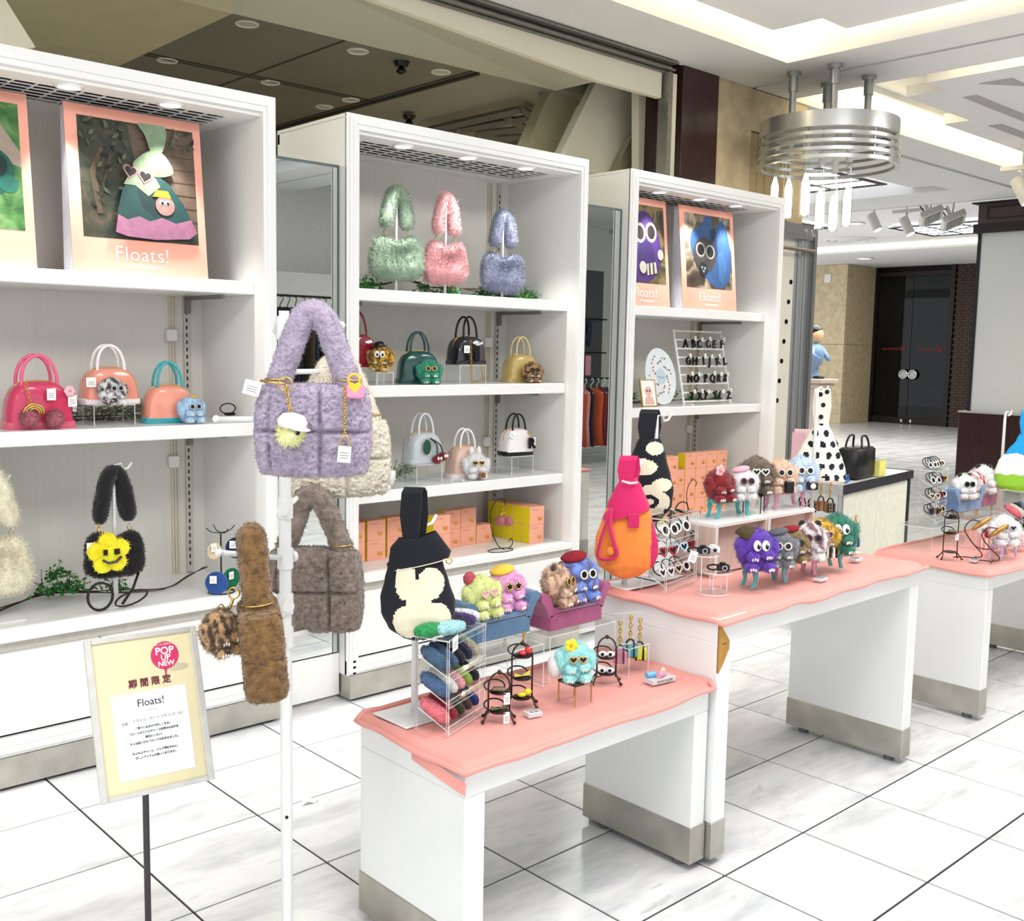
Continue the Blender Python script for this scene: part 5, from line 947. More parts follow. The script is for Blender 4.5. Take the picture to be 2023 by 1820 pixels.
# ---------------------------------------------------------------- pole rack with fleece bags
def dp(px, py, D): return CAM+ray(px, py)*D
RKM = mat('rack_enamel', '#e9eae8', .3, var=.02)
pb_ = Vector((1.237, 2.112, 0)); pr = thing('pole_rack', 'white height-adjustable pole rack hung with fleece bags', 'rack', pb_)
MB().cyl((0, 0, 0), .2, .02, 36).build('base_plate', RKM, pr, True, sharp=40); MB().cyl((0, 0, .02), .0142, 1.52, 20).build('pole', RKM, pr, True, sharp=40); MB().cyl((0, 0, 1.54), .017, .022, 20).cyl((0, 0, 1.562), .012, .012, 16).build('pole_cap', RKM, pr, True, sharp=40)
def zpole(py): return at(570, py, 1, 2.112).z
for py in (1352, 1608): 
    p = at(572, py, 1, 2.112); d_ = (CAM-Vector((1.237, 2.112, p.z))); d_.z = 0; d_.normalize(); o = MB().cyl((0, 0, 0), .0042, .002, 12).build('peg_hole', BLACK, pr, loc=d_*.0135+Vector((0, 0, p.z))); o.rotation_euler = d_.to_track_quat('Z', 'Y').to_euler()
def arm(py, end, knob=None):
    z = zpole(py); e = Vector(end)-pb_; c = MB().cyl((0, 0, z-.024), .0185, .048, 20).build('collar', RKM, pr, True, sharp=40)
    s = Vector((0, 0, z)); dr_ = (e-s).normalized(); MB().tube([s+dr_*.015, e], .0065, 10).ell(e, .009, 10, 8).build('arm', RKM, c, True)
    k = -Vector((dr_.x, dr_.y, 0)).normalized() if knob is None else Vector(knob); o = MB().cyl((0, 0, .018), .014, .012, 18).build('knob', RKM, c, True, sharp=40, loc=(0, 0, z)); o.rotation_euler = k.to_track_quat('Z', 'Y').to_euler()
arm(650, dp(674, 643, 2.22)); arm(735, dp(662, 733, 2.72)); arm(828, dp(427, 828, 2.42)); arm(1003, dp(607, 968, 2.72)); arm(1102, dp(433, 1092, 2.24)); arm(1192, dp(506, 1152, 2.75)); arm(1258, dp(640, 1240, 2.7))
def fleece(name, h, h2): return mat('fleece_'+name, h, .95, var=.2, scale=60, sheen=.4, bump=.9, bscale=95, col2=h2, detail=5)
def quilt_bag(label, bottom, w, h, d, m, sh, rz, tilt=0, seed=1, ratio=.57, sr=.026, extra=None, sw=.3, ee=7):
    t = thing('fleece_handbag', label, 'handbag', bottom, rot=(0, tilt, rz)); mb = MB(); NX, NZ = 96, 84; sides = []
    for sg_ in (-1, 1):
        rows = []
        for b in range(NZ+1):
            row = []
            for a in range(NX+1):
                u, v = -cos(pi*a/NX)*.35+(2*a/NX-1)*.65, -cos(pi*b/NZ)*.35+(2*b/NZ-1)*.65; x, z = u*sqrt(1-.16*v*v), v*sqrt(1-.16*u*u)
                th = (max(0, 1-abs(u)**ee)**.36)*(max(0, 1-abs(v)**ee)**.36); U, V_ = u*.5+.5, v*.5+.5
                g = math.exp(-((U-ratio)/.02)**2)+math.exp(-((V_-.5)/.024)**2)+.7*math.exp(-((U-.14)/.02)**2); cell = abs(sin(pi*(U-ratio)*1.2))*.12
                q = Vector((x*w/2, sg_*d/2*th*(.88+cell-.30*min(g, 1)), h/2+z*h/2)); p_ = q*1.0+Vector((seed, sg_*3, 0)); f = abs(noise.noise(p_*85))+.6*abs(noise.noise(p_*170))
                nn = Vector((u**5*.8, sg_*(.3+th), v**5*.8)).normalized(); row.append(q+nn*(.0085*(.5-f)*min(1, th*3+.15)))
            rows.append(row if sg_ < 0 else row[::-1])
        mb.loft(rows, False, False)
    strands(mb, 6000, .0055, .0009, 0, 0, .1, seed); mb.build('quilted_body', m, t, True)
    P = [Vector((-sw*w*1.05, 0, h*.9)), Vector((-sw*w, 0, h)), Vector((-sw*w*.68, 0, h+.45*sh)), Vector((-sw*w*.36, 0, h+.86*sh)), Vector((0, 0, h+sh)), Vector((sw*w*.36, 0, h+.86*sh)), Vector((sw*w*.68, 0, h+.45*sh)), Vector((sw*w, 0, h)), Vector((sw*w*1.05, 0, h*.9))]; C_ = curve_pts(P, 5)
    s = MB().tube(C_, sr, 22, 0)
    for i, p in enumerate(s.v): c = min(C_[::3], key=lambda q: (q-p).length_squared); nn = (p-c).normalized(); f = abs(noise.noise(p*90+Vector((seed, 3, 0))))+.6*abs(noise.noise(p*180)); s.v[i] = p+nn*(.006*(.5-f))
    strands(s, 2600, .006, .0009, 0, 0, .1, seed+5); s.build('strap', m, t, True)
    for q in (-1, 1): MB().torus((q*sw*w, 0, h+.008), sr*1.08, .002, 24, 6).build('strap_clasp', GLD, t, True)
    if extra: extra(t)
    return t
LIL = fleece('lilac', '#b8abbf', '#9c8ea5')
def ex_lil(t):
    ch_ = pompom(t, (-.038, -.075, .098), .031, furm('lemon', '#f6eda6', '#ecdc84'), 900, 'chick_pompom'); MB().lathe([(.03, 0), (.031, .012), (.022, .024), (.004, .028)], 18).ell((.02, -.02, .001), (.022, .02, .003), 12, 6).build('white_cap', WHT, ch_, True, loc=(.004, -.004, .016), rot=(.1, .15, 0)); MB().ell((.018, -.022, .004), .005, 10, 8).build('eye', BLACK, ch_, True)
    chain((-.05, -.06, .20), (-.038, -.07, .14), t, 6, name='charm_chain'); MB().torus((-.05, -.058, .20), .014, .002, 18, 6, 'y').build('charm_ring', GLD, t, True); MB().tube([(-.105, -.03, .205), (-.08, -.055, .203), (-.05, -.058, .2)], .003, 6).build('clasp', GLD, t, True)
    ps = MB().bbox(.073, .112, -.062, -.046, .172, .200, .004).build('pink_purse_charm', mat('bubblegum_pink', '#f492b8', .3, coat=.5), t); MB().add([(.0925+x, -.0625, .196+z) for x, z in heart(0, 0, .014)], [tuple(range(24))]).build('heart_flap', mat('heart_yellow', '#f7c23a', .4), ps)
    MB().torus((.09, -.05, .21), .012, .003, 16, 6, 'y').build('purse_handle', mat('heart_yellow'), t, True)
    chain((.072, -.058, .2), (.072, -.066, .095), t, 16, name='gold_chain'); MB().torus((.072, -.066, .08), .012, .0018, 18, 6, 'y', 0, .8, 1.3).build('key_ring', GLD, t, True); ptag(t, (.073, -.067, .073), 0, .027, .034, .08); ptag(t, (-.115, -.055, .205), .2, .034, .03, .25)
quilt_bag('lilac quilted fleece bag with yellow chick charm on the pole rack', dp(620, 942, 2.23), .245, .2, .1, LIL, .15, FACE+.06, 0, 2, extra=ex_lil)
quilt_bag('cream quilted fleece bag behind the lilac one', dp(668, 982, 2.66), .265, .205, .1, fleece('cream', '#eee6d6', '#cfc3ae'), .14, FACE+.25, 0, 4)
quilt_bag('grey-brown quilted fleece bag behind the pole', dp(626, 1247, 2.62), .24, .215, .1, fleece('taupe', '#9a8a7e', '#6c5f56'), .13, FACE-.15, -.03, 6, .7)
quilt_bag('caramel brown quilted fleece bag hanging edge-on from the rack arm', dp(527, 1366, 2.24), .22, .195, .085, fleece('caramel', '#8f6a3c', '#5d4220'), .145, FACE+radians(80), 0, 8, .6, sr=.03, sw=.12, ee=16).rotation_euler = (0.0, radians(0), FACE+radians(80))
b_ = bpy.data.objects['fleece_handbag.003']; b_.rotation_euler = (radians(-5), 0, radians(63)); 
plush('brown and black mottled fur charm clipped to the caramel fleece bag', dp(437, 1292, 2.2), .098, furm('mottled', '#a8835c', '#3a2a1c', 7), None, None, FACE+.9, v=1, key_ring=True); kc_ = thing('gold_clasp', 'gold ring and clasp joining the mottled charm to the caramel bag', 'clasp', dp(462, 1172, 2.2), FACE)
MB().torus((0, 0, 0), .012, .002, 18, 6, 'y').build('ring', GLD, kc_, True); MB().tube([(-.002, 0, -.012), (-.008, 0, -.03), (-.018, 0, -.045)], .0035, 6).build('snap_hook', GLD, kc_, True); chain((-.018, 0, -.045), (-.025, 0, -.065), kc_, 3)
# ---------------------------------------------------------------- sign stand
sc_ = dp(300, 1405, 2.35); SW, SH = .285, .415; sg = thing('sign_stand', 'floor sign stand announcing the limited-time pop up shop', 'sign', (sc_.x, sc_.y+.03, 0), -.13); zc_ = sc_.z
POLEM = mat('dark_steel_pole', '#4c4a4e', .35, .7); MB().cyl((0, .02, .008), .0075, zc_-.06, 14).build('pole', POLEM, sg, True, sharp=40); MB().bbox(-.15, .15, -.13, .17, 0, .008, .002).build('base_plate', POLEM, sg)
sp_ = bpy.data.objects.new('sign_panel', None); COL.objects.link(sp_); sp_.parent = sg; sp_.location = (0, -.03, zc_); sp_.rotation_euler = (-radians(20), 0, 0); sp_.scale = (.855,)*3
def sput(name, m, *b): return MB().box(*b).build(name, m, sp_)
SGF = mat('silver_sign_frame', '#d5d3cd', .35, .3); sput('sheet', mat('buff_paper', '#e9deb4', .6, var=.02), -SW/2, SW/2, 0, .004, -SH/2, SH/2)
fr_ = MB(); b = .014; fr_.bbox(-SW/2-.004, -SW/2+b, -.006, .008, -SH/2, SH/2, .002).bbox(SW/2-b, SW/2+.004, -.006, .008, -SH/2, SH/2, .002).bbox(-SW/2+b, SW/2-b, -.006, .008, SH/2-b, SH/2, .002).bbox(-SW/2+b, SW/2-b, -.006, .008, -SH/2, -SH/2+b, .002); fr_.build('frame', SGF, sp_)
sput('white_notice', mat('notice_white', '#f4f5fb', .6, var=.01), -.095, .10, -.0012, 0, -.165, .055)
CRIM = mat('crimson_ink', '#d8376a', .5, var=.02); DRK = mat('wine_ink', '#6a1830', .5, var=0); TINK = mat('black_ink', '#22222a', .6, var=0)
mb = MB(); mb.add([(.055+.037*cos(2*pi*k/36), -.0012, .140+.037*sin(2*pi*k/36)) for k in range(36)], [tuple(range(36))]).add([(.049, -.0012, .106), (.057, -.0012, .104), (.052, -.0012, .078)], [(0, 1, 2)]); mb.build('speech_bubble', CRIM, sp_)
mb = MB(); mb.add([(.088+.026*cos(2*pi*k/28), -.0010, .104+.009*sin(2*pi*k/28)) for k in range(28)], [tuple(range(28))]).add([(.075, -.001, .099), (.07, -.001, .096), (.06, -.001, .088)], [(0, 1, 2)]); mb.build('bubble_shadow_print', mat('grey_print', '#c9c2a0', .6), sp_)
def st(body, size, m, x, z, **k): return text('lettering', body, size, m, sp_, (x, -.0016, z), **k)
st('POP', .027, PAPER, .055, .1515, bold=.0006); st('UP', .021, PAPER, .056, .1335, bold=.0005); st('NEW', .018, PAPER, .056, .1175, bold=.0005, sx=1.05); st('楽しさに出会える', .0065, PAPER, .055, .1695)
st('期 間 限 定', .0235, DRK, .008, .076, bold=.0005, sx=.98); st('Floats!', .027, TINK, .004, .025); st('フローツ', .0065, mat('grey_ink2', '#8a8a92', .6), .004, .004)
st('会期', .0085, mat('grey_ink2'), -.068, -.022); st('9 月 6 日（水）→  9 月 12 日（火）', .0088, mat('grey_ink2'), .022, -.018, sx=.98)
for i, l in enumerate(('「見ているだけで楽しくなる」', 'フローツのアクセサリーで世界中の女性を', '笑顔にしたい！', 'そんな想いからフローツは生まれました。', '', 'もふもふチャーム、バッグ類を中心に、', '楽しいアイテムが揃っております。')):
    if l: st(l, .0068, TINK, .004, -.038-.0125*i, bold=.00018)
# ---------------------------------------------------------------- front table: bags, shelves, sofas
Z1 = .557
BLKC = mat('black_knit', '#15171f', .9, var=.1, scale=80, sheen=.1); CRMC = mat('cream_knit', '#e9e2c8', .9, var=.04, scale=60); BAND = [BLKC, CRMC]
def flower(u, v, fr):
    if not fr: return 0
    for cx, cy, rx, ry in ((-.32, .60, .28, .18), (.34, .58, .36, .155), (-.22, .2, .42, .17), (.48, .22, .42, .18), (.05, .4, .34, .15)):
        if ((u-cx)/rx)**2+((v-cy)/ry)**2 < 1: return 1
    return 0
pS = on(800, 1405, Z1); bag_stand('white bag stand holding the black bag with cream flower', (1.60, 2.06, Z1), 1.065, .2, .14, 0, (-.02, .0), .05)
c_ = dp(826, 1262, 2.58); KPROF = [(0, .16), (.03, .42), (.12, .8), (.25, .99), (.4, 1), (.6, .86), (.78, .72), (.9, .66), (1, .42)]
def cuff(t): 
    mb = MB(); mb.loft([[(.075*cos(2*pi*k/30)*s, .034*sin(2*pi*k/30)*s*.9, z+.018*cos(2*pi*k/30)) for k in range(30)] for z, s in ((.19, 1.0), (.205, 1.06), (.255, .55))], False); mb.build('folded_cuff', BLKC, t, True)
    MB().tube([(.0755*1.0*cos(2*pi*k/30), .034*sin(2*pi*k/30)*.92, .188+.018*cos(2*pi*k/30)) for k in range(30)], .0013, 5, 0, True).build('stitching', CRMC, t); MB().torus((.075, -.01, .2), .007, .002, 12, 6, 'y').build('gold_button', GLD, t, True)
knot_bag('black knit bag with a big cream flower on the front table', c_, .185, .252, .085, BAND, flower, .115, FACE, prof=KPROF, band=.27, extra=cuff, hoff=-.012)
# tiered acrylic shelf of knitted hair pads
A_, B_, C_ = on(839, 1440, Z1), on(885, 1457, Z1), on(957, 1410, Z1); xd = (C_-B_); SL = xd.length; srz = math.atan2(xd.y, xd.x); SD = .095; SHh = .235
sh_ = thing('acrylic_tier_shelf', 'clear four-tier acrylic shelf of knitted hair pads on the front table', 'shelf', B_, srz)
for x in (0, SL-.004): panel(MB(), x, x+.004, 0, .006, 0, SHh).build('front_post', ACM, sh_); panel(MB(), x, x+.004, SD-.006, SD, 0, SHh).build('rear_post', ACM, sh_)
panel(MB(), 0, SL, 0, SD, SHh, SHh+.004).build('top_tray', ACM, sh_); panel(MB(), 0, SL, -.002, 0, SHh-.012, SHh+.006).build('tray_lip', ACM, sh_)
for k in range(3):
    a = MB(); a.T = Matrix.Translation((0, 0, .012+k*.066)) @ Matrix.Rotation(radians(28), 4, 'X'); panel(a, 0, SL, 0, SD*1.05, 0, .003); a.build('sloped_tray', ACM, sh_); a = MB(); panel(a, 0, SL, -.003, 0, .005+k*.066, .025+k*.066); a.build('tray_lip', ACM, sh_)
def yarn(h): return mat('yarn_'+h, h, .95, var=.25, scale=120, sheen=.2, bump=.8, bscale=160)
def pad_mesh():
    mb = MB().ell((0, 0, 0), (.0165, .047, .0165), 12, 10, 0, .8); mb.noise(.003, 90); strands(mb, 400, .004, .0008, 0, 0, 0, 3); return mb.build('knit', PAPER, None, True)
NAMES = {'#2a9a54': 'bright green', '#14161f': 'near-black', '#a9dbe4': 'pale aqua', '#46366e': 'purple', '#f2f0f4': 'white', '#46627f': 'steel blue', '#1d1c3c': 'midnight blue', '#b3a996': 'oatmeal', '#4d678f': 'denim blue', '#dedcd4': 'off-white', '#eda3a8': 'rose pink', '#93b04a': 'lime', '#ea7a86': 'coral pink', '#8f1d2c': 'crimson', '#35402c': 'olive', '#4e3226': 'chocolate', '#26337a': 'royal blue', '#3d5878': 'slate blue'}
TIERS = [['#46627f', '#3d5878', '#14161f', '#1d1c3c', '#b3a996'], ['#4d678f', '#dedcd4', '#eda3a8', '#93b04a', '#14161f'], ['#ea7a86', '#8f1d2c', '#35402c', '#4e3226', '#26337a']]
def pad(c, lx, ly, lz, tx, where, rz2=0):
    v = Matrix.Rotation(srz, 3, 'Z') @ Vector((lx, ly, lz)); t = thing('knitted_hair_pad', f'{NAMES[c]} knitted hair pad on the {where} tray of the acrylic shelf', 'hair pad', B_+v, rot=(tx, 0, srz+rz2), group='knitted hair pads'); shared('knit|0', pad_mesh, t, yarn(c)); return t
for k, tr_ in enumerate(TIERS):
    for i, c in enumerate(tr_): pad(c, .022+i*(SL-.04)/4, .05, .052+(2-k)*.066, radians(28), ('upper', 'middle', 'lowest')[k])
for i, (c, ly) in enumerate((('#2a9a54', .06), ('#a9dbe4', .03), ('#14161f', .05), ('#46366e', .05), ('#f2f0f4', .06))): pad(c, .015+i*(SL-.03)/4, ly, SHh+.021, 0, 'top', radians(60) if i < 2 else .3)
pk = ptag(sh_, (.02, -.006, SHh+.012), .2, .04, .035)
# sofas
def sofa(label, loc, w, d, m, rz, legs=True):
    t = thing('toy_sofa', label, 'toy sofa', loc, rz); lh = .026 if legs else .0; bh = .052
    MB().bbox(-w/2, w/2, -d/2, d/2, lh, lh+bh, .005).build('base', m, t, True, sharp=40); MB().bbox(-w/2+.012, w/2-.012, -d/2-.002, d/2-.02, lh+bh, lh+bh+.014, .006).build('cushion', m, t, True, sharp=40)
    for s in (-1, 1):
        P = [(s*(w/2-.022), lh+bh-.004), (s*(w/2-.014), lh+bh+.024), (s*(w/2-.006), lh+bh+.046), (s*(w/2+.006), lh+bh+.060), (s*(w/2+.02), lh+bh+.064), (s*(w/2+.031), lh+bh+.056), (s*(w/2+.033), lh+bh+.042), (s*(w/2+.022), lh+bh+.032), (s*(w/2+.01), lh+bh+.014), (s*(w/2), lh+bh-.012)]
        if s > 0: P = P[::-1]
        MB().prism(P, -d/2, d/2-.008).build('rolled_arm', m, t, True, sharp=60)
    MB().bbox(-w/2+.0, w/2-.0, d/2-.016, d/2, lh+bh-.004, lh+bh+.03, .006).build('backrest', m, t, True, sharp=40)
    if legs:
        for x in (-w/2+.015, w/2-.015):
            for y in (-d/2+.014, d/2-.014): MB().lathe([(.003, 0), (.0045, .004), (.0025, .008), (.004, .016), (.009, lh)], 10, (x, y, 0)).build('leg', GLD, t, True)
    return t
def velvet(n, h): return mat('velvet_'+n, h, .7, var=.12, scale=25, sheen=.8)
VB = velvet('blue', '#3f6f96'); VP = velvet('magenta', '#a03a72')
riser('clear acrylic riser under the blue toy sofa on the front table', (1.875, 2.085, Z1), .24, .15, .125); riser('clear acrylic riser under the magenta toy sofa on the front table', (2.165, 2.09, Z1), .28, .14, .135)
ZS = Z1+.1252; ZP = Z1+.1352
sofa('blue velvet toy sofa on an acrylic riser, front table', (1.875, 2.1, ZS), .205, .105, VB, 0); sofa('magenta velvet toy sofa on an acrylic riser, front table', (2.165, 2.1, ZP), .225, .1, VP, 0, False)
plush('lime plush charm with heart glasses and pink bobble hat on blue sofa', (1.83, 2.085, ZS+.09), .115, furm('lime', '#dcea9c', '#c3d67a'), 'heart', mat('rose_frame', '#e9c9bd', .3, var=0), -.15, 'ball', mat('coral_yarn', '#ea6f78', .95, bump=.6), 0, -.08, lens=mat('lens_blush', '#d9a9a0', .3))
plush('pink plush charm with star sunglasses on blue sofa', (1.925, 2.1, ZS+.09), .118, furm('candy', '#e5a0cb', '#c97fb2'), 'star', GLD, -.15, 'beret', mat('yellow_felt', '#f2c94a', .9), 1)
plush('tan mottled plush charm with bear ears on magenta sofa', (2.115, 2.085, ZP+.067), .12, furm('tan', '#c9a98e', '#8f715a', 9), 'round', GLD, .35, 'bear', furm('darkbrown', '#4a342a', '#2f2019'), 1)
plush('blue-violet plush charm with big glasses and red beret, magenta sofa', (2.21, 2.095, ZP+.067), .135, furm('bluevio', '#6f8cd6', '#5b5a8c', 8), 'round', mat('cream_frame', '#efe6cf', .3, var=0), -.1, 'beret', mat('red_felt', '#8c1526', .9), 0)
# iron stands
def tier_stand(label, loc, h, tiers, r=.03, rz=FACE):
    t = thing('iron_tier_stand', label, 'tier stand', loc, rz); 
    pts = [(-r, 0, .02)]+[(-r, 0, h*.72)]+[(-r*cos(pi*k/10), 0, h*.72+r*1.05*sin(pi*k/10)*1.3) for k in range(1, 10)]+[(r, 0, h*.72), (r, 0, .02)]
    MB().tube(pts, .0024, 8).build('arch', IRON, t, True); MB().ell((0, 0, h*.72+r*1.4), .006, 10, 8).build('finial', IRON, t, True)
    for s in (-1, 1):
        for q in (-1, 1): MB().tube(curve_pts([(s*r, 0, .03), (s*(r+.004), q*.012, .02), (s*(r+.012), q*.022, .004)], 4), .0024, 8).ell((s*(r+.013), q*.023, .005), .005, 8, 6).build('foot', IRON, t, True)
    for z in tiers: MB().lathe([(r*.86, 0), (r*.9, .001), (r*.9, .004), (r*.84, .0025)], 24, (0, 0, z)).build('dish', IRON, t, True, sharp=30)
    return t
def hair_tie(label, loc, m, kind, rz=FACE, tagged=False):
    t = thing('hair_tie', label, 'hair tie', loc, rz); MB().tube([(.026*cos(a*pi/10)-.012, .012*sin(a*pi/10)+.006, .012+.012*sin(a*pi/10)) for a in range(20)], .0022, 6, 0, True).build('elastic', BLACK, t, True)
    if kind == 'hearts': MB().ell((0, -.01, .008), (.012, .008, .007), 10, 8).ell((.016, -.004, .014), (.011, .008, .01), 10, 8).build('charm', m, t, True)
    elif kind == 'bow': MB().loft([[(-.02, -.01, .002), (-.02, -.006, .012), (-.02, -.002, .002)], [(0, -.008, .005), (0, -.006, .007), (0, -.004, .005)], [(.02, -.004, .006), (.022, 0, .02), (.02, .004, .006)]]).build('charm', m, t)
    elif kind == 'goggle':
        o = MB().ell((-.012, -.008, .008), (.012, .003, .009), 14, 8).ell((.01, -.008, .008), (.012, .003, .009), 14, 8).build('charm', PAPER, t, True); MB().ell((-.013, -.0115, .008), (.005, .001, .005), 10, 6).ell((.009, -.0115, .008), (.005, .001, .005), 10, 6).build('pupil', BLACK, o, True)
    else: MB().bbox(-.018, .018, -.016, -.004, .002, .014, .004).build('charm', m, t, True, sharp=40)
    if tagged: ptag(t, (.02, -.015, .0), .3, .016, .03)
    return t
pA, pB, pC = on(985, 1425, Z1), on(1030, 1395, Z1), on(1197, 1350, Z1)
tier_stand('shorter bronze arch stand with two dishes, nearest the knitted pads', pA, .125, (.025, .075), .027); tier_stand('tallest bronze arch stand with three dishes', pB, .185, (.022, .075, .135), .027); tier_stand('bronze arch stand holding the goggle-eye hair ties', pC, .135, (.028, .075), .027)
RJ = mat('red_jelly', '#c81f2c', .12, coat=1); YJ = mat('yellow_jelly', '#d8c83e', .15, coat=1); BR = mat('brown_fabric', '#7c6650', .7, var=.3)
hair_tie('red heart hair tie on the top dish of the tallest stand', pB+Vector((0, 0, .1392)), RJ, 'hearts'); hair_tie('yellow bow hair tie on the middle dish of the tallest stand', pB+Vector((0, 0, .0792)), YJ, 'bow'); hair_tie('yellow hair tie on the lowest dish of the tallest stand', pB+Vector((0, 0, .0262)), mat('lemon_jelly', '#ecdc3a', .2), 'hearts')
hair_tie('brown printed hair tie on the upper dish beside the tags', pA+Vector((0, 0, .0792)), BR, 'box', tagged=True); hair_tie('brown printed hair tie on the lower dish of the short stand', pA+Vector((0, 0, .0292)), mat('olive_fabric', '#6a6a48', .7, var=.3), 'bow', tagged=True)
hair_tie('goggle-eye hair tie on the upper dish of the bronze stand', pC+Vector((0, 0, .0792)), None, 'goggle'); hair_tie('goggle-eye hair tie on the lower dish of the bronze stand', pC+Vector((0, 0, .0322)), None, 'goggle')
# stool with turquoise plush
def stool(label, loc, w, h, rz, top=None, legm=None):
    t = thing('toy_stool', label, 'toy stool', loc, rz); MB().bbox(-w/2, w/2, -w/2, w/2, h-.008, h, .002).build('seat', top or mat('dark_seat', '#3d3526', .6, var=.2), t)
    for x in (-w/2+.003, w/2-.003):
        for y in (-w/2+.003, w/2-.003): MB().box(x-.0018, x+.0018, y-.0018, y+.0018, 0, h-.008).build('leg', legm or mat('brass_leg', '#c9a878', .35, .6), t)
    return t
pst = on(1141, 1392, Z1); stool('small brass-legged toy stool under the turquoise plush', (pst.x+.01, pst.y+.02, Z1), .068, .062, FACE+radians(45)*0+.75)
plush('turquoise plush charm with yellow flower sitting on a toy stool', (pst.x+.008, pst.y+.02, Z1+.0622), .105, furm('turq', '#9fd8d4', '#79bdba'), 'heart', GLD, FACE+.15, 'flower', mat('flower_yellow', '#f2df35', .6), 1, extra=lambda t: MB().ell((-.5, .1, .34), (.2, .22, .34), 14, 10).build('white_ear', furm('white'), t, True))
def price_block(label, loc, w, d, h, rz=FACE, lines=('FLOATS', '¥3,300')):
    t = thing('acrylic_price_block', label, 'price block', loc, rz); MB().bbox(-w/2, w/2, -d/2, d/2, 0, h, .001).build('block', mat('price_acrylic', '#e9eef0', .08, var=0, coat=.5, alpha=.75), t)
    for i, l in enumerate(lines): text('price_print', l, d*.3, mat('tag_ink'), t, (0, d*.2-i*d*.42, h+.0004), (0, 0, 0))
price_block('clear acrylic price block before the bronze stands', on(1053, 1414, Z1), .042, .03, .012, FACE+.5)
# keychain panel and lip balms
pk_ = Vector((2.285, 1.945, Z1)); riser('clear riser under the three mini bag keychains', pk_, .09, .07, .085, .0, .003); kp = thing('keychain_panel', 'small clear panel holding three mini handbag keychains', 'panel', (pk_.x, pk_.y+.01, Z1+.0852), FACE+.3)
panel(MB(), -.045, .045, 0, .003, 0, .09).build('sheet', ACM, kp); panel(MB(), -.045, .045, -.015, .02, 0, .003).build('foot', ACM, kp)
def mini_bag(label, loc, m, rz=FACE, s=1.0, hm=None, L=.055, group=None, dots=None):
    t = thing('mini_bag_keychain', label, 'keychain', loc, rz, group, s); chain((0, 0, 0), (0, 0, -L), t, 6, m=GOLDF); b = -L-.012
    bd = MB().bbox(-.017, .017, -.008, .008, b-.03, b, .004).build('bag_body', m, t, True, sharp=40); MB().tube([(-.009, -.002, b-.004)]+[(-.009*cos(pi*k/8), -.002, b+.013*sin(pi*k/8)) for k in range(9)]+[(.009, -.002, b-.004)], .0022, 6).build('handle', hm or BLACK, t, True)
    for x in (-.008, .008): MB().box(x-.0022, x+.0022, -.0085, -.008, b-.029, b).build('strap', hm or BLACK, t)
    if dots:
        mb = MB(); [mb.ell((-.011+.011*(k % 3), -.0088, b-.006-.009*(k//3)), (.003, .001, .003), 8, 4) for k in range(9)]; mb.build('dots', dots, t)
    return t
qk = kp.location
for i, (dx, dz, c, n) in enumerate(((-.03, .075, '#d988a8', 'pink'), (.003, .09, '#2f9fa6', 'teal'), (.033, .08, '#d8d432', 'yellow'))):
    v = Matrix.Rotation(FACE+.3, 3, 'Z') @ Vector((dx, -.012, dz-.005)); mini_bag(f'{n} mini handbag keychain with black straps on the front table', qk+v, mat('mini_'+n, c, .15, coat=.8), FACE, 1.3)
pl_ = on(1306, 1346, Z1); lb = thing('acrylic_block_stand', 'long clear acrylic block under the pastel tube charms', 'block', (2.285, 1.83, Z1), FACE+.62); MB().bbox(-.045, .045, -.02, .02, 0, .014, .001).build('block', MATS['price_acrylic'], lb); text('price_print', 'FLOATS ¥2,200', .009, mat('tag_ink'), lb, (0, -.0205, .007))
for i, (dx, dy, c, n) in enumerate(((-.028, .008, '#6fb6e8', 'sky blue'), (.0, -.006, '#f2a0b8', 'pink'), (.02, .012, '#f5dfa8', 'cream'))):
    v = Matrix.Rotation(FACE+.62, 3, 'Z') @ Vector((dx, dy, .0225)); t = thing('tube_charm', f'{n} tube charm lying on the clear block', 'charm', lb.location+v, FACE+.5+.4*i); MB().tube([(-.016, 0, 0), (.016, 0, 0)], .008, 14).build('tube', mat('tube_'+n, c, .3), t, True, sharp=40); MB().torus((.02, .004, 0), .007, .0012, 12, 5).build('ring', GLD, t, True)
pt_ = MB().bbox(-.06, .06, -.045, .045, 0, .004, .001).build('white_base_plate', STANDW, None, loc=(2.20, 2.02, Z1), rot=(0, 0, .1)); tag(pt_, 'flat white stand plate under the clear risers on the front table', 'plate')
# ---------------------------------------------------------------- middle table
Z2 = .756
def trim(t, pts, r, m, name): return MB().tube(curve_pts(pts, 5), r, 8, 0, False, .6).build(name, m, t, True)
MAG = mat('magenta_knit', '#cf1f63', .85, var=.06, scale=80, sheen=.2); ORG = mat('orange_knit', '#f28a3c', .85, var=.05, scale=60, sheen=.2)
def op(u, v, fr): return 1 if (v > .72 or (u > .72 and v > .1)) else 0
def ex_or(t):
    trim(t, [(-.055, -.045, .225), (-.085, -.05, .13), (-.092, -.045, .075), (-.06, -.056, .068), (-.035, -.06, .085), (-.045, -.06, .12), (-.058, -.056, .17), (-.055, -.045, .225)], .008, MAG, 'armhole_binding')
    mb = MB(); mb.loft([[(.07*s*cos(2*pi*k/30)-.005, .048*s*sin(2*pi*k/30), z+.02*cos(2*pi*k/30)) for k in range(30)] for z, s in ((.20, 1.05), (.215, 1.02), (.27, .6), (.3, .38))], False); mb.build('overhanging_cuff', MAG, t, True)
    MB().bbox(-.004, .03, -.058, -.05, .168, .21, .002).build('cuff_tab', MAG, t); MB().tube([(-.024, -.03, .308), (.0, -.036, .302), (.024, -.028, .304)], .0035, 8).build('pearl_band', mat('pearl', '#f3efe8', .25), t, True)
    MB().ell((-.055, -.058, .095), (.012, .005, .014), 10, 8).build('knot_bud', ORG, t, True)
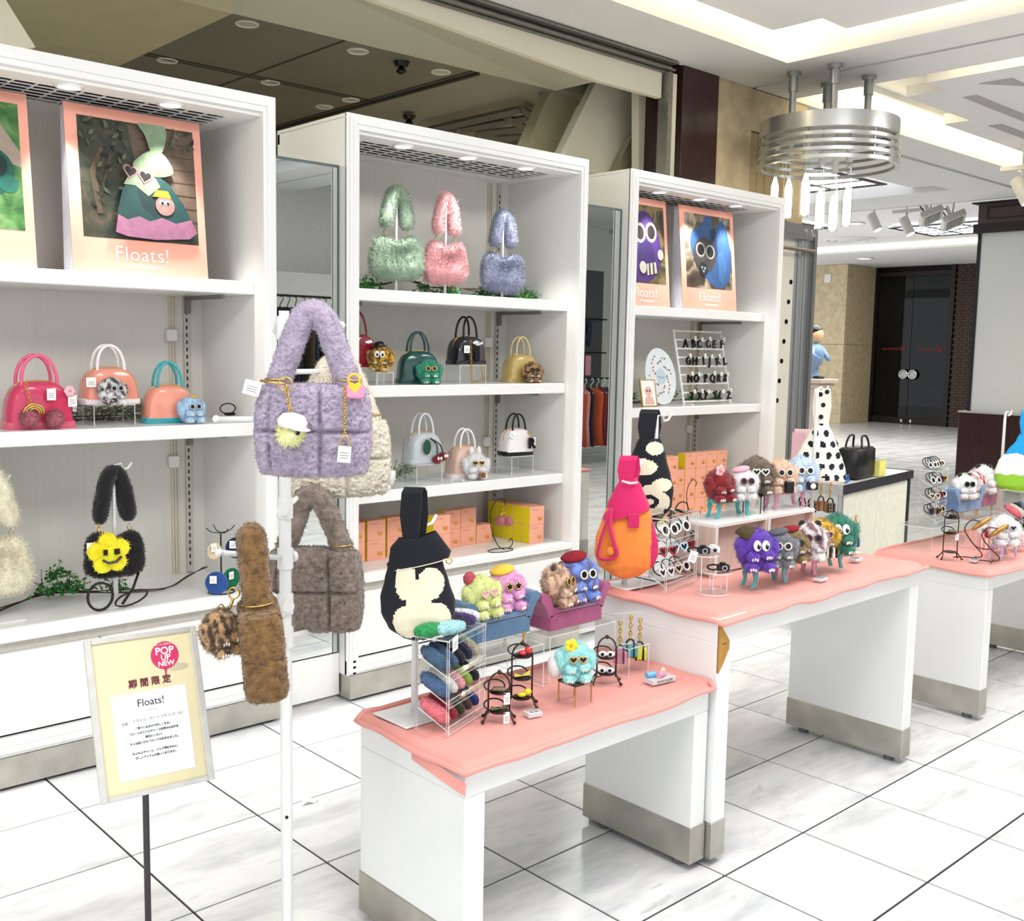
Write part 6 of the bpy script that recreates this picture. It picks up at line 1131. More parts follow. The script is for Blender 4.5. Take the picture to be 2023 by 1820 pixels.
OPROF = [(0, .08), (.05, .5), (.14, .88), (.25, 1), (.4, .97), (.6, .8), (.78, .62), (.92, .42), (1, .26)]
bag_stand('white stand holding the orange and magenta bag', (2.495, 2.13, Z2), 1.15, .17, .11, 0, (-.03, 0), .055); knot_bag('orange and magenta slouchy knot bag on the middle table', dp(1236, 1142, 3.24), .2, .305, .1, [ORG, MAG], op, .066, FACE, prof=OPROF, band=.27, extra=ex_or, hpick=1)
def bw(u, v, fr):
    for cx, cy, rx, ry in ((.02, .27, .5, .11),):
        d = ((u-cx)/rx)**2+((v-cy)/ry)**2
        if d < .12: return 1
        if d < .55: return 0
        if d < 2.7+noise.noise(Vector((u*5, v*14, 1)))*1.2: return 1
    if ((u+.3)/.6)**2+((v-.68)/.1)**2 < 1 or ((u-.5)/.4)**2+((v-.47)/.08)**2 < 1 or ((u+.7)/.35)**2+((v-.42)/.12)**2 < 1 or ((u-.2)/.35)**2+((v-.9)/.08)**2 < 1: return 1
    return 0
bag_stand('white stand holding the black and cream patterned bag', (2.64, 2.14, Z2), 1.29, .15, .1, 0, (-.03, 0), .06); knot_bag('black and cream floral patterned knot bag behind the orange bag', dp(1277, 1032, 3.38), .17, .27, .09, BAND, bw, .085, FACE, prof=[(0, .2), (.06, .6), (.2, .95), (.4, 1), (.6, .86), (.8, .66), (.93, .5), (1, .4)], band=.34)
# acrylic shelf of sunglasses hair ties
A_, B_, C_ = on(1282, 1164, Z2), on(1315, 1172, Z2), on(1375, 1148, Z2); xd = C_-B_; GL = xd.length; grz = math.atan2(xd.y, xd.x); GD = .09; GH = .225
def tier_shelf(label, o_, L, D, Hh, rz, n, pitch, z0):
    t = thing('acrylic_tier_shelf', label, 'shelf', o_, rz)
    for x in (0, L-.004): panel(MB(), x, x+.004, 0, .006, 0, Hh).build('front_post', ACM, t); panel(MB(), x, x+.004, D-.006, D, 0, Hh).build('rear_post', ACM, t)
    panel(MB(), 0, L, 0, D, Hh, Hh+.004).build('top_tray', ACM, t); panel(MB(), 0, L, -.002, 0, Hh-.004, Hh+.012).build('tray_lip', ACM, t)
    for k in range(n):
        a = MB(); a.T = Matrix.Translation((0, 0, z0+k*pitch)) @ Matrix.Rotation(radians(30), 4, 'X'); panel(a, 0, L, 0, D*1.05, 0, .003); a.build('sloped_tray', ACM, t); a = MB(); panel(a, 0, L, -.003, 0, z0-.005+k*pitch, z0+.014+k*pitch); a.build('tray_lip', ACM, t)
    return t
tier_shelf('clear acrylic tier shelf of sunglasses hair ties on the middle table', B_, GL, GD, GH, grz, 3, .066, .014)
LENS = mat('dark_lens', '#2a1f22', .15, coat=.5); REDL = mat('red_frame', '#a82430', .3, coat=.5); CRF2 = mat('ivory_frame', '#e9dfc9', .3)
def shades_tie(label, loc, fm, kind, rz, sc=.17, lens=None, grp=None):
    t = thing('sunglasses_hair_tie', label, 'hair tie', loc, rot=(0, 0, rz), group=grp); o = shared('sunglasses|'+kind, lambda: shades_mesh(kind), t, fm, (0, 0, .026), (-.35, 0, 0), sc=sc); remat(o, lens or LENS, 1)
    MB().tube([(.03*cos(a*pi/10)-.015, .016+.012*sin(a*pi/10), .035+.02*sin(a*pi/10)) for a in range(20)], .0021, 6, 0, True).build('elastic', BLACK, t, True); return t
def gpos(x, y, z): return B_+Matrix.Rotation(grz, 3, 'Z') @ Vector((x, y, z))
for k, row in enumerate((((.045, WHT, 'heart', 'white heart'), (.10, CRF2, 'heart', 'ivory heart'), (.155, WHT, 'round', 'white round')), ((.05, REDL, 'heart', 'red heart'), (.13, mat('sky_frame', '#d6eef5', .3), 'heart', 'pale blue heart')), ((.055, WHT, 'round', 'white round'), (.14, WHT, 'round', 'broad white round')))):
    for x, m_, kd, nm in row: shades_tie(f'{nm} sunglasses hair tie on the {("lowest", "middle", "upper")[k]} tray, {"outer" if x < .08 else "inner"} end', gpos(x, .02, .03+k*.066), m_, kd, grz-.25, .14 if len(row) < 3 else .125, mat('blue_lens', '#16384a', .2) if 'blue' in nm else None)
for i, (x, y) in enumerate(((.03, .05), (.075, .03), (.125, .05), (.165, .04))):
    t = thing('hair_clip', f'dark hair clip lying on top of the sunglasses shelf, {("first", "second", "third", "fourth")[i]} along', 'hair clip', gpos(x, y, GH+.0045), grz+.3*i); MB().bbox(-.028, .028, -.007, .007, 0, .006, .002).build('bar', BLACK, t); MB().box(-.01, .012, -.0072, -.007, .001, .005).build('gold_mark', GLD, t)
# round acrylic stand with camera charms
rc = on(1412, 1174, Z2)+Vector((.01, .015, 0)); rs = thing('round_acrylic_stand', 'clear round two-level acrylic stand of camera charms', 'stand', rc)
def rdisc(z, r, c=(0, 0)): k = len(mb_.m); mb_.cyl((c[0], c[1], z), r, .004, 32); mb_.m[k:] = [1]*32+[0, 0]
mb_ = MB(); rdisc(0, .05); mb_.build('base_disc', ACM, rs, True, sharp=40); mb_ = MB(); rdisc(.062, .047, (.022, .0)); mb_.build('lower_disc', ACM, rs, True, sharp=40); mb_ = MB(); rdisc(.115, .045, (-.005, .03)); mb_.build('upper_disc', ACM, rs, True, sharp=40)
for x, y, h_ in ((-.035, .02, .115), (.03, .035, .115), (.03, -.03, .062), (.0, .0, .062), (.055, .01, .062)): MB().cyl((x, y, .004), .0016, h_-.004, 6).build('rod', ACE, rs)
def cam_charm(label, loc, m, rz=FACE, tg=False):
    t = thing('camera_charm', label, 'charm', loc, rz); MB().bbox(-.02, .02, -.008, .008, 0, .021, .003).bbox(-.012, .008, -.007, .007, .02, .027, .003).build('body', m, t, True, sharp=40); l = MB(); l.T = Matrix.Rotation(pi/2, 4, 'X'); l.cyl((.002, .011, .008), .0085, .008, 16); lo = l.build('lens', mat('chrome'), t, True, sharp=40); l = MB(); l.T = Matrix.Rotation(pi/2, 4, 'X'); l.cyl((.002, .011, .016), .006, .0004, 14); l.build('lens_glass', BLACK, lo)
    MB().tube([(-.03+.018*cos(a*pi/10), .004, .006+.008*sin(a*pi/10)+.004) for a in range(20)], .003, 6, 0, True).build('elastic', BLACK, t, True)
    if tg: ptag(t, (-.03, -.015, .01), .2, .026, .036, .3)
CB = mat('camera_black', '#1a1b1e', .4)
cam_charm('black camera charm hair tie with tag on the upper disc', rc+Vector((-.012, .032, .1195)), CB, FACE, True); cam_charm('white camera charm on the upper disc', rc+Vector((.022, .02, .1195)), mat('camera_white', '#efefee', .4)); cam_charm('black and silver camera charm on the lower disc', rc+Vector((.035, -.01, .0665)), CB)
# wood-fronted risers
PW = mat('pink_oak', '#d5c2b6', .6, var=.08, scale=8, stretch=(20, 20, .5))
for x0, lab in ((2.80, 'wood-grain riser box under the teal bench with red plush'), (3.105, 'wood-grain riser box under the pink bench, adjoining the other')):
    t = thing('wood_riser', lab, 'riser', (x0, 2.03, Z2)); W_, D_, H_ = .302, .17, .174
    MB().bbox(0, W_, 0, D_, H_-.012, H_, .001).build('top', WHITE, t); MB().box(0, .014, 0, D_, 0, H_-.012).build('side_panel', PW, t); MB().box(W_-.014, W_, 0, D_, 0, H_-.012).build('side_panel', PW, t); MB().box(.014, W_-.014, .03, .036, 0, H_-.012).build('front_panel', PW, t); MB().box(-.0005, .014, -.001, 0, 0, H_-.012).build('edge_band', WHITE, t)
# benches
def bench(label, loc, L, m, rz=0, d=.05, h=.056):
    t = thing('toy_bench', label, 'toy bench', loc, rz); MB().bbox(-L/2, L/2, -d/2, d/2, h-.006, h, .002).build('seat_board', m, t)
    for s in (-1, 1):
        for y in (-d/2, d/2-.006):
            P = [(s*L/2-s*.002, h), (s*(L/2+.005), h*.75), (s*(L/2-.002), h*.45), (s*(L/2+.008), .004), (s*(L/2+.012), 0), (s*(L/2-.006), 0), (s*(L/2-.014), h*.45), (s*(L/2-.016), h*.8)]
            MB().prism(P if s < 0 else P[::-1], y, y+.006).build('leg', m, t)
    for s in (-1, 1): MB().torus((s*(L/2-.002), 0, h+.016), .012, .004, 18, 6, 'y').box(s*L/2-.006, s*L/2+.002, -d/2, d/2, h-.002, h+.008).build('scroll_arm', m, t, True, sharp=50)
    return t
TEALB = mat('teal_bench', '#63b5b8', .5, var=.03); PNKB = mat('pink_bench', '#e6a3c0', .5, var=.03); zr_ = Z2+.1742; ROT = -.12
bench('teal toy bench under red and white plush on the riser', (2.985, 2.115, zr_), .155, TEALB, ROT); bench('pink toy bench on the wood riser', (3.345, 2.12, zr_), .16, PNKB, ROT)
hb = zr_+.057
plush('deep red plush charm on the upper teal bench', (2.93, 2.118, hb), .115, furm('deepred', '#8f1722', '#5d0c14'), None, None, FACE+.5, 'flower', mat('pink_bow', '#ecb4c0', .6), 1); plush('white plush charm with pink beret on the upper teal bench', (3.035, 2.095, hb), .112, furm('white'), 'round', mat('plum_frame', '#7a4f5c', .3, var=0), FACE+.2, 'beret', mat('pink_felt', '#eeb2bf', .9))
stool('dark tall toy stool under the brown plush', (3.145, 2.12, zr_), .068, .066, .4, mat('black_seat', '#2a2622', .6), mat('black_leg', '#3a3632', .4)); plush('chocolate brown plush charm with white heart glasses on a stool', (3.145, 2.115, zr_+.0662), .135, furm('choc', '#6f6050', '#4a3e33'), 'heart', WHT, FACE+.1, v=1)
plush('peach plush charm with round sunglasses on the pink bench', (3.30, 2.115, hb), .128, furm('peachf', '#ecbfa8', '#d5a08a'), 'round', CRF2, FACE+.15, extra=lambda t: MB().bbox(-.05, .2, -.55, -.4, .05, .4, .02).build('piano_pouch', BLACK, t)); plush('powder blue plush charm holding a camera on the pink bench', (3.41, 2.098, hb), .132, furm('powder', '#bccdec', '#9fb4de'), 'round', WHT, FACE+.1, extra=lambda t: (MB().bbox(0, .3, -.58, -.42, .1, .32, .02).build('toy_camera', BLACK, t), MB().ell((.15, -.58, .21), (.08, .03, .08), 14, 8).build('camera_lens', PAPER, t, True)))
bench('teal toy bench with purple plush at the front of the middle table', (2.845, 1.865, Z2), .15, TEALB, ROT); bench('pink toy bench between the two teal benches', (3.02, 1.862, Z2), .15, PNKB, ROT); bench('teal toy bench with green plush at the far end', (3.20, 1.868, Z2), .15, TEALB, ROT); hc = Z2+.057
plush('purple plush charm with angry goggle eyes', (2.79, 1.862, hc-.004), .135, furm('purple', '#5f36a8', '#472386'), 'eyes', None, FACE+.1, 'cap', mat('brown_crochet', '#5e5136', .95, bump=.6), 1); plush('grey plush charm with goggle eyes beside the purple one', (2.885, 1.838, hc), .118, furm('grey', '#7e8086', '#595b61'), 'round', mat('cream_frame'), FACE, 'beret', mat('grey_felt', '#5d6166', .9))
plush('olive brown plush charm with red beret on the pink bench', (2.975, 1.852, hc), .115, furm('olive', '#8d7648', '#63502e'), 'round', mat('brown_frame'), FACE+.1, 'beret', mat('red_felt'), 1); plush('pale pink panda-spotted plush charm on the pink bench', (3.058, 1.838, hc), .13, furm('panda', '#f0d5da', '#7d5a60', 5), 'round', mat('plum_frame'), FACE, 'bear', BLKF)
plush('mustard plush charm with striped pouch on the far teal bench', (3.158, 1.855, hc), .128, furm('mustard', '#d8a52a', '#8f6a18', 7), 'round', GLD, FACE, None, None, 1, extra=lambda t: [MB().box(-.05+.08*k, -.01+.08*k, -.56, -.42, .04, .3).build('pouch_stripe', PAPER if k % 2 else BLACK, t) for k in range(5)]); plush('dark green plush charm with goggle eyes on the far teal bench', (3.245, 1.842, hc), .14, furm('dkgreen', '#2f7f68', '#175243'), 'eyes', None, FACE)
price_block('small acrylic price block before the pink bench', (3.035, 1.775, Z2), .045, .03, .01, 0); price_block('small acrylic price block at the far end of the middle table', (3.43, 1.87, Z2), .05, .032, .01, 0)
hook_stand('black wire hook stand with cherry charm behind the sunglasses shelf', (2.74, 2.12, Z2), .25); cy = thing('cherry_charm', 'dark red cherry charm with green leaf hanging on a hook stand', 'charm', (2.755, 2.115, Z2+.2)); CHM = furm('cherry'); pompom(cy, (-.012, 0, -.1), .017, CHM, 300, 'cherry'); pompom(cy, (.016, -.01, -.095), .017, CHM, 300, 'cherry'); MB().tube([(0, 0, 0), (-.006, 0, -.05), (-.012, 0, -.085)], .0015, 5).tube([(0, 0, 0), (.01, -.005, -.05), (.016, -.01, -.08)], .0015, 5).build('stems', BLACK, cy); MB().ell((.025, -.005, -.07), (.012, .003, .02), 10, 8).build('leaf', mat('leaf_dark'), cy, True)
# keychains on clear panels
def key_panel(label, loc, w, h, rz, bags):
    t = thing('keychain_panel', label, 'panel', loc, rz); panel(MB(), -w/2, w/2, 0, .003, 0, h).build('sheet', ACM, t); panel(MB(), -w/2, w/2, -.02, .03, 0, .003).build('foot', ACM, t)
    for i, (c, n, dt, s) in enumerate(bags):
        v = Matrix.Rotation(rz, 3, 'Z') @ Vector((-w/2+w*(i+.5)/len(bags), -.012, h-.008*(i % 2))); mini_bag(n, Vector(loc)+v, mat('mini_'+c, c, .25, var=.25 if 'leopard' in n or 'tortoise' in n else .05, coat=.6), rz, s, mat('mini_h'+c, '#5a3a20', .4) if 'brown' in n else BLACK, .06, dots=dt)
key_panel('tall clear keychain panel behind the wood risers', (3.60, 2.15, Z2), .16, .27, FACE+.2, (('#f2eeea', 'white mini bag keychain on the tall clear panel', None, 1.35), ('#e8e4e0', 'white and black checked mini bag keychain', BLACK, 1.35), ('#a8662a', 'brown tortoise mini bag keychain on the tall panel', None, 1.35), ('#8a7448', 'leopard mini bag keychain on the tall panel', BLACK, 1.35)))
key_panel('low clear keychain panel at the far end of the middle table', (3.535, 1.985, Z2), .13, .145, FACE+.1, (('#e8c832', 'yellow mini bag keychain on the low clear panel', None, 1.35), ('#5a1420', 'dark red mini bag keychain with white dots', PAPER, 1.35), ('#5fa8c8', 'light blue leather tassel keychain', None, 1.2)))
# polka dot bag
DOTS = mat('ivory_cloth', '#f1ecdf', .85, var=.02)
def polka(u, v, fr):
    a, b = u*2.6+.12*sin(v*9), v*5.4; r = int(math.floor(b)); da = (a+.5*(r % 2)) % 1-.5; db = b-r-.5
    return 1 if da*da+db*db*.8 < .075 else 0
bag_stand('white stand holding the polka dot bag', (3.53, 2.1, Z2), 1.37, .12, .1, 0, (-.03, 0), .06, .006); knot_bag('ivory polka dot knot bag on a white stand', dp(1616, 952, 3.98), .215, .225, .09, [DOTS, BLKC], polka, .12, FACE, prof=[(0, .9), (.04, 1), (.2, .95), (.4, .82), (.6, .66), (.8, .46), (.93, .28), (1, .22)], band=.27, fold=.04, hpick=mat('dotted_strap', '#efe9da', .85, var=0), extra=lambda t: [MB().ell((x, -.018, z), (.009, .002, .009), 10, 6).build('dot', BLKC, t) for x, z in ((-.012, .335), (.012, .345), (.0, .295), (-.006, .25))])
# ---------------------------------------------------------------- on the back counter
ZC = .8035; hbk = on(1703, 946, ZC)+Vector((.02, .05, 0)); hg = thing('leather_handbag', 'black leather boxy handbag on the counter', 'handbag', hbk, crz)
MB().bbox(-.13, .13, -.06, .06, .003, .175, .012).build('body', LTH, hg, True); MB().tube([(-.1, 0, .165), (0, 0, .172), (.1, 0, .165)], .004, 6).build('zipper', mat('zip_dark', '#3c3c40', .4, .5), hg, True); 
for y in (-.045, .045): MB().tube(curve_pts([(-.055, y, .13), (-.05, y, .19), (-.03, y*.8, .235), (.03, y*.8, .235), (.05, y, .19), (.055, y, .13)]), .006, 8).build('handle', LTH, hg, True)
pk2 = thing('pink_pouch', 'clear salmon pink pouch with dark trim behind the handbag', 'pouch', Vector((5.36, 3.16, ZC)), crz); MB().bbox(-.13, .13, -.03, .03, 0, .18, .01).build('body', mat('salmon_vinyl', '#f0a898', .3, coat=.5), pk2); MB().box(-.132, .132, -.032, .032, .172, .184).box(-.134, -.126, -.032, .032, 0, .18).box(.126, .134, -.032, .032, 0, .18).build('dark_trim', mat('wine_trim', '#4a2226', .4), pk2); MB().tube(curve_pts([(-.04, 0, .18), (-.02, 0, .2), (.02, 0, .2), (.04, 0, .18)]), .006, 6).build('handle', BLACK, pk2, True)
td = thing('tape_dispenser', 'clear tape dispenser with blue tape at the counter edge', 'tape dispenser', on(1672, 955, ZC)+Vector((.02, .03, 0)), crz); MB().bbox(-.035, .035, -.02, .02, 0, .045, .003).build('clear_body', clear_mat('milky_acrylic', (.85, .88, .9, 1), .2), td); m_ = MB(); m_.T = Matrix.Rotation(pi/2, 4, 'X'); m_.torus((-.008, .022, .021), .016, .006, 20, 8); m_.build('tape_roll', mat('cobalt', '#1673d8', .4), td, True); MB().bbox(.01, .032, -.024, -.018, .004, .02, .002).build('tape_arm', mat('cobalt'), td)
yb = thing('yellow_memo_box', 'pale yellow open box with papers beside the handbag', 'box', on(1752, 942, ZC)+Vector((.0, .07, 0)), crz); MB().box(-.05, .05, -.04, -.037, 0, .09).box(-.05, .05, .037, .04, 0, .09).box(-.05, -.047, -.037, .037, 0, .09).box(.047, .05, -.037, .037, 0, .09).box(-.047, .047, -.037, .037, 0, .003).build('box_walls', mat('pale_yellow', '#f0ea86', .6), yb); MB().box(-.03, .01, -.01, .0, .003, .11).box(-.02, .03, .01, .02, .003, .1).build('papers', mat('pale_blue_paper', '#cfe3ea', .6), yb)
mf = thing('magazine_file', 'dusty pink magazine file with folders behind the polka dot bag', 'file holder', Vector((5.17, 3.24, ZC)), crz+.2); DP = mat('dusty_pink', '#d9aab4', .6); mb = MB(); mb.prism([(0, 0), (.2, 0), (.2, .12), (.06, .25), (0, .25)], -.05, -.046).prism([(0, 0), (.2, 0), (.2, .12), (.06, .25), (0, .25)], .046, .05).box(.196, .2, -.046, .046, 0, .12).box(0, .004, -.046, .046, 0, .25).box(0, .2, -.046, .046, 0, .004); mb.build('holder', DP, mf); mf.rotation_euler = (0, 0, crz-pi/2+.3)
for k, c in enumerate(('#e8c6c8', '#f3e4e4', '#d98a94', '#5a4a9a', '#c9c4d8')): MB().bbox(.01, .17, -.04+k*.017, -.03+k*.017, .006, .27-.01*k, .002).build('folder', mat('folder_'+c, c, .5), mf)
gc = thing('clear_organizer', 'small clear organizer with stationery by the magazine file', 'organizer', Vector((5.27, 3.1, ZC)), crz); panel(MB(), -.03, .03, -.02, -.017, 0, .1).build('front_sheet', ACM, gc); panel(MB(), -.03, .03, .017, .02, 0, .1).build('back_sheet', ACM, gc); MB().bbox(-.02, .02, -.015, .015, 0, .12, .003).build('mint_notepad', mat('mint', '#9fd3c4', .5), gc)
# ---------------------------------------------------------------- third table
Z3 = .639
riser('wide clear acrylic riser under the sunglasses shelf on the third table', (4.52, 2.10, Z3), .34, .16, .118); riser('wide clear acrylic riser under the toy sofas on the third table', (4.90, 2.09, Z3), .40, .16, .118); zt_ = Z3+.1182
o3 = Vector((4.455, 2.06, zt_)); r3 = .15; tier_shelf('clear acrylic tier shelf of sunglasses hair ties on the third table', o3, .15, .08, .235, r3, 3, .07, .012)
for k in range(3):
    for i in range(3): shades_tie(f'sunglasses hair tie on the {("lowest", "middle", "upper")[k]} tray of the third table shelf, {("first", "second", "third")[i]} along', o3+Matrix.Rotation(r3, 3, 'Z') @ Vector((.03+i*.045, .015, .028+k*.07)), (LENS, GLD, CRF2, REDL, WHT)[(k*2+i) % 5], ('round', 'heart', 'round')[(i+k) % 3], r3-.4, .12)
for i in range(4):
    shades_tie(f'white-framed sunglasses hair tie on top of the third table shelf, {("first", "second", "third", "fourth")[i]} along', o3+Matrix.Rotation(r3, 3, 'Z') @ Vector((.02+i*.035, .03, .2355)), (WHT, PAPER, mat('tan_frame', '#b08a6a', .3), WHT)[i], 'round', r3-.4, .1)
sofa('blue velvet toy sofa on the third table', (4.81, 2.11, zt_), .2, .1, velvet('sky', '#5f88b4'), -.1); sofa('magenta velvet toy sofa on the third table', (5.03, 2.13, zt_), .19, .1, VP, -.1)
hs3 = zt_+.088
plush('white and black plush charm on the blue sofa of the third table', (4.77, 2.08, hs3), .115, furm('white'), 'round', BLACK, FACE+.2, 'bear', BLKF); plush('pale grey plush charm on the blue sofa of the third table', (4.84, 2.09, hs3), .105, furm('ashgrey', '#c9c4bf', '#a39d98'), 'round', BLACK, FACE, v=1)
plush('white plush charm with black ears on the magenta sofa, third table', (5.045, 2.11, hs3), .135, furm('white'), None, None, FACE, 'bear', BLKF); plush('red and white plush charm behind the blue sofa on the third table', (4.965, 2.12, hs3), .11, furm('redwhite', '#b3262f', '#e9dcd8', 5), None, None, FACE, v=1)
p3 = on(1868, 1118, Z3); tier_stand('bronze arch stand on the third table', Vector((4.33, 1.93, Z3)), .235, (.03, .11, .175), .03); 
hair_tie('dark hair tie on the middle dish of the third table stand', Vector((4.33, 1.93, Z3+.1142)), BR, 'box', FACE, True); hair_tie('dark hair tie on the top dish of the third table stand', Vector((4.33, 1.93, Z3+.1792)), BLACK, 'box')
for i, (x, y, h_) in enumerate(((4.415, 1.88, .17), (4.40, 1.80, .15))):
    t = thing('iron_card_hook', f'curved bronze wire hook with gold {("leaf clip behind", "clip in front")[i]} on the third table', 'hook', (x, y, Z3), FACE); MB().tube(curve_pts([(-.07, 0, .004), (-.04, 0, .008), (.03, 0, .004), (.05, 0, .02), (.0, 0, h_*.45), (-.03, 0, h_*.75), (-.005, 0, h_*.97), (.035, 0, h_*.95)]), .0025, 6).build('wire', IRON, t, True); MB().tube([(.0, -.03, .004), (.02, 0, .004), (.04, .03, .004)], .0025, 6).build('cross_foot', IRON, t)
    a = MB(); a.T = Matrix.Translation((.04, 0, h_*.9)) @ Matrix.Rotation(-.6, 4, 'Y'); a.ell((0, 0, 0), (.05, .012, .012), 12, 6); a.build('gold_clip', mat('gilt_tortoise', '#b98a4a', .3, .5, var=.4, scale=60), t, True)
bench('lilac toy bench at the front of the third table', (4.56, 1.80, Z3), .13, mat('lilac_bench', '#cdb9dc', .5), -.1); plush('white plush charm with glasses on the lilac bench, third table', (4.55, 1.80, Z3+.057), .13, furm('snow', '#eeeaf2', '#d8d2e4'), 'heart', GRY, FACE, v=1)
fc3 = thing('pompom_charm', 'lime green pompom charm on the third table', 'charm', (4.68, 1.86, Z3+.03)); pompom(fc3, (0, 0, .02), .04, furm('limeg', '#8fd12f', '#6aa81c'), 700); MB().torus((0, 0, .065), .012, .002, 14, 6, 'y').build('ring', GLD, fc3, True)
fc4 = thing('pompom_charm', 'pale pink pompom charm cut by the frame on the third table', 'charm', (4.80, 1.83, Z3+.03)); pompom(fc4, (0, 0, .02), .048, furm('blush', '#f3cdd2', '#e3aeb6'), 700); MB().torus((0, 0, .075), .012, .002, 14, 6, 'y').build('ring', GLD, fc4, True)
bk = thing('striped_basket', 'small pink and white striped basket of hair accessories', 'basket', (4.76, 1.95, Z3), .1); 
for k in range(26): a = 2*pi*k/26; MB().box(-.005, .005, -.001, .001, 0, .065).build('slat', mat('basket_pink', '#ef9f9a', .5) if k % 2 else PAPER, bk, loc=(.055*cos(a), .04*sin(a), 0), rot=(0, 0, a+pi/2))
MB().lathe([(.05, 0), (.055, .003)], 26, sy=.75).build('bottom', mat('basket_pink'), bk)
for i, (dx, dy, c, n) in enumerate(((-.03, -.015, '#8c1526', 'crimson'), (.0, -.02, '#16161a', 'black'), (.02, .01, '#b8a07c', 'tan'), (-.01, .015, '#efe6da', 'cream'))):
    t = thing('fluffy_scrunchie', f'{n} fluffy scrunchie in the striped basket', 'scrunchie', (4.76+dx, 1.95+dy, Z3+.07), .6*i); mb = MB().torus((0, 0, 0), .02, .012, 16, 8, 'y'); strands(mb, 300, .008, .001, 0, 0, .2, i); mb.build('fluff', furm('scr'+n, c, c), t, True)
tier_shelf('clear acrylic tier shelf of knitted pads cut by the frame on the third table', Vector((5.0, 1.90, Z3)), .22, .1, .235, 0, 2, .075, .02)
for i, c in enumerate(('#ea7a86', '#dedcd4', '#14161f', '#4d678f', '#b3a996')):
    for k in range(2):
        cc_ = (c, ('#8f1d2c', '#2a9a54', '#14161f', '#46366e', '#1d1c3c')[i])[k]; t = thing('knitted_hair_pad', f'{NAMES[cc_]} knitted hair pad on the {("upper", "lower")[k]} tray of the third table shelf', 'hair pad', (5.02+i*.045, 1.95, Z3+.14-k*.075), rot=(radians(30), 0, 0), group='knitted hair pads on the third table'); shared('knit|0', pad_mesh, t, yarn(cc_))
BLU = mat('azure_knit', '#1f9fe0', .85, var=.04); LIM = mat('lime_knit', '#97cf3e', .85, var=.04); WKN = mat('white_knit', '#f5f3ee', .85, var=.02)
def mount(u, v, fr): 
    z1, z2 = .62+.03*abs(((u*2.2) % 1)-.5)*2, .28+.03*abs(((u*2.6+.3) % 1)-.5)*2; return 0 if v > z1 else (1 if v > z2 else 2)
bag_stand('white stand holding the blue, white and green bag', (5.33, 2.13, Z3), 1.225, .12, .1, 0, (-.03, 0), .06); knot_bag('blue, white and lime green landscape knot bag', dp(2024, 972, 4.98), .3, .29, .09, [BLU, WKN, LIM], mount, .09, FACE, prof=[(0, .3), (.03, .7), (.12, .95), (.3, 1), (.5, .9), (.7, .62), (.85, .38), (1, .24)], band=.26, extra=lambda t: MB().torus((0, -.03, .285), .018, .005, 16, 6, 'y').build('silver_clasp', mat('chrome'), t, True))
price_block('small acrylic price block on the third table by the bronze stand', (4.37, 1.84, Z3), .045, .03, .01, 0)
# a scrap of white tag string on the floor
sc2 = thing('paper_scrap', 'crumpled white paper scrap on the floor between rack and table', 'litter', on(612, 1588, 0)); mb = MB(); mb.loft([[(-.03, 0, .001), (-.02, .02, .006)], [(-.01, -.006, .012), (0, .014, .016)], [(.012, -.01, .002), (.02, .01, .008)], [(.035, 0, .01), (.03, .02, .003)]], False, False); mb.build('paper', PAPER, sc2)
# ---------------------------------------------------------------- shop across the aisle, seen in the mirrors
RKB = mat('shop_rack_black', '#1b1b1d', .4, .4)
def clothes_rail(label, x0, x1, y, z, wallz=0):
    t = thing('clothes_rail', label, 'clothes rail', (x0, y, 0)); L = x1-x0
    MB().tube([(0, 0, z), (L, 0, z)], .012, 8).build('rail', RKB, t)
    for x in (0, L): MB().tube([(x, 0, 0.02), (x, 0, z)], .014, 8).build('post', RKB, t); MB().box(x-.02, x+.02, -.25, .25, 0, .03).build('foot', RKB, t)
def garment_mesh():
    mb = MB(); rg = []
    for z, w_, d_ in ((0, .1, .012), (-.05, .2, .02), (-.12, .22, .03), (-.45, .2, .035), (-.75, .23, .04)): rg.append([(d_*cos(2*pi*k/14), w_*sin(2*pi*k/14), z+.01*sin(k*3)) for k in range(14)])
    mb.loft(rg); return mb.build('cloth', PAPER, None, True)
def hanger_mesh(): return MB().tube(curve_pts([(0, 0, .1), (0, .03, .12), (0, .04, .08), (0, 0, .03), (0, 0, 0)]), .005, 5).tube([(0, -.2, -.06), (0, 0, 0), (0, .2, -.06)], .007, 5).build('hanger', PAPER, None, True)
def garments(xs, y, z, cols, labf, grp, hm):
    ORD = ('first', 'second', 'third', 'fourth', 'fifth', 'sixth', 'seventh', 'eighth', 'ninth', 'tenth')
    for i, x in enumerate(xs):
        c = cols[i % len(cols)]; t = thing('hanging_garment', labf % ORD[i], 'garment', (x, y, z-.12), .1*((i*7) % 5-2), grp); shared('cloth|g', garment_mesh, t, mat('garment_'+c, c, .85, var=.1)); shared('hanger|g', hanger_mesh, t, hm)
clothes_rail('black clothes rail of dark garments reflected in the first mirror', 5.3, 6.7, -2.0, 1.98); garments([5.4+i*.085 for i in range(9)], -2.0, 1.98, ['#16181d', '#23202a', '#101114', '#3a2c22', '#1d2a3a'], 'dark garment, %s along the rail reflected in the first mirror', 'dark garments on the rail', RKB)
clothes_rail('black clothes rail of coloured garments reflected in the second mirror', 9.1, 10.9, -2.0, 1.12); garments([9.62+i*.115 for i in range(9)], -2.0, 1.12, ['#a8433a', '#c9847a', '#1f2340', '#b8522e', '#7d2a30', '#3a3f5c', '#d8a08c', '#2c2c34'], 'coloured garment, %s along the rail reflected in the second mirror', 'coloured garments on the rail', WHT)
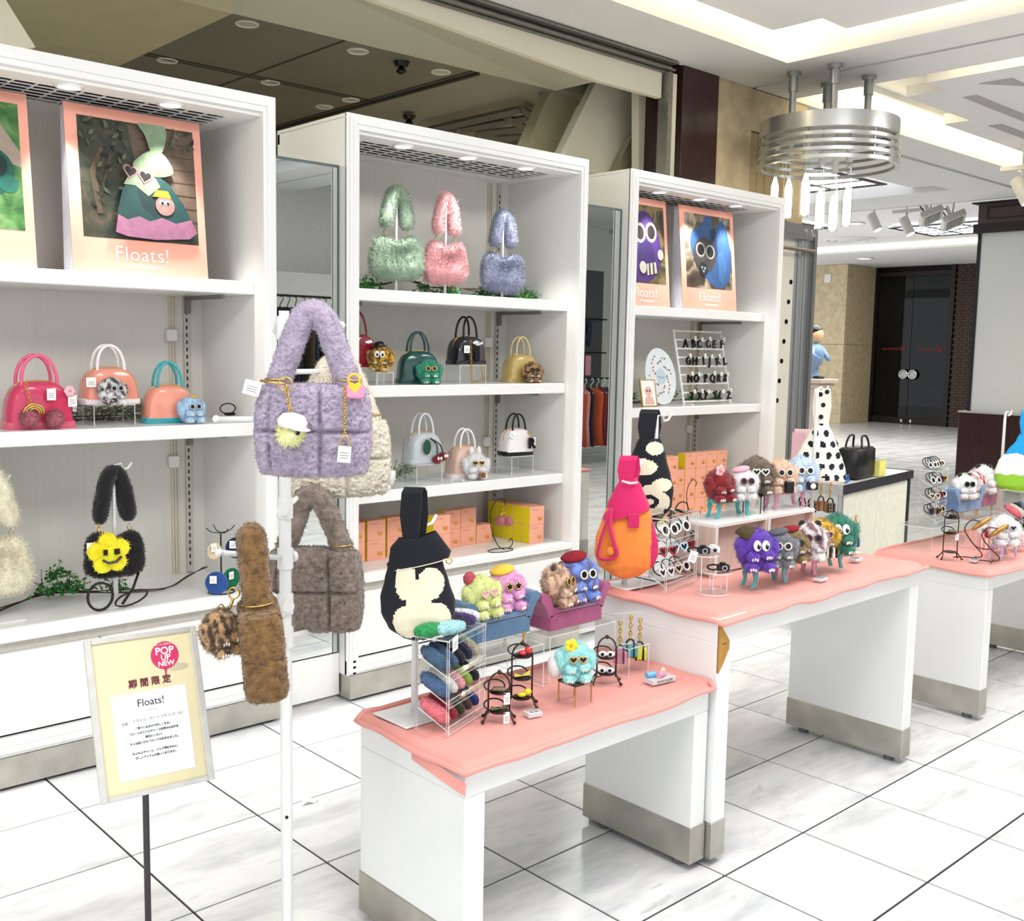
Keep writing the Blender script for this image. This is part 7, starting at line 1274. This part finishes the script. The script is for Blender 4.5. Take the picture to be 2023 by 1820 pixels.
wr_ = thing('wall_rack', 'wall rack of rolled umbrellas and pouches reflected in the second mirror', 'rack', (8.9, -2.9, 0)); MB().box(0, 2.2, 0, .04, .6, 2.6).build('back_panel', mat('rack_panel', '#55565a', .6), wr_)
for z in (1.92, 1.45): MB().tube([(0, .12, z), (2.2, .12, z)], .012, 6).build('rail', RKB, wr_)
rnd = random.Random(4); cl = ['#d2622e', '#b79ac2', '#1d2440', '#2b2d6a', '#8fb8dc', '#e8a6b4', '#3f8a90', '#e3e0d8', '#23242a']
for j, z in enumerate((1.92, 1.45)):
    for i in range(5, 14):
        c = cl[(i*5+j*3) % 9]; nm = dict(zip(cl, ('orange', 'mauve', 'navy', 'indigo', 'sky blue', 'pink', 'teal', 'white', 'black')))[c]; t = thing('rolled_umbrella' if j == 0 else 'hanging_pouch', nm+(' rolled umbrella on the upper rail of the reflected wall rack', ' flat pouch on the lower rail of the reflected wall rack')[j], 'umbrella' if j == 0 else 'pouch', (8.98+i*.135, -2.78, z-.02), group=('rolled umbrellas on the wall rack', 'pouches on the wall rack')[j])
        if j == 0: MB().lathe([(.012, 0), (.03, -.03), (.04, -.1), (.03, -.34), (.01, -.36)], 10).build('canopy_roll', mat('umb_'+c, c, .6), t, True)
        else: MB().bbox(-.05, .05, -.012, .012, -.3, -.02, .006).build('pouch_body', mat('umb_'+c, c, .5), t)
        ptag(t, (.01, -.045 if j == 0 else -.014, -.2), 0, .04, .06)
struct(MB().box(4.6, 8.6, -3.2, -3.1, 0, 2.3).build('wall_shop_partition', mat('shop_grey', '#d9d8d3', .7)))
un = thing('open_umbrella', 'open khaki umbrella on display reflected in the first mirror', 'umbrella', (5.15, -2.6, 1.95), rot=(.5, .2, 0)); mb = MB(); mb.loft([[(r*cos(2*pi*k/8), r*sin(2*pi*k/8), z) for k in range(8)] for r, z in ((.01, .22), (.2, .18), (.38, .08), (.48, -.04))], False); mb.build('canopy', mat('khaki', '#8a7c5c', .7), un); MB().tube([(0, 0, .25), (0, 0, -.5)], .008, 6).build('shaft', RODM, un)
